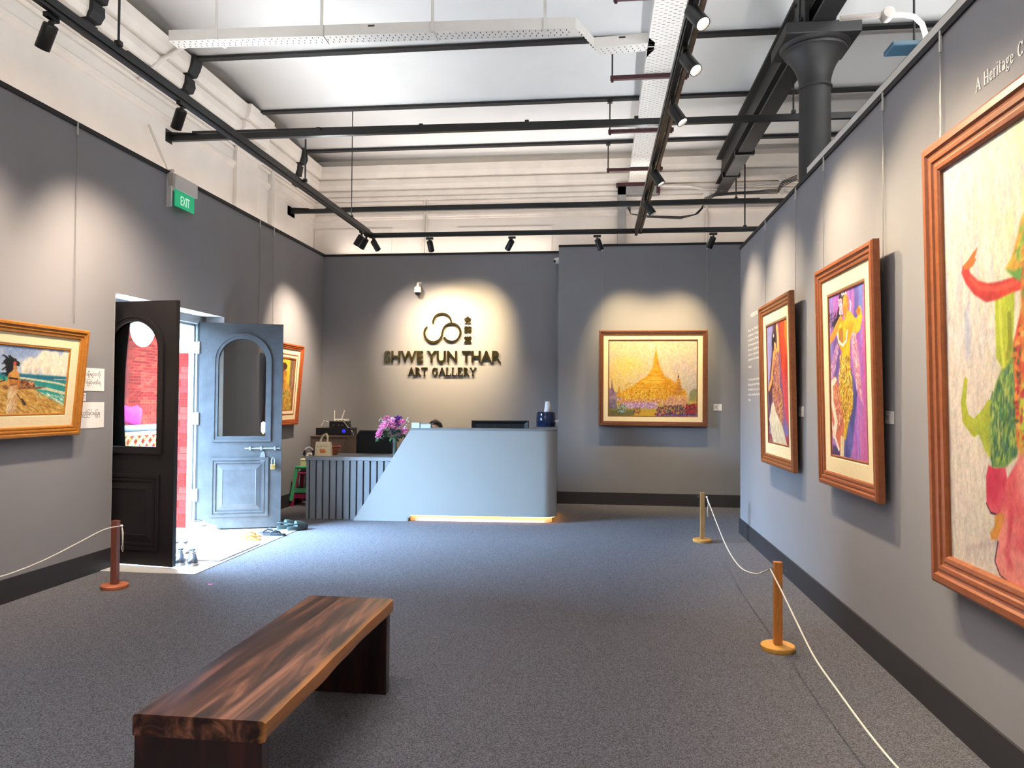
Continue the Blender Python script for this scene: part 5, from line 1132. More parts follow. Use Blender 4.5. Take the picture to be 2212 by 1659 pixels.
# serif lettering -----------------------------------------------------------------
def glyph(ch):
    """strokes of a seriffed letter (cap height 1): bars (x0,y0,x1,y1,width) and arcs (cx,cy,rx,ry,a0,a1,thin,thick)"""
    S = lambda x, y, l=0.3: ('b', x-l/2, y, x+l/2, y, 0.055)
    V = lambda x, y0, y1, w=0.14: ('b', x, y0, x, y1, w)
    return {
        'A': ([('b', .1, 0, .44, .98, .07), ('b', .42, 1.0, .80, 0, .15), ('b', .22, .36, .62, .36, .05), S(.1, .027, .26), S(.8, .027, .3)], .94),
        'H': ([V(.18, 0, 1), V(.72, 0, 1), ('b', .2, .52, .7, .52, .055), S(.18, .027), S(.72, .027), S(.18, .973), S(.72, .973)], .94),
        'e': ([('a', .3, .33, .25, .32, 25, 330, .05, .12), ('b', .08, .38, .53, .38, .05)], .62),
        'r': ([V(.17, 0, .66, .12), S(.17, .027, .28), S(.1, .64, .16), ('a', .36, .46, .18, .18, 70, 160, .05, .1), ('b', .36, .58, .44, .6, .1)], .52),
        'i': ([V(.17, 0, .66, .12), S(.17, .027, .28), S(.1, .64, .14), ('b', .17, .82, .17, .95, .13)], .36),
        't': ([V(.18, .06, .86, .12), ('b', .03, .63, .38, .63, .055), ('a', .3, .12, .12, .1, 180, 320, .05, .07)], .44),
        'a': ([('a', .24, .19, .18, .19, 0, 360, .05, .11), V(.45, .02, .48, .12), ('a', .28, .47, .18, .17, 0, 165, .05, .08), ('b', .45, .03, .56, .03, .05)], .62),
        'g': ([('a', .27, .45, .19, .2, 0, 360, .05, .1), ('a', .27, -.13, .23, .15, 0, 360, .05, .08), ('b', .15, .22, .2, .02, .07), ('b', .42, .6, .56, .66, .07)], .62),
        'C': ([('a', .45, .5, .38, .48, 38, 322, .06, .15), ('b', .76, .66, .76, .96, .05), ('b', .76, .06, .76, .24, .04)], .92),
        'R': ([V(.18, 0, 1), S(.18, .027), S(.12, .973, .2), ('a', .34, .74, .26, .24, -90, 90, .055, .14), ('b', .14, .973, .36, .973, .055), ('b', .2, .5, .36, .5, .055), ('b', .38, .5, .68, .03, .13), S(.74, .027, .2)], .88),
        'T': ([V(.42, 0, 1), S(.42, .027), ('b', .02, .96, .82, .96, .075), ('b', .04, .78, .04, .96, .06), ('b', .8, .78, .8, .96, .06)], .9),
        'G': ([('a', .45, .5, .38, .48, 38, 322, .06, .15), ('b', .76, .66, .76, .96, .05), V(.72, .1, .42), S(.72, .42, .28)], .96),
        'L': ([V(.18, 0, 1), S(.18, .973), ('b', .05, .035, .7, .035, .07), ('b', .68, .03, .68, .28, .06)], .78),
        'E': ([V(.18, 0, 1), ('b', .05, .965, .68, .965, .07), ('b', .05, .035, .72, .035, .07), ('b', .2, .52, .5, .52, .06), ('b', .66, .76, .66, .97, .06), ('b', .7, .03, .7, .26, .06), ('b', .5, .42, .5, .62, .05)], .82),
        'Y': ([V(.42, 0, .48), ('b', .42, .46, .1, .98, .14), ('b', .42, .46, .74, .98, .07), S(.42, .027), S(.1, .973, .28), S(.74, .973, .24)], .86),
    }[ch]
def glyph_bm(ch, depth, fat=1.0):
    bm = B(); st, adv = glyph(ch)
    def quad(P):
        A = [bm.verts.new((x, 0, z)) for x, z in P]; C = [bm.verts.new((x, -depth, z)) for x, z in P]
        bm.faces.new(A); bm.faces.new(C[::-1])
        for i in range(4): bm.faces.new((A[i], A[(i+1) % 4], C[(i+1) % 4], C[i]))
    for s in st:
        if s[0] == 'b':
            _, x0, y0, x1, y1, w = s; w *= fat; d = math.hypot(x1-x0, y1-y0); nx, ny = -(y1-y0)/d*w/2, (x1-x0)/d*w/2
            quad([(x0+nx, y0+ny), (x1+nx, y1+ny), (x1-nx, y1-ny), (x0-nx, y0-ny)])
        else:
            _, cx, cy, rx, ry, a0, a1, t0, t1 = s; n = max(6, int(abs(a1-a0)/15)); pr = None
            for k in range(n+1):
                a = math.radians(a0+(a1-a0)*k/n); w = (t0+(t1-t0)*abs(math.cos(a)))*fat
                o = (cx+rx*math.cos(a), cy+ry*math.sin(a)); i = (cx+(rx-w)*math.cos(a), cy+(ry-w)*math.sin(a))
                if pr: quad([pr[0], o, i, pr[1]])
                pr = (o, i)
    return bm, adv
WHITEV = mat('white_vinyl', 'f1ece8', 0.6, noise=0.01)
# title on the right partition, above the huge painting
pa = onX(2108.5, 201, XR); pb = onX(2112, 168, XR); ca = pb[2]-pa[2]
pe = onX(2192, 120, XR)
t = thing('wall_title', 'white seriffed title lettering on the partition above the huge painting', 'lettering', (XR-0.001, pa[1], pa[2]), -PI/2)
txt = 'A Heritage C'; tot = sum(glyph(c)[1] if c != ' ' else 0.45 for c in txt[:10]); sx = (pa[1]-pe[1])/tot; x = 0
for ch in txt:
    if ch == ' ': x += 0.45*sx; continue
    bm, adv = glyph_bm(ch, 0.002, 1.1); bm.transform(Matrix.Translation((x, 0, 0)) @ Matrix.Diagonal((sx, 1, ca, 1))); obj('letter', bm, WHITEV, t); x += adv*sx
# small text panel beyond the kneeling dancer
q0 = onX(1616, 712, XR)
t = thing('wall_text', 'small white text block on the partition beside the kneeling dancer', 'lettering', (XR-0.001, q0[1], onX(1616, 868, XR)[2]), -PI/2)
zz0 = t.location.z
def wline(body, py, hpx=6.0, px0=1616.5, px1=None):
    a = onX(px0, py, XR); me = text_mesh(body, 1.0, 0.0)
    s = hpx/1600*8.4*1.25
    y1 = onX(px1 if px1 else 1641, py, XR)[1]; co = np.empty(len(me.vertices)*3); me.vertices.foreach_get('co', co); wmax = co.reshape(-1, 3)[:, 0].max()
    sx = (a[1]-y1)/wmax
    me.transform(Matrix.Translation((q0[1]-a[1], -0.001, a[2]-zz0)) @ Matrix.Rotation(PI/2, 4, 'X') @ Matrix.Diagonal((sx, s, 1, 1))); me.materials.append(WHITEV); mobj('text_line', me, t)
wline('HERITAGE', 686, 9, 1622)
for k, s in enumerate(('Shwe Yun Thar Art', 'exhibition in Yangon.', 'the Dance of Theatre', 'Commissioned with', 'photos. It gladly sup', 'culture, memories,', 'signature of nation')): wline(s, 718+10.9*k-0.6*k)
wline('nostalgia.', 795, px1=1624)
for k, s in enumerate(('A diverse but illumi', 'dating ancient Myan', 'wedded art as it is', 'holds remarked with')): wline(s, 823+10.9*k-0.4*k)
wline('Yangon.', 866, px1=1622)

# ================================================================== sign on the back wall
GOLDM = mat('polished_dark_gold', '8d7a45', 0.16, 1.0, noise=0.05)
ys = YB-0.035
q = onY(955, 811, ys)
t = thing('wall_sign', 'polished gallery sign of raised letters and ring emblem on the back wall', 'sign', (q[0], YB, q[2]))
S0 = t.location
def add_text(body, x0, x1, yt, yb_, bold=0.0, name='letter', depth=0.03):
    a, b = onY(x0, yb_, ys), onY(x1, yt, ys)
    me = text_mesh(body, 1.0, 0.5, bold); co = np.empty(len(me.vertices)*3); me.vertices.foreach_get('co', co); co = co.reshape(-1, 3); lo, hi = co.min(0), co.max(0)
    sx = (b[0]-a[0])/(hi[0]-lo[0]); sz = (b[2]-a[2])/(hi[1]-lo[1])
    me.transform(Matrix.Translation((a[0]-S0.x, -0.005-depth/2, a[2]-S0.z)) @ Matrix.Rotation(PI/2, 4, 'X') @ Matrix.Diagonal((sx, sz, depth, 1)) @ Matrix.Translation((-lo[0], -lo[1], 0)))
    bm = B(); bm.from_mesh(me); bpy.data.meshes.remove(me)
    seen = set(); bm.verts.ensure_lookup_table()
    isl = []
    for v in bm.verts:
        if v.index in seen: continue
        stack = [v]; s = []; seen.add(v.index)
        while stack:
            u = stack.pop(); s.append(u.index)
            for e in u.link_edges:
                w = e.other_vert(u)
                if w.index not in seen: seen.add(w.index); stack.append(w)
        isl.append(set(s))
    return bm, isl
def add_letters(body, *a, **k):
    bm, isl = add_text(body, *a, **k)
    for s in isl:
        b2 = bm.copy(); b2.verts.ensure_lookup_table()
        bmesh.ops.delete(b2, geom=[v for v in b2.verts if v.index not in s], context='VERTS'); obj('letter', b2, GOLDM, t)
    bm.free()
add_letters('SHWE YUN THAR', 829.5, 1082, 757.5, 783, bold=0.022)
for k, ch in enumerate('金韵堂'):
    yc = (690.5, 711, 733)[k]; bm, isl = add_text(ch, 1002, 1018, yc-8, yc+8, bold=0.012, depth=0.02); obj('character', bm, GOLDM, t)
a, b = onY(881, 811, ys), onY(1028.5, 794, ys); txt = 'ART GALLERY'; tot = sum(glyph(c)[1] if c != ' ' else .5 for c in txt); sx = (b[0]-a[0])/tot; x = a[0]-S0.x
for ch in txt:
    if ch == ' ': x += .5*sx; continue
    bm, adv = glyph_bm(ch, 0.03, 1.25); bm.transform(Matrix.Translation((x, -0.003, a[2]-S0.z)) @ Matrix.Diagonal((sx, 1, b[2]-a[2], 1))); obj('letter', bm, GOLDM, t); x += adv*sx
def ribbon(pts, wmul, name):
    """flat band of varying width standing off the wall through points given in photo pixels"""
    P = [onY(x, y, ys) for x, y in pts]; bm = B(); n = len(P); rows = []
    for i in range(n):
        d = P[min(i+1, n-1)]-P[max(i-1, 0)]; d = np.array([d[0], d[2]]); d /= np.linalg.norm(d); w = wmul[i]/2
        L_ = (P[i][0]-S0.x-d[1]*w, P[i][2]-S0.z+d[0]*w); R_ = (P[i][0]-S0.x+d[1]*w, P[i][2]-S0.z-d[0]*w)
        rows.append([bm.verts.new((c[0], y, c[1])) for c, y in ((L_, -0.004), (R_, -0.004), (R_, -0.034), (L_, -0.034))])
    for a, b in zip(rows, rows[1:]):
        for k in range(4): bm.faces.new((a[k], a[(k+1) % 4], b[(k+1) % 4], b[k]))
    bm.faces.new(rows[0]); bm.faces.new(rows[-1][::-1]); obj(name, bm, GOLDM, t)
kk = lambda cx, cy, r, a0, a1, n: [(800+(cx+r*math.cos(math.radians(a)))/7.135, 660+(cy-r*math.sin(math.radians(a)))/7.135) for a in np.linspace(a0, a1, n)]
A = kk(1105, 262, 140, 186, -2, 24); ribbon(A, [0.020+0.010*math.sin(PI*i/23) for i in range(24)], 'ring_arc')
A = kk(968, 425, 138, 133, 365, 30)+kk(1250, 415, 138, 172, -148, 40); ribbon(A, [0.020+0.014*abs(math.sin(PI*i/30)) for i in range(70)], 'ring_arc')
# ================================================================== bench
BW = bpy.data.materials.new('raintree_wood'); BW.use_nodes = True; nt = BW.node_tree; b = nt.nodes['Principled BSDF']
b.inputs['Roughness'].default_value = 0.3; b.inputs['Specular IOR Level'].default_value = 0.5
tc = nt.nodes.new('ShaderNodeTexCoord'); mp = nt.nodes.new('ShaderNodeMapping'); mp.inputs['Scale'].default_value = (7.5, 0.55, 7.5); nt.links.new(tc.outputs['Object'], mp.inputs['Vector'])
n1 = nt.nodes.new('ShaderNodeTexNoise'); n1.inputs['Scale'].default_value = 1.6; n1.inputs['Detail'].default_value = 7; n1.inputs['Roughness'].default_value = 0.62; n1.inputs['Distortion'].default_value = 1.1
nt.links.new(mp.outputs[0], n1.inputs['Vector'])
cr = nt.nodes.new('ShaderNodeValToRGB'); E_ = cr.color_ramp.elements
E_[0].position = 0.36; E_[0].color = (*L('150b09'), 1); E_[1].position = 0.68; E_[1].color = (*L('946249'), 1)
e1 = E_.new(0.46); e1.color = (*L('331c15'), 1); e2 = E_.new(0.54); e2.color = (*L('593628'), 1)
nt.links.new(n1.outputs['Fac'], cr.inputs['Fac'])
sp = nt.nodes.new('ShaderNodeSeparateXYZ'); nt.links.new(tc.outputs['Object'], sp.inputs[0])
ad = nt.nodes.new('ShaderNodeMath'); ad.operation = 'MULTIPLY_ADD'; ad.inputs[1].default_value = 0.07; nt.links.new(n1.outputs['Fac'], ad.inputs[0]); nt.links.new(sp.outputs['X'], ad.inputs[2])
mr = nt.nodes.new('ShaderNodeMapRange'); mr.inputs['From Min'].default_value = 0.232; mr.inputs['From Max'].default_value = 0.262; nt.links.new(ad.outputs[0], mr.inputs['Value'])
mx = nt.nodes.new('ShaderNodeMix'); mx.data_type = 'RGBA'; mx.inputs['B'].default_value = (*L('b0733a'), 1)
nt.links.new(mr.outputs[0], mx.inputs['Factor']); nt.links.new(cr.outputs['Color'], mx.inputs['A']); nt.links.new(mx.outputs['Result'], b.inputs['Base Color'])
bp = nt.nodes.new('ShaderNodeBump'); bp.inputs['Strength'].default_value = 0.06; nt.links.new(n1.outputs['Fac'], bp.inputs['Height']); nt.links.new(bp.outputs['Normal'], b.inputs['Normal'])
BLEG = wood('raintree_leg', '1c0b09', '4a2016', 2.2, (5, 5, 0.9), 0.3, 1.6, (0.3, 0.72), coat=0.3, mid='24100c')
bx, by0, by1, bh = -1.273, 2.278, 3.758, 0.47
t = thing('wooden_bench', 'dark polished slab bench with a live edge on the carpet', 'bench', (bx, (by0+by1)/2, 0))
hy = (by1-by0)/2
bm = B(); n = 44; rows = []
for i in range(n+1):
    y = -hy+2*hy*i/n
    e = 0.004*math.sin(i*0.18)+0.002*math.sin(i*0.5+1)
    u = 0.0 if i in (0, n) else 0.005+0.002*math.sin(i*0.25+0.6)+0.001*math.sin(i*0.7)
    xr = 0.226+e*0.6
    sec = [(-0.224, bh-0.07), (-0.226, bh-0.066), (-0.226, bh-0.008), (-0.218, bh), (xr-0.012, bh), (xr, bh-0.007), (xr+0.003-u*0.3, bh-0.03), (xr-u, bh-0.064+u*0.2), (xr-u-0.012, bh-0.07)]
    rows.append([bm.verts.new((x, y, z)) for x, z in sec])
for a, c in zip(rows, rows[1:]):
    m = len(a)
    for k in range(m): bm.faces.new((a[k], a[(k+1) % m], c[(k+1) % m], c[k]))
bm.faces.new(rows[0]); bm.faces.new(rows[-1][::-1]); obj('seat_slab', bm, BW, t, 35)
for y0, y1, w in ((-hy+0.003, -hy+0.066, 0.213), (hy-0.066, hy-0.003, 0.214)):
    bm = B(); box(bm, -0.222, w, y0, y1, 0, bh-0.07, 0.004); obj('leg_panel', bm, BLEG, t)

# ================================================================== stanchions and cords
def stanchion(label, px, py, wood_m, base_m, h=0.53, ph=0.024, hook_ang=0.0):
    q = onZ(px, py)
    t = thing('rope_post', label, 'post', q, hook_ang)
    bm = B(); lathe(bm, [(0.0, 0), (0.097, 0), (0.10, 0.004), (0.10, 0.026), (0.095, 0.031), (0, 0.031)], 40); obj('base', bm, base_m, t, 40)
    bm = B(); box(bm, -ph, ph, -ph, ph, 0.031, h, 0.003); obj('post', bm, wood_m, t)
    for s in (-1, 1):
        bm = B(); tube(bm, [(s*ph, 0, h-0.045), (s*(ph+0.008), 0, h-0.045)], 0.0025, 6); tube(bm, [(s*(ph+0.018)+0.010*math.cos(a), 0.0, h-0.045+0.010*math.sin(a)) for a in np.linspace(0, 2*PI, 14)[:-1]], 0.0022, 6, closed=True); obj('eye_hook', bm, STEEL, t)
    return t, Vector(q)
W1 = wood('post_dark', '5b2f24', '7a4334', 6, (10, 10, 1), 0.5); W1b = wood('base_terracotta', 'a3583a', 'bd6f4c', 5, (3, 3, 3), 0.5)
W2 = wood('post_oak', '9a5a22', 'c58038', 6, (10, 10, 1), 0.45); W2b = wood('base_oak', 'd2933c', 'e6ad55', 5, (3, 3, 3), 0.45)
W3 = wood('post_pale', '8a6238', 'b08a5a', 6, (10, 10, 1), 0.3); W3b = wood('base_tan', 'b07a36', 'cf9a50', 5, (3, 3, 3), 0.45)
ta, qa = stanchion('dark brown rope post with round base standing before the black door leaf', 247.5, 1270, W1, W1b)
tb, qb = stanchion('orange-brown oak rope post with round base beside the right partition', 1680, 1403, W2, W2b)
tc_, qc = stanchion('pale brown rope post standing near the pagoda wall', 1517, 1170, W3, W3b, 0.525, 0.023)
def cord(label, pts, tail=None, r=0.0045):
    pts = [Vector(p) for p in pts]; o0 = pts[0].copy(); t = thing('barrier_cord', label, 'cord', o0, 0, 'white barrier cords')
    # smooth through the points
    out = []
    for i in range(len(pts)-1):
        p0, p1, p2, p3 = pts[max(i-1, 0)], pts[i], pts[i+1], pts[min(i+2, len(pts)-1)]
        for k in range(8):
            u = k/8; out.append(0.5*((2*p1)+(p2-p0)*u+(2*p0-5*p1+4*p2-p3)*u*u+(3*p1-p0-3*p2+p3)*u**3)-o0)
    out.append(pts[-1]-o0)
    bm = B(); tube(bm, out, r, 8); obj('cord', bm, ROPE, t, 180)
    if tail:
        for k, tl in enumerate(tail):
            bm = B(); tube(bm, [Vector(p)-o0 for p in tl], r*0.75, 6); obj('tail', bm, ROPE, t, 180)
        bm = B(); sphere(bm, Vector(tail[0][0])-o0, 0.011, 10, 8); obj('knot', bm, ROPE, t, 180)
    return t
h1 = qa+Vector((0.05, 0, 0.487)); Xa = qa.x
pl_ = [onX(x, y, Xa+0.04*(x/262)) for x, y in ((225, 1144), (170, 1172), (110, 1203), (55, 1227), (0, 1246))]
e0, e1_ = Vector(pl_[-2]), Vector(pl_[-1]); far = e1_+(e1_-e0)*1.3+Vector((0, 0, 0.02))
end = Vector((Xa, far.y-0.8, 0.48))
cord('white cord from the dark brown post towards the camera along the left wall', [h1]+pl_+[far, end], [[h1, h1+Vector((0.012, -0.008, -0.06)), h1+Vector((0.016, -0.01, -0.14)), h1+Vector((0.006, -0.008, -0.17)), h1+Vector((0.02, -0.01, -0.2))], [h1, h1+Vector((0.02, -0.01, -0.05)), h1+Vector((0.022, -0.01, -0.19))]])
stq = Vector((Xa-0.05, end.y, 0))
hb = qb+Vector((-0.045, 0, 0.487)); hc = qc+Vector((0.043, -0.02, 0.48))
mid = [onX(x, y, hc.x+(hb.x-hc.x)*f) for x, y, f in ((1545, 1122, 0.12), (1570, 1182, 0.35), (1598, 1224, 0.6), (1630, 1239, 0.82), (1652, 1234, 0.93))]
mid = [m for m in mid if m[2] > 0.02]
cord('white cord sagging between the pale post and the oak post', [hc]+mid+[hb], [[hc, hc+Vector((0.014, -0.01, -0.07)), hc+Vector((0.006, -0.01, -0.15)), hc+Vector((0.012, -0.01, -0.21))]])
vis = [onX(x, y, hb.x+0.02*f) for x, y, f in ((1690, 1280, 0.2), (1720, 1342, .4), (1760, 1421, .6), (1815, 1500, 0.8), (1880, 1588, 1), (1942, 1662, 1))]
e0, e1_ = Vector(vis[-2]), Vector(vis[-1]); nx_ = e1_+(e1_-e0)*1.2+Vector((0, 0, 0.02)); endp = Vector((hb.x+0.02, nx_.y-1.0, 0.487))
cord('white cord from the oak post sweeping towards the camera along the partition', [hb]+vis+[nx_, endp])

# ================================================================== reception desk
CT = mat('pale_laminate', '8f8f8d', 0.42, noise=0.02, nscale=2); CTOP = mat('grey_counter_top', '6f7274', 0.4, noise=0.03)
SLATM = mat('grey_slat', '767a7f', 0.5, noise=0.04, nscale=6); SLATB = mat('dark_groove', '2c2d30', 0.7, noise=0.05)
c0 = onZ(763, 1124.3); c1 = onZ(1188, 1131.5); yaw = math.atan2(c1[1]-c0[1], c1[0]-c0[0])
DM = Matrix.Translation(Vector(c0)) @ Matrix.Rotation(yaw, 4, 'Z'); DI = np.array(DM.inverted())
nd = np.array([math.sin(yaw), -math.cos(yaw), 0.0])
def dl_(px, py, y=0.0):
    """photo pixel -> desk coordinates on the plane at desk depth y"""
    p = np.array(DM @ Vector((0, y, 0))); w = onPlane(px, py, p, nd); return (DI @ np.array([*w, 1]))[:3]
def dz_(px, py, z):
    w = onZ(px, py, z); return (DI @ np.array([*w, 1]))[:3]
tl = dl_(886.5, 927); CH = tl[2]; XT = tl[0]
rb_ = dz_(1202, 1106, 0.0); CW_ = max(rb_[0], dl_(1196, 1000)[0]+0.02); CD = rb_[1]
t = thing('reception_counter', 'pale grey reception counter with slanted end, rounded corner and warm underlight', 'counter', c0, yaw)
R = 0.17; path = [(0.0, 0.0)]
xs = dl_(881, 1126)[0]
for x in np.linspace(0.12, XT, 6): path.append((x, 0.0))
path += [(x, 0.0) for x in np.linspace(XT+0.02, CW_-R, 8)]
path += [(CW_-R+R*math.sin(a), R-R*math.cos(a)) for a in np.linspace(0.15, PI/2, 10)]
path += [(CW_, y) for y in np.linspace(R+0.1, CD, 4)]
path = sorted(set([(x, y) for x, y in path]+[(xs-0.001, 0.0), (xs+0.004, 0.0), (xs+0.03, 0.0)]), key=lambda q: (q[1] > 1e-6, q[0] if q[1] <= 1e-6 else q[1]))
def zlo(x, y):
    if x < xs: return 0.0
    if x < xs+0.02 and y < 1e-6: return 0.045
    return 0.075
def ztop(x, y): return CH if (x >= XT or y > 0) else max(0.004, CH*x/XT)
def shell(bm, inset, zl, zt):
    rows = []
    for i, (x, y) in enumerate(path):
        x2, y2 = path[min(i+1, len(path)-1)]; x0, y0 = path[max(i-1, 0)]; d = Vector((x2-x0, y2-y0)).normalized(); nn = Vector((-d.y, d.x))
        ox, oy = x+nn.x*inset[0], y+nn.y*inset[0]; ix, iy = x+nn.x*inset[1], y+nn.y*inset[1]
        a, c = zl(x, y), zt(x, y)
        rows.append([bm.verts.new(v) for v in ((ox, oy, a), (ox, oy, c), (ix, iy, c), (ix, iy, a))])
    for a, c in zip(rows, rows[1:]):
        for k in range(4): bm.faces.new((a[k], a[(k+1) % 4], c[(k+1) % 4], c[k]))
    bm.faces.new(rows[0]); bm.faces.new(rows[-1][::-1])
bm = B(); shell(bm, (0, 0.05), zlo, lambda x, y: ztop(x, y)-(0.012 if x >= XT else 0)); obj('front_panel', bm, CT, t, 25)
full = path; path = [q for q in full if q[0] >= XT-1e-6 or q[1] > 0]
bm = B(); shell(bm, (-0.004, 0.30), lambda x, y: CH-0.012, lambda x, y: CH+0.016)
# wide corner of the transaction top would cross itself, so keep the inner offset modest
bm.free()
bm = B(); shell(bm, (-0.003, 0.15), lambda x, y: CH-0.012, lambda x, y: CH+0.014); obj('counter_top', bm, CTOP, t, 25)
bm = B(); box(bm, XT, CW_-0.15, 0.15, 0.30, CH-0.012, CH+0.013); box(bm, CW_-0.30, CW_-0.15, 0.30, CD, CH-0.012, CH+0.013); obj('transaction_shelf', bm, CTOP, t)
path = [q for q in full if q[0] >= xs+0.01 or q[1] > 0]
LEDM = mat('led_strip', 'ffb055', 0.5, emit=16.0)
bm = B(); shell(bm, (0.062, 0.075), lambda x, y: 0.0, lambda x, y: 0.075); obj('toe_panel', bm, mat('cream_toe', 'efe3cc', 0.6, noise=0.02), t)
bm = B(); shell(bm, (0.022, 0.034), lambda x, y: 0.066, lambda x, y: 0.0745); obj('led_strip', bm, LEDM, t)
path = full
bm = B(); box(bm, xs-0.015, xs-0.003, 0.0, 0.07, 0, 0.07); obj('recess_end', bm, CT, t)
bm = B(); box(bm, XT+0.02, CW_-0.06, 0.055, 0.72, 0.70, 0.735); obj('inner_worktop', bm, CTOP, t)
for x in (XT+0.3, CW_-0.35):
    bm = B(); box(bm, x, x+0.03, 0.09, 0.66, 0, 0.70); obj('inner_support', bm, CTOP, t)
bm = B(); box(bm, CW_-0.012, CW_-0.004, CD-0.05, CD-0.02, 0.03, 0.075); obj('plug', bm, CARD, t)
# slatted low desk beside it
sy = 0.07; sl = dl_(660, 1119, sy)[0]; sh = dl_(660, 986, sy)[2]
t = thing('slatted_desk', 'low grey desk with vertical slats joined to the counter', 'desk', DM @ Vector((sl, sy, 0)), yaw)
wd_ = XT+0.05-sl
bm = B(); box(bm, 0.0, wd_, 0.012, 0.03, 0, sh-0.05); obj('back_board', bm, SLATB, t)
pitch = 0.0815*(dl_(829, 1100, sy)[0]-dl_(668, 1100, sy)[0])/(11*0.0815); x = dl_(668.5, 1100, sy)[0]-sl
bm = B(); box(bm, 0.0, x-0.016, 0.0, 0.03, 0, sh-0.045, 0.002); obj('corner_post', bm, SLATM, t)
bm = B(); box(bm, 0, pitch-0.019, -0.004, 0.012, 0.0, sh-0.045, 0.002); SM = me_from(bm, 'slat', SLATM)
while x < min(wd_-0.07, XT*0.98-sl):
    zcap = sh
    o = mobj('slat', SM, t); o.location = (x+0.003, 0, 0); x += pitch
bm = B(); box(bm, -0.012, wd_, -0.014, 0.62, sh-0.045, sh, 0.004); obj('desk_top', bm, mat('desk_top_grey', '7f8285', 0.5, noise=0.03), t)
bm = B(); box(bm, 0.0, 0.03, 0.03, 0.58, 0, sh-0.045); obj('side_panel', bm, SLATM, t)
SH = sh; DT = lambda px, py: Vector(onZ(px, py, SH))       # a point on the desk top

# ------------------------------------------------------------------ flowers
GLS = mat('vase_glass', 'dfe8e4', 0.05, trans=0.95, ior=1.4)
v0 = DM @ Vector((dl_(853, 985, sy+0.13)[0], sy+0.13, SH))
t = thing('glass_vase', 'slender clear glass vase holding the bouquet on the slatted desk', 'vase', v0)
bm = B(); lathe(bm, [(0, 0.0), (0.034, 0.0), (0.036, 0.01), (0.028, 0.09), (0.027, 0.16), (0.036, 0.235), (0.034, 0.235), (0.024, 0.16), (0.025, 0.09), (0.03, 0.02), (0, 0.018)], 24, cap=False); obj('body', bm, GLS, t, 50)
bm = B(); lathe(bm, [(0, 0.02), (0.028, 0.02), (0.024, 0.09), (0.023, 0.12), (0, 0.12)], 20, cap=False); obj('water', bm, mat('vase_water', 'e9f2ee', 0.0, trans=1.0, ior=1.33), t, 50)
GREEN = mat('leaf_green', '3d6b3f', 0.6, noise=0.2, nscale=30); STEM = mat('stem_green', '4a7340', 0.6, noise=0.1)
def bloom_mesh(name, m, r, layers, seed, ruffle=0.25):
    bm = B(); rn = random.Random(seed)
    for L_ in range(layers):
        f = L_/(layers-1) if layers > 1 else 0; n = 3+int(3*f); rr = r*(0.25+0.75*f); op = 0.25+0.95*f; zz = r*(0.55-0.55*f)
        for k in range(n):
            a = 2*PI*k/n+L_*0.9+rn.uniform(-.1, .1); wid = 1.5*PI/n*0.9
            g = []
            for i in range(4):
                row = []
                for j in range(5):
                    u = i/3; v = (j-2)/2; th = a+v*wid*0.6*(0.5+0.5*math.sin(PI*min(1, u+0.15)))
                    rad = rr*(0.25+0.75*u**0.8*math.sin(op)) ; z = zz-0.45*r+u*rr*0.9*math.cos(op*0.9)+rn.uniform(-1, 1)*ruffle*r*0.12*u-0.12*rr*abs(v)*u
                    row.append(bm.verts.new((rad*math.cos(th), rad*math.sin(th), z)))
                g.append(row)
            for i in range(3):
                for j in range(4): bm.faces.new((g[i][j], g[i][j+1], g[i+1][j+1], g[i+1][j]))
    sphere(bm, (0, 0, -0.3*r), 0.3*r, 8, 6)
    return me_from(bm, name, m, 180)
PK = [mat('pink_petal_%d' % k, c, 0.6, noise=0.12, nscale=40) for k, c in enumerate(('e687b6', 'ee9fc4', 'd96fa6'))]
PU = [mat('purple_petal_%d' % k, c, 0.6, noise=0.15, nscale=40) for k, c in enumerate(('8a3fb0', '6c2a92'))]
bl_p = [bloom_mesh('bloom', PK[k], 0.064, 4, k) for k in range(3)]; bl_u = [bloom_mesh('bloom', PU[k], 0.058, 4, 9+k, 0.5) for k in range(2)]
lf = B()
for s in range(3):
    q = [(0, 0, 0), (0.018, 0.02, 0.005), (0.016, 0.05, 0.0), (0, 0.075, -0.012), (-0.016, 0.05, 0.0), (-0.018, 0.02, 0.005)]
    Mx = Matrix.Rotation(s*2.1, 4, 'Z') @ Matrix.Rotation(-0.4, 4, 'X'); vs = [lf.verts.new(Mx @ Vector(p)) for p in q]; lf.faces.new(vs)
LEAFM = me_from(lf, 'leaves', GREEN)
wb = B()
for k in range(5): sphere(wb, (0.02*math.cos(k*1.3), 0.02*math.sin(k*2.1), 0.012*k-0.02), 0.0085, 8, 6)
WBM = me_from(wb, 'bloom', mat('white_petal', 'ece6ea', 0.6, noise=0.05), 180)
mouth = v0+Vector((0, 0, 0.225))
FL = [(833, 902, 'p'), (845, 907, 'p'), (868, 910, 'p'), (819, 934, 'p'), (822, 922, 'p'), (845, 937, 'p'), (863, 934, 'p'), (857, 920, 'p'), (873, 929, 'p'), (829, 917, 'p'), (846, 917, 'p'), (817, 938, 'p'), (851, 944, 'p'),
      (860, 902, 'u'), (853, 909, 'u'), (839, 914, 'u'), (848, 926, 'u'), (856, 929, 'u'), (862, 913, 'u'), (823, 908, 'w'), (880, 908, 'w'), (837, 924, 'w'), (818, 945, 'w'), (876, 923, 'w'), (824, 941, 'w')]
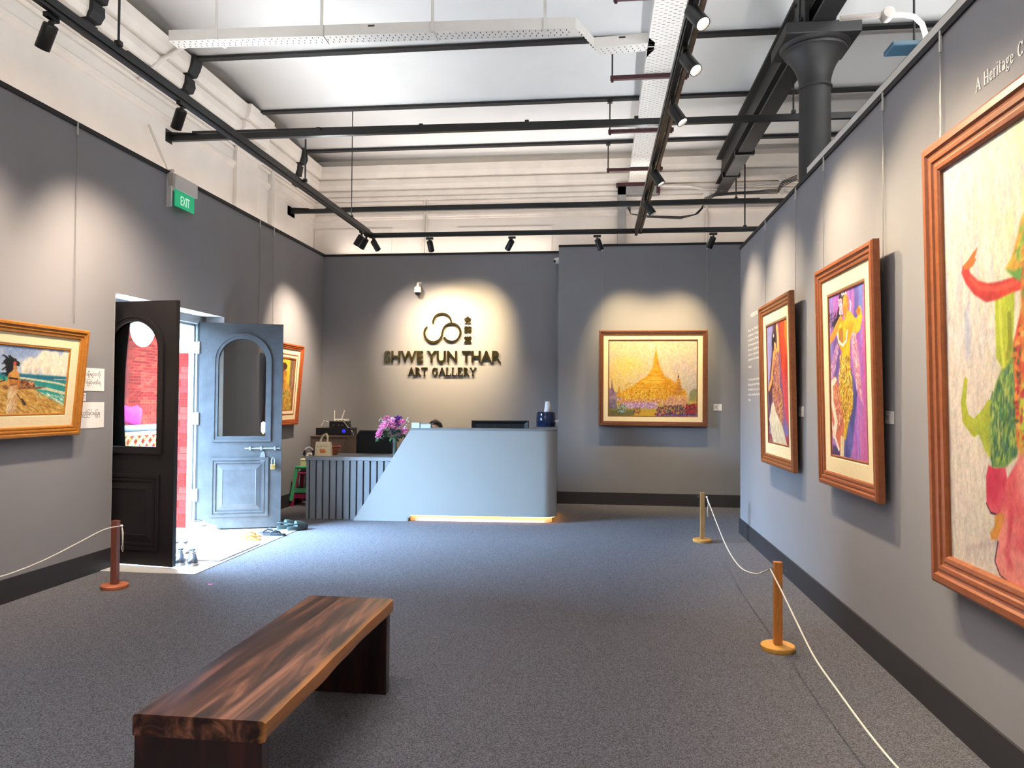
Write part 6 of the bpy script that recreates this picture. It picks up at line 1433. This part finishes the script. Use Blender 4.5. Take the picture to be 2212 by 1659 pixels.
for i, (px, py, kind) in enumerate(FL):
    dep = sy+0.13+random.uniform(-0.10, 0.05)*(0.4 if kind == 'w' else 1)
    w = DM @ Vector(dl_(px, py, dep)); d = (w-mouth)
    nm, lb, me = {'p': ('pink_rose', 'pink artificial rose in the glass vase', bl_p[i % 3]), 'u': ('purple_flower', 'purple ruffled flower in the glass vase', bl_u[i % 2]), 'w': ('white_sprig', 'sprig of tiny white blossom in the glass vase', WBM)}[kind]
    t = thing(nm, lb, 'flower', w, 0, {'p': 'pink roses in the vase', 'u': 'purple flowers in the vase', 'w': 'white sprigs in the vase'}[kind])
    face = (Vector((0, -1.1, 0.5))+d*5).normalized(); bl = mobj('bloom', me, t); bl.rotation_mode = 'QUATERNION'; bl.rotation_quaternion = face.to_track_quat('Z', 'Y')
    sc_ = random.uniform(0.85, 1.1); bl.scale = (sc_,)*3
    back = -face*0.02; base_ = (v0+Vector((random.uniform(-.012, .012), random.uniform(-.012, .012), 0.03)))-w; mo = mouth-w+Vector((random.uniform(-.015, .015), random.uniform(-.015, .015), 0))
    bm = B(); tube(bm, [back, back*0.5+mo*0.5+Vector((0, 0, 0.02)), mo, base_], 0.0025, 6); obj('stem', bm, STEM, t)
    if kind != 'w' and i % 2 == 0:
        lv = mobj('leaves', LEAFM, t); lv.location = back*0.6+mo*0.4; lv.scale = (1.2,)*3
    if i in (3, 5, 11, 12, 8): lv = mobj('leaves', LEAFM, t); lv.location = Vector((0, 0.0, -0.05)); lv.rotation_euler = (0.4, 0, i)

# ------------------------------------------------------------------ things on and behind the desk
def lbox(name, label, cat, x0, x1, y0, y1, z0, z1, m, bev=0.004, group=None):
    bm = B(); box(bm, x0, x1, y0, y1, z0, z1, bev); return tag(obj(name, bm, m), label, cat, group)
Yc = 10.37
ca, cb = onY(671, 941, Yc), onY(748.5, 941, Yc)
t = thing('brown_cabinet', 'dark brown cabinet standing in the corner behind the slatted desk', 'cabinet', ((ca[0]+cb[0])/2, Yc, 0)); hw = (cb[0]-ca[0])/2; zc_ = ca[2]
CAB = wood('dark_cabinet', '4a3a34', '5e4b43', 3, (8, 8, 1), 0.5)
bm = B(); box(bm, -hw, hw, 0.018, 0.70, 0.0, zc_-0.02); obj('carcass', bm, CAB, t)
bm = B(); box(bm, -hw-0.01, hw+0.01, -0.01, 0.71, zc_-0.02, zc_, 0.003); obj('top', bm, CAB, t)
for s in (-1, 1):
    bm = B(); box(bm, min(0.003*s, s*hw), max(0.003*s, s*hw), 0.0, 0.018, 0.03, zc_-0.025, 0.002); d_ = obj('door', bm, CAB, t)
    bm = B(); tube(bm, [(s*0.03, -0.012, zc_*0.5), (s*0.03, -0.012, zc_*0.5+0.1)], 0.004, 6); obj('handle', bm, STEEL, d_)
a, b = onY(682, 941, Yc+0.15), onY(757, 941, Yc+0.15)
t = thing('video_recorder', 'black video recorder with blue light on the brown cabinet', 'recorder', ((a[0]+b[0])/2, Yc+0.15, zc_))
hw2 = min((b[0]-a[0])/2, 0.33); h = onY(690, 924, Yc+0.15)[2]-zc_
bm = B(); box(bm, -hw2, hw2, 0, 0.3, 0.0, h, 0.004); obj('case', bm, BLK_PLASTIC, t)
bm = B(); lathe(bm, [(0, 0), (0.026, 0), (0.026, 0.004), (0, 0.004)], 20); bm.transform(Matrix.Translation((hw2*0.62, 0, h*0.6)) @ Matrix.Rotation(PI/2, 4, 'X')); obj('status_light', bm, mat('blue_led', '2a2ae0', 0.3, emit=1.2), t)
z2 = zc_+h
a, b = onY(711, 922, Yc+0.2), onY(749, 922, Yc+0.2); h2 = onY(711, 910, Yc+0.2)[2]-z2
t = thing('network_switch', 'small black network box under the white router', 'network box', ((a[0]+b[0])/2, Yc+0.2, z2)); bm = B(); w2 = (b[0]-a[0])/2; box(bm, -w2, w2, 0, 0.18, 0, h2, 0.004); obj('case', bm, BLK_PLASTIC, t)
for s in (-0.5, 0.1, 0.5):
    bm = B(); box(bm, s*w2-0.01, s*w2+0.01, -0.002, 0.0, h2*0.35, h2*0.5); obj('port', bm, STEEL, t)
z3 = z2+h2
a, b = onY(721, 909, Yc+0.22), onY(748.5, 909, Yc+0.22); RW = mat('router_white', 'd9d4cc', 0.45, noise=0.03)
t = thing('router', 'white router with two upright antennas', 'router', ((a[0]+b[0])/2, Yc+0.22, z3)); w3 = (b[0]-a[0])/2
bm = B(); box(bm, -w3, w3, 0, 0.12, 0, 0.032, 0.005); obj('case', bm, RW, t)
for x, lean in ((-w3-0.012, 0.0), (-w3*0.1, 0.055)):
    bm = B(); tube(bm, [(x, 0.06, 0.01), (x+lean*0.2, 0.06, 0.03), (x+lean, 0.06, 0.16)], 0.008, 8); obj('antenna', bm, RW, t, 50)
for k in range(3):
    bm = B(); box(bm, -w3*0.7+k*w3*0.5, -w3*0.4+k*w3*0.5, -0.001, 0, 0.01, 0.02); obj('port', bm, BLK_PLASTIC, t)
for pts, m, lb in (((( 749, 912), (757, 916), (762, 928), (765, 941)), BLK_PLASTIC, 'black cable curling off the router stack'), (((742, 910), (752, 923), (762, 933), (764, 940)), RW, 'pale cable running down from the router'), (((711, 912), (700, 908), (695, 918), (693, 923)), RW, 'pale cable loop left of the network box')):
    P3 = [onY(x, y, Yc+0.18) for x, y in pts]; o0 = Vector(P3[-1]); bm = B(); tube(bm, [Vector(q)-o0 for q in P3], 0.004, 6); tag(obj('cable', bm, m, loc=o0), lb, 'cable')
# tote bag
p = DT(700, 983); p = DM @ Vector((dl_(699, 984, sy+0.18)[0], sy+0.18, SH))
TB = mat('cream_canvas', 'e8d3a8', 0.85, noise=0.06, nscale=30)
t = thing('tote_bag', 'small cream tote bag with orange print standing on the slatted desk', 'bag', p, 0.05)
hw = 0.105; hh_ = 0.175
bm = B(); rows = []
for k, z in enumerate(np.linspace(0, hh_, 6)):
    f = k/5; w = hw*(1.0-0.1*f); d = 0.05*(1-0.55*f)
    rows.append([bm.verts.new((w*x, d*y+0.006*math.sin(5*x+k), z)) for x, y in ((-1, -.9), (-.5, -1), (0, -1), (.5, -1), (1, -.9), (1, .9), (.5, 1), (0, 1), (-.5, 1), (-1, .9))])
for a, c in zip(rows, rows[1:]):
    for k in range(10): bm.faces.new((a[k], a[(k+1) % 10], c[(k+1) % 10], c[k]))
bm.faces.new(rows[0][::-1]); obj('bag_body', bm, TB, t, 60)
for y in (-0.02, 0.02):
    bm = B(); A = [(-0.045, hh_-0.03), (-0.035, hh_+0.03), (-0.005, hh_+0.085), (0.03, hh_+0.105), (0.05, hh_+0.075), (0.05, hh_+0.02), (0.045, hh_-0.03)]
    tube(bm, [(x, y, z) for x, z in A], 0.0075, 6); obj('handle', bm, TB, t, 60)
for k, ch in enumerate('Carnival'):
    me = text_mesh(ch, 0.026, 0.0003, align='CENTER'); x = -0.062+0.0177*k
    me.transform(Matrix.Translation((x, -0.052+0.00, 0.115-2.2*x*x)) @ Matrix.Rotation(-x*2, 4, 'Y') @ Matrix.Rotation(PI/2, 4, 'X')); me.materials.append(INK); mobj('letter', me, t)
bm = B(); box(bm, -0.03, 0.03, -0.053, -0.050, 0.045, 0.085, 0.006); obj('orange_print', bm, mat('orange_print', 'e07a48', 0.8, noise=0.05), t)
p = DM @ Vector((dl_(712, 983, sy+0.35)[0], sy+0.35, SH))
t = thing('brown_planter', 'reddish brown ribbed pot behind the tote bag', 'pot', p); bm = B(); lathe(bm, [(0, 0), (0.10, 0)]+[(0.11+0.012*(k % 2)+0.004*k, 0.015+0.013*k) for k in range(9)]+[(0.135, 0.132), (0.12, 0.13), (0.1, 0.03), (0, 0.03)], 28, cap=False); obj('pot', bm, mat('brown_clay', '8a4a34', 0.5, noise=0.1, nscale=10), t, 30)
bm = B(); lathe(bm, [(0, 0.11), (0.12, 0.11)], 24, cap=False); obj('soil', bm, mat('dark_soil', '2c221c', 0.95, noise=0.3, nscale=40), t)
# black cap-like bundle and tape roll at the desk corner
p = DM @ Vector((dl_(667, 984, sy+0.12)[0], sy+0.12, SH))
t = thing('headphones', 'black headphones with pale band left on the desk corner', 'headphones', p, 0.4)
for s in (-1, 1):
    bm = B(); lathe(bm, [(0, 0), (0.035, 0), (0.038, 0.012), (0.03, 0.028), (0, 0.028)], 20); bm.transform(Matrix.Translation((s*0.04, 0, 0.036)) @ Matrix.Rotation(s*PI/2*0.9, 4, 'Y')); obj('ear_cup', bm, BLK_PLASTIC, t, 40)
bm = B(); tube(bm, [(0.052*math.cos(a), 0.02*math.sin(a), 0.045+0.062*math.sin(a)) for a in np.linspace(0.1, PI-0.1, 12)], 0.009, 8); obj('head_band', bm, CARD, t, 60)
# green and pink stools
q = onZ(627, 1085); 
def stool(label, loc, m, h, s0=0.12, s1=0.155):
    t = thing('plastic_stool', label, 'stool', loc, 0.0)
    bm = B(); box(bm, -s0, s0, -s0, s0, h-0.03, h, 0.01); obj('seat', bm, m, t)
    for sx in (-1, 1):
        for sy_ in (-1, 1):
            bm = B(); beam(bm, (sx*s1, sy_*s1, 0), (sx*(s0-0.02), sy_*(s0-0.02), h-0.02), 0.045, 0.03, (0, 1, 0)); obj('leg', bm, m, t)
    zb = h*0.30; e = s1+(s0-0.02-s1)*zb/h
    for a in range(4):
        bm = B(); box(bm, -e, e, -e-0.008, -e+0.008, zb-0.03, zb+0.03); bm.transform(Matrix.Rotation(a*PI/2, 4, 'Z')); obj('stretcher', bm, m, t)
    return t
SX, SY = XL+0.19, 10.08
stool('magenta plastic stool on the floor, nested under the green stool', (SX, SY, 0), mat('magenta_plastic', '9c2450', 0.45, noise=0.05), 0.475, 0.115, 0.15)
stool('green plastic stool stacked on the magenta one, left of the slatted desk', (SX, SY, 0.078), mat('green_plastic', '3f9a68', 0.45, noise=0.05), 0.475)
q2 = Vector((SX+0.02, SY-0.02, 0.553))
t = thing('cream_tin', 'cream box resting on the green stool', 'box', q2); bm = B(); box(bm, -0.085, 0.085, -0.06, 0.06, 0, 0.085, 0.006); obj('tin_body', bm, mat('cream_tin', 'd8cf9c', 0.5, noise=0.03), t); bm = B(); box(bm, -0.088, 0.088, -0.063, 0.063, 0.085, 0.1, 0.004); obj('lid', bm, mat('cream_lid', 'e6dfb8', 0.5, noise=0.03), t)
t = thing('tape_roll', 'white roll of tape on top of the cream box', 'tape', q2+Vector((0.03, 0, 0.1))); bm = B(); lathe(bm, [(0.022, -0.012), (0.045, -0.012), (0.045, 0.012), (0.022, 0.012), (0.022, -0.012)], 24, cap=False); bm.transform(Matrix.Translation((0, 0, 0.045)) @ Matrix.Rotation(PI/2, 4, 'X')); obj('roll', bm, CARD, t, 40)
# office chair
Yh = 9.62
a, b = onY(770, 932, Yh), onY(845, 932, Yh)
t = thing('office_chair', 'black office chair with mesh back behind the slatted desk', 'chair', ((a[0]+b[0])/2, Yh+0.3, 0), 0.05)
w = (b[0]-a[0])/2; zt = a[2]; MESH = mat('black_mesh', '1e1f22', 0.8, noise=0.2, nscale=200)
bm = B(); P4 = [(-w, -0.28, 0.55), (-w*0.98, -0.30, zt-0.05), (-w*0.85, -0.3, zt), (w*0.85, -0.3, zt), (w*0.98, -0.30, zt-0.05), (w, -0.28, 0.55)]; tube(bm, P4, 0.018, 8); obj('back_frame', bm, BLK_PLASTIC, t, 60)
bm = B(); box(bm, -w*0.95, w*0.95, -0.302, -0.292, 0.55, zt-0.01); obj('back_mesh', bm, MESH, t)
bm = B(); box(bm, -0.24, 0.24, -0.24, 0.24, 0.43, 0.50, 0.025); obj('seat', bm, MESH, t)
bm = B(); tube(bm, [(0, -0.27, 0.56), (0, -0.26, 0.44), (0, 0, 0.42)], 0.022, 8); obj('back_support', bm, BLK_PLASTIC, t, 60)
bm = B(); tube(bm, [(0, 0, 0.09), (0, 0, 0.43)], 0.028, 12); obj('gas_lift', bm, BLK_PLASTIC, t, 40)
for k in range(5):
    a_ = 2*PI*k/5; bm = B(); tube(bm, [(0, 0, 0.1), (0.28*math.cos(a_), 0.28*math.sin(a_), 0.07)], [0.022, 0.014], 8); lg_ = obj('base_arm', bm, BLK_PLASTIC, t, 60)
    bm = B(); lathe(bm, [(0, -0.02), (0.028, -0.02), (0.028, 0.02), (0, 0.02)], 14); bm.transform(Matrix.Translation((0.28*math.cos(a_), 0.28*math.sin(a_), 0.028)) @ Matrix.Rotation(a_, 4, 'Z') @ Matrix.Rotation(PI/2, 4, 'X')); obj('caster', bm, BLK_PLASTIC, lg_)
# paper stacks on the counter top
PAP = mat('paper_sheets', 'c9ccd6', 0.7, noise=0.04); zt_ = CH+0.014
for px0, px1, hpx, lb, cover in ((889, 906, 11, 'stack of white booklets at the slanted end of the counter', 'b9bfd0'), (908, 930, 9, 'grey stack of leaflets beside the white booklets on the counter', '9a9ea8')):
    x0, x1 = dl_(px0, 925, 0.08)[0], dl_(px1, 925, 0.08)[0]; hh_ = hpx/1600*9.3
    t = thing('paper_stack', lb, 'papers', DM @ Vector(((x0+x1)/2, 0.13, zt_)), yaw+0.03); n = 6
    for k in range(n):
        bm = B(); d = 0.003*math.sin(k*2.3); box(bm, -(x1-x0)/2+d, (x1-x0)/2+d, -0.06-d, 0.08-d, hh_*k/n, hh_*(k+0.92)/n); obj('booklet', bm, PAP if k < n-1 else mat('cover_'+cover, cover, 0.5, noise=0.03), t)
# monitor seen from behind
Ym = 0.42
a, b = dl_(1018, 907.5, Ym), dl_(1142.5, 909.5, Ym)
t = thing('monitor', 'black monitor seen from behind over the counter', 'monitor', DM @ Vector(((a[0]+b[0])/2, Ym, 0.735)), yaw); w = (b[0]-a[0])/2; zt = a[2]-0.735
bm = B(); zb_ = zt-0.44
box(bm, -w, w, 0.03, 0.05, zb_, zt, 0.004); v = [(-w, zb_), (w, zb_), (w, zt), (-w, zt)]; iv_ = [(-w+0.06, zb_+0.05), (w-0.06, zb_+0.05), (w-0.06, zt-0.045), (-w+0.06, zt-0.045)]
o_ = [bm.verts.new((x, 0.028, z)) for x, z in v]; f_ = [bm.verts.new((x, 0.0, z)) for x, z in [(-w+0.012, zb_+0.012), (w-0.012, zb_+0.012), (w-0.012, zt-0.012), (-w+0.012, zt-0.012)]]; i_ = [bm.verts.new((x, 0.018, z)) for x, z in iv_]
for A_, C_ in ((o_, f_), (f_, i_)):
    for k in range(4): bm.faces.new((A_[k], A_[(k+1) % 4], C_[(k+1) % 4], C_[k]))
bm.faces.new(i_); obj('casing', bm, BLK_PLASTIC, t)
for x in (-0.07, 0.11):
    bm = B(); box(bm, x, x+0.006, 0.010, 0.019, zb_+0.06, zt-0.05); obj('rib', bm, mat('dark_rib', '34363a', 0.4, noise=0.05), t)
bm = B(); tube(bm, [(0, 0.05, 0.012), (0, 0.05, zb_+0.1)], 0.022, 12); obj('stand_neck', bm, BLK_PLASTIC, t)
bm = B(); box(bm, -0.13, 0.13, -0.04, 0.15, 0, 0.014, 0.004); obj('stand_foot', bm, BLK_PLASTIC, t)
# water jug on its stand, cups on top
Yw = 10.0
p = onY(1179, 925, Yw); zj0 = onY(1179, 929, Yw)[2]; zj1 = onY(1179, 889, Yw)[2]; rj = (onY(1200, 905, Yw)[0]-onY(1158, 905, Yw)[0])/2
t = thing('jug_stand', 'black stand carrying the blue water jug behind the counter corner', 'stand', (p[0], Yw, 0))
bm = B(); box(bm, -0.14, 0.14, -0.14, 0.14, zj0-0.10, zj0-0.07, 0.004); obj('shelf', bm, BLK_PLASTIC, t)
for sx in (-1, 1):
    for sy_ in (-1, 1):
        bm = B(); box(bm, sx*0.12-0.012, sx*0.12+0.012, sy_*0.12-0.012, sy_*0.12+0.012, 0, zj0-0.10); obj('leg', bm, BLK_PLASTIC, t)
zj = zj0-0.07; hj = zj1-zj
t = thing('water_jug', 'blue ribbed water jug with white tap behind the counter corner', 'jug', (p[0], Yw, zj))
pr = [(0, 0), (rj*0.9, 0), (rj, 0.02), (rj, hj*0.25), (rj*0.94, hj*0.29), (rj*0.94, hj*0.33), (rj, hj*0.37), (rj, hj*0.8), (rj*0.95, hj*0.84), (rj*0.98, hj*0.9), (rj*0.9, hj*0.985), (0, hj)]
bm = B(); lathe(bm, pr, 36, cap=False); obj('jug_body', bm, mat('blue_polycarbonate', '18294d', 0.15, trans=0.3, ior=1.4, noise=0.1), t, 40)
bm = B(); tube(bm, [(rj*0.95, -0.03, hj*0.6), (rj+0.035, -0.03, hj*0.6)], 0.011, 10); tube(bm, [(rj+0.02, -0.03, hj*0.6), (rj+0.02, -0.03, hj*0.5)], 0.009, 8); box(bm, rj+0.005, rj+0.045, -0.04, -0.02, hj*0.6, hj*0.65, 0.003); obj('tap', bm, CARD, t)
zq = zj1; hq = onY(1180, 867, Yw)[2]-zq
for k in range(5):
    t = thing('paper_cup', 'white paper cup stacked upside down on the water jug', 'cup', (p[0]+0.015+0.0025*k, Yw, zq+hq*0.13*k), 0, 'stack of paper cups')
    bm = B(); hc_ = hq*0.48; lathe(bm, [(0.041, 0.0), (0.042, 0.004), (0.040, 0.005), (0.031, hc_), (0, hc_)], 24, cap=False); obj('cup', bm, CARD, t, 40)

# seated receptionist: only the crown of the head shows over the counter
Yp = 9.95
hp = onY(942, 907, Yp)
t = thing('person', 'person with dark hair sitting behind the counter, only the crown showing', 'person', (hp[0], Yp, 0))
sk = [(0, 0.0, 0.55), (0, 0.01, 0.70), (0, 0.0, 0.86), (0, -0.02, hp[2]-0.27), (0, -0.035, hp[2]-0.21), (0, -0.05, hp[2]-0.12), (0, -0.05, hp[2]-0.05),
      (-0.17, 0.0, 0.92), (-0.21, -0.05, 0.72), (-0.12, -0.26, 0.76), (0.17, 0.0, 0.92), (0.21, -0.05, 0.72), (0.12, -0.26, 0.76),
      (-0.10, -0.02, 0.54), (-0.12, -0.38, 0.53), (-0.12, -0.40, 0.07), (-0.12, -0.48, 0.04), (0.10, -0.02, 0.54), (0.12, -0.38, 0.53), (0.12, -0.40, 0.07), (0.12, -0.48, 0.04)]
ed = [(0, 1), (1, 2), (2, 3), (3, 4), (4, 5), (5, 6), (2, 7), (7, 8), (8, 9), (2, 10), (10, 11), (11, 12), (0, 13), (13, 14), (14, 15), (15, 16), (0, 17), (17, 18), (18, 19), (19, 20)]
rad = [.15, .14, .15, .055, .052, .085, .07, .06, .045, .03, .06, .045, .03, .09, .065, .04, .035, .09, .065, .04, .035]
me = bpy.data.meshes.new('body'); me.from_pydata(sk, ed, [])
o = bpy.data.objects.new('body', me); COL.objects.link(o); o.parent = t
md = o.modifiers.new('skin', 'SKIN'); md.use_smooth_shade = True
for i, r in enumerate(rad): me.skin_vertices[0].data[i].radius = (r, r)
me.skin_vertices[0].data[0].use_root = True
o.modifiers.new('sub', 'SUBSURF').levels = 1; me.materials.append(mat('dark_clothes', '2b2c33', 0.8, noise=0.08))
HAIR = mat('dark_hair', '17110f', 0.35, noise=0.25, nscale=60, stretch=(8, 1, 1)); SKIN = mat('skin', 'b98a68', 0.5, noise=0.05)
bm = B(); sphere(bm, (0, -0.06, hp[2]-0.145), 0.09, 20, 14, (0.88, 1.02, 1.2)); sphere(bm, (0, -0.155, hp[2]-0.16), 0.016, 8, 6, (0.8, 1, 1.5))
for s in (-1, 1): sphere(bm, (s*0.08, -0.05, hp[2]-0.13), 0.022, 8, 6, (0.4, 0.8, 1.2))
obj('face', bm, SKIN, t, 180)
bm = B(); sphere(bm, (0, -0.05, hp[2]-0.105), 0.106, 24, 16, (0.98, 1.05, 1.0)); 
for v in list(bm.verts):
    if v.co.y < -0.12 and v.co.z < hp[2]-0.05: v.co.y = -0.1
obj('hair', bm, HAIR, t, 180)
bm = B(); box(bm, -0.022, 0.022, -0.035, -0.012, hp[2]-0.01, hp[2]+0.006, 0.004); obj('hair_clip', bm, BLK_PLASTIC, t)
t = thing('swivel_stool', 'dark stool under the receptionist behind the counter', 'stool', (hp[0], Yp+0.02, 0)); bm = B(); lathe(bm, [(0, 0.36), (0.18, 0.36), (0.19, 0.39), (0.18, 0.43), (0, 0.43)], 28, cap=False); obj('seat', bm, BLK_PLASTIC, t, 40)
bm = B(); lathe(bm, [(0.2, 0), (0.2, 0.02), (0.03, 0.04), (0.03, 0.36)], 24); obj('pedestal', bm, BLK_PLASTIC, t, 40)

# ================================================================== entrance mat, rug and shoes
MATM = mat('vinyl_plank', 'bfc0bd', 0.45, noise=0.12, nscale=3, stretch=(1, 14, 1))
bm = B(); box(bm, -4.25, -3.385, 5.965, 8.36, 0, 0.006, 0.002); o = obj('entrance_mat', bm, MATM); tag(o, 'pale wood-look vinyl mat inside the street door', 'mat')
struct('threshold', box(B(), XO, -4.252, D0+0.004, D1-0.004, -0.02, 0.005), MATM)
RUG = mat('white_rug', 'd9d8d6', 0.95, noise=0.06, nscale=120, bump=0.5, bscale=300)
ra_, rb2 = onZ(478, 1209, 0.02), onZ(566, 1173, 0.02)
rx1, ry0, ry1 = (ra_[0]+rb2[0])/2-0.01, ra_[1]-0.02, rb2[1]
t = thing('door_rug', 'white rug with dark speckled markings lying on the vinyl mat', 'rug', ((rx1-4.22)/2, (ry0+ry1)/2, 0.006))
bm = B(); box(bm, -4.22-(rx1-4.22)/2, rx1-(rx1-4.22)/2, ry0-(ry0+ry1)/2, ry1-(ry0+ry1)/2, 0, 0.014, 0.005); obj('pile', bm, RUG, t)
RD = mat('rug_dark', '3b3d48', 0.95, noise=0.6, nscale=160, second='8a8c98')
for poly in (((385, 1199), (420, 1197), (486, 1199), (488, 1203), (470, 1208), (400, 1207), (384, 1206)), ((437, 1190), (450, 1184), (480, 1184), (482, 1188), (462, 1191), (440, 1191)), ((482, 1181), (490, 1177), (499, 1178), (500, 1181)), ((440, 1196), (456, 1194), (460, 1195), (448, 1196.5))):
    P5 = [onZ(x, y, 0.0205) for x, y in poly]; bm = B(); vs = [bm.verts.new(Vector((q_[0], q_[1], 0.0146+0.006))-t.location) for q_ in P5]; bm.faces.new(vs); obj('marking', bm, RD, t)

def shoe_loft(bm, sec, n=12, z0=0.0):
    """closed upper from (x, half width, height) sections along the foot"""
    rings = []
    for x, w, h, c in sec:
        ring = []
        for k in range(n+1):
            a = PI*k/n; ring.append(bm.verts.new((x, c+w*math.cos(a)*(1-0.12*math.sin(a)), z0+h*math.sin(a)**0.8)))
        rings.append(ring)
    for a, b in zip(rings, rings[1:]):
        for k in range(n): bm.faces.new((a[k], a[k+1], b[k+1], b[k]))
    bm.faces.new(rings[0]); bm.faces.new(rings[-1][::-1])
def outline(Lg, W, n=28):
    P6 = []
    for k in range(n):
        a = 2*PI*k/n; x = Lg/2+Lg/2*math.cos(a); f = x/Lg; w = W*(0.78+0.30*math.sin(PI*min(1, f*1.05))*f); P6.append((x, w*math.sin(a)*(1 if True else 1)))
    return P6
def sneaker(label, loc, rz, um, sm, lm, Lg=0.28, group=None):
    t = thing('sneaker', label, 'shoe', loc, rz, group)
    bm = B(); prism(bm, outline(Lg, 0.046), 'z', 0, 0.028); obj('sole', bm, sm, t)
    bm = B(); shoe_loft(bm, [(0.008, .028, .06, 0), (0.03, .036, .085, 0), (0.08, .038, .085, 0), (0.12, .040, .082, 0), (0.16, .044, .066, 0), (0.21, .046, .048, 0), (0.25, .040, .038, 0), (0.272, .022, .022, 0)], z0=0.024); obj('upper', bm, um, t, 60)
    bm = B(); lathe(bm, [(0.0, 0.0), (0.030, 0.0), (0.033, 0.006), (0.027, 0.01)], 18); bm.transform(Matrix.Translation((0.062, 0, 0.106)) @ Matrix.Rotation(-0.05, 4, 'Y') @ Matrix.Diagonal((1.5, 0.85, 1, 1))); obj('collar', bm, lm, t)
    for k in range(4):
        x = 0.125+0.022*k; z = 0.105-0.0135*k; bm = B(); tube(bm, [(x, -0.026, z-0.008), (x+0.004, 0, z+0.006), (x, 0.026, z-0.008)], 0.0035, 6); obj('lace', bm, CARD, t)
    return t
def flipflop(label, loc, rz, sm, st, Lg=0.26, group=None):
    t = thing('flip_flop', label, 'sandal', loc, rz, group)
    bm = B(); prism(bm, outline(Lg, 0.044), 'z', 0, 0.022); obj('sole', bm, sm, t)
    for s in (-1, 1):
        bm = B(); A = [(0.205, 0.0, 0.02), (0.19, s*0.01, 0.04), (0.15, s*0.03, 0.055), (0.11, s*0.04, 0.04), (0.10, s*0.041, 0.018)]; tube(bm, A, [0.005, 0.007, 0.011, 0.009, 0.006], 8); obj('strap', bm, st, t, 60)
    return t
def clog(label, loc, rz, m, Lg=0.26, group=None):
    t = thing('clog', label, 'shoe', loc, rz, group)
    bm = B(); prism(bm, outline(Lg, 0.048), 'z', 0, 0.04); obj('sole', bm, m, t)
    bm = B(); shoe_loft(bm, [(0.105, .046, .07, 0), (0.14, .048, .068, 0), (0.19, .050, .05, 0), (0.235, .040, .036, 0), (0.256, .02, .015, 0)], z0=0.035); obj('upper', bm, m, t, 60)
    bm = B(); tube(bm, [(0.11, -0.05, 0.07), (0.05, -0.048, 0.075), (0.01, 0, 0.08), (0.05, 0.048, 0.075), (0.11, 0.05, 0.07)], 0.008, 6); obj('heel_strap', bm, m, t, 60)
    return t
def at(px, py, z=0.006): q_ = onZ(px, py, z); return Vector((q_[0], q_[1], z))
SIL = mat('dark_silver_leather', '4d525c', 0.3, 0.2, noise=0.3, nscale=25); SOLW = mat('white_sole', 'e6e4e0', 0.6, noise=0.03); DKL = mat('dark_lining', '23242a', 0.8, noise=0.1)
WHT = mat('white_leather', 'e2ded8', 0.5, noise=0.05); BEI = mat('beige_knit', 'cdbdb0', 0.8, noise=0.2, nscale=90)
sneaker('dark silver sneaker beside the black door leaf, next to its twin', at(390, 1209), -PI/2+0.5, SIL, SOLW, DKL, group='dark silver sneakers')
sneaker('dark silver sneaker farther from the black door leaf', at(416, 1210), -PI/2+0.52, SIL, SOLW, DKL, group='dark silver sneakers')
sneaker('white sneaker with pale grey toe behind the dark silver sneakers, by the door edge', at(381, 1197, 0.021), PI/2+0.55, WHT, mat('grey_sole', '8c8a88', 0.6, noise=0.05), DKL, group='white sneakers at the door edge')
sneaker('white sneaker behind the dark silver sneakers, on the rug side', at(397, 1197, 0.021), PI/2+0.35, WHT, mat('grey_sole', '8c8a88', 0.6), DKL, group='white sneakers at the door edge')
sneaker('beige knit sneaker against the hinge side of the grey door leaf', at(414, 1147, 0.006), 0.5, BEI, SOLW, DKL, group='beige sneakers')
sneaker('beige knit sneaker overlapping the rug near the grey door leaf', at(424, 1157, 0.021), 0.15, BEI, SOLW, DKL, group='beige sneakers')
sneaker('white slip-on shoe left of the orange flip-flops, nearer the beige sneakers', at(440, 1164, 0.021), -0.35, WHT, SOLW, WHT, group='white slip-ons')
flipflop('white flat sandal between the white slip-on and the orange flip-flops', at(478, 1158, 0.006), -0.2, SOLW, WHT)
ORS = mat('orange_sole', 'b8763a', 0.7, noise=0.1); ORT = mat('orange_strap', 'd06a28', 0.6, noise=0.1)
flipflop('orange-brown flip-flop on the vinyl mat, beside the rug', at(513, 1166, 0.006), 0.05, ORS, ORT, group='orange flip-flops')
flipflop('orange-brown flip-flop on the vinyl mat, on the door side of its twin', at(512, 1159.5, 0.006), 0.12, ORS, ORT, group='orange flip-flops')
FB = mat('black_rubber_sole', '2a2b2e', 0.7, noise=0.1)
flipflop('black flip-flop between the orange pair and the grey door leaf', at(552, 1152.5, 0.006), 0.05, FB, FB, group='black flip-flops')
flipflop('black flip-flop nearer the carpet edge, behind the orange pair', at(566, 1156.5, 0.006), 0.12, FB, FB, group='black flip-flops')
CL = mat('dark_teal_foam', '34403f', 0.6, noise=0.1)
clog('dark clog with heel strap tucked by the grey door leaf edge', at(598, 1144, 0.006), 0.9, CL, group='dark clogs')
clog('dark clog with heel strap at the mat corner near the slatted desk', at(620, 1147, 0.006), 0.9, CL, group='dark clogs')
# fallen petal on the carpet
q = onZ(455, 1263); bm = B(); vs = [bm.verts.new((q[0]+0.016*math.cos(a)*1.4, q[1]+0.016*math.sin(a), 0.003+0.004*math.cos(2*a))) for a in np.linspace(0, 2*PI, 10)[:-1]]; bm.faces.new(vs)
o = obj('petal', bm, PK[2]); o.modifiers.new('thickness', 'SOLIDIFY').thickness = 0.0015; tag(o, 'fallen pink petal on the carpet', 'petal')
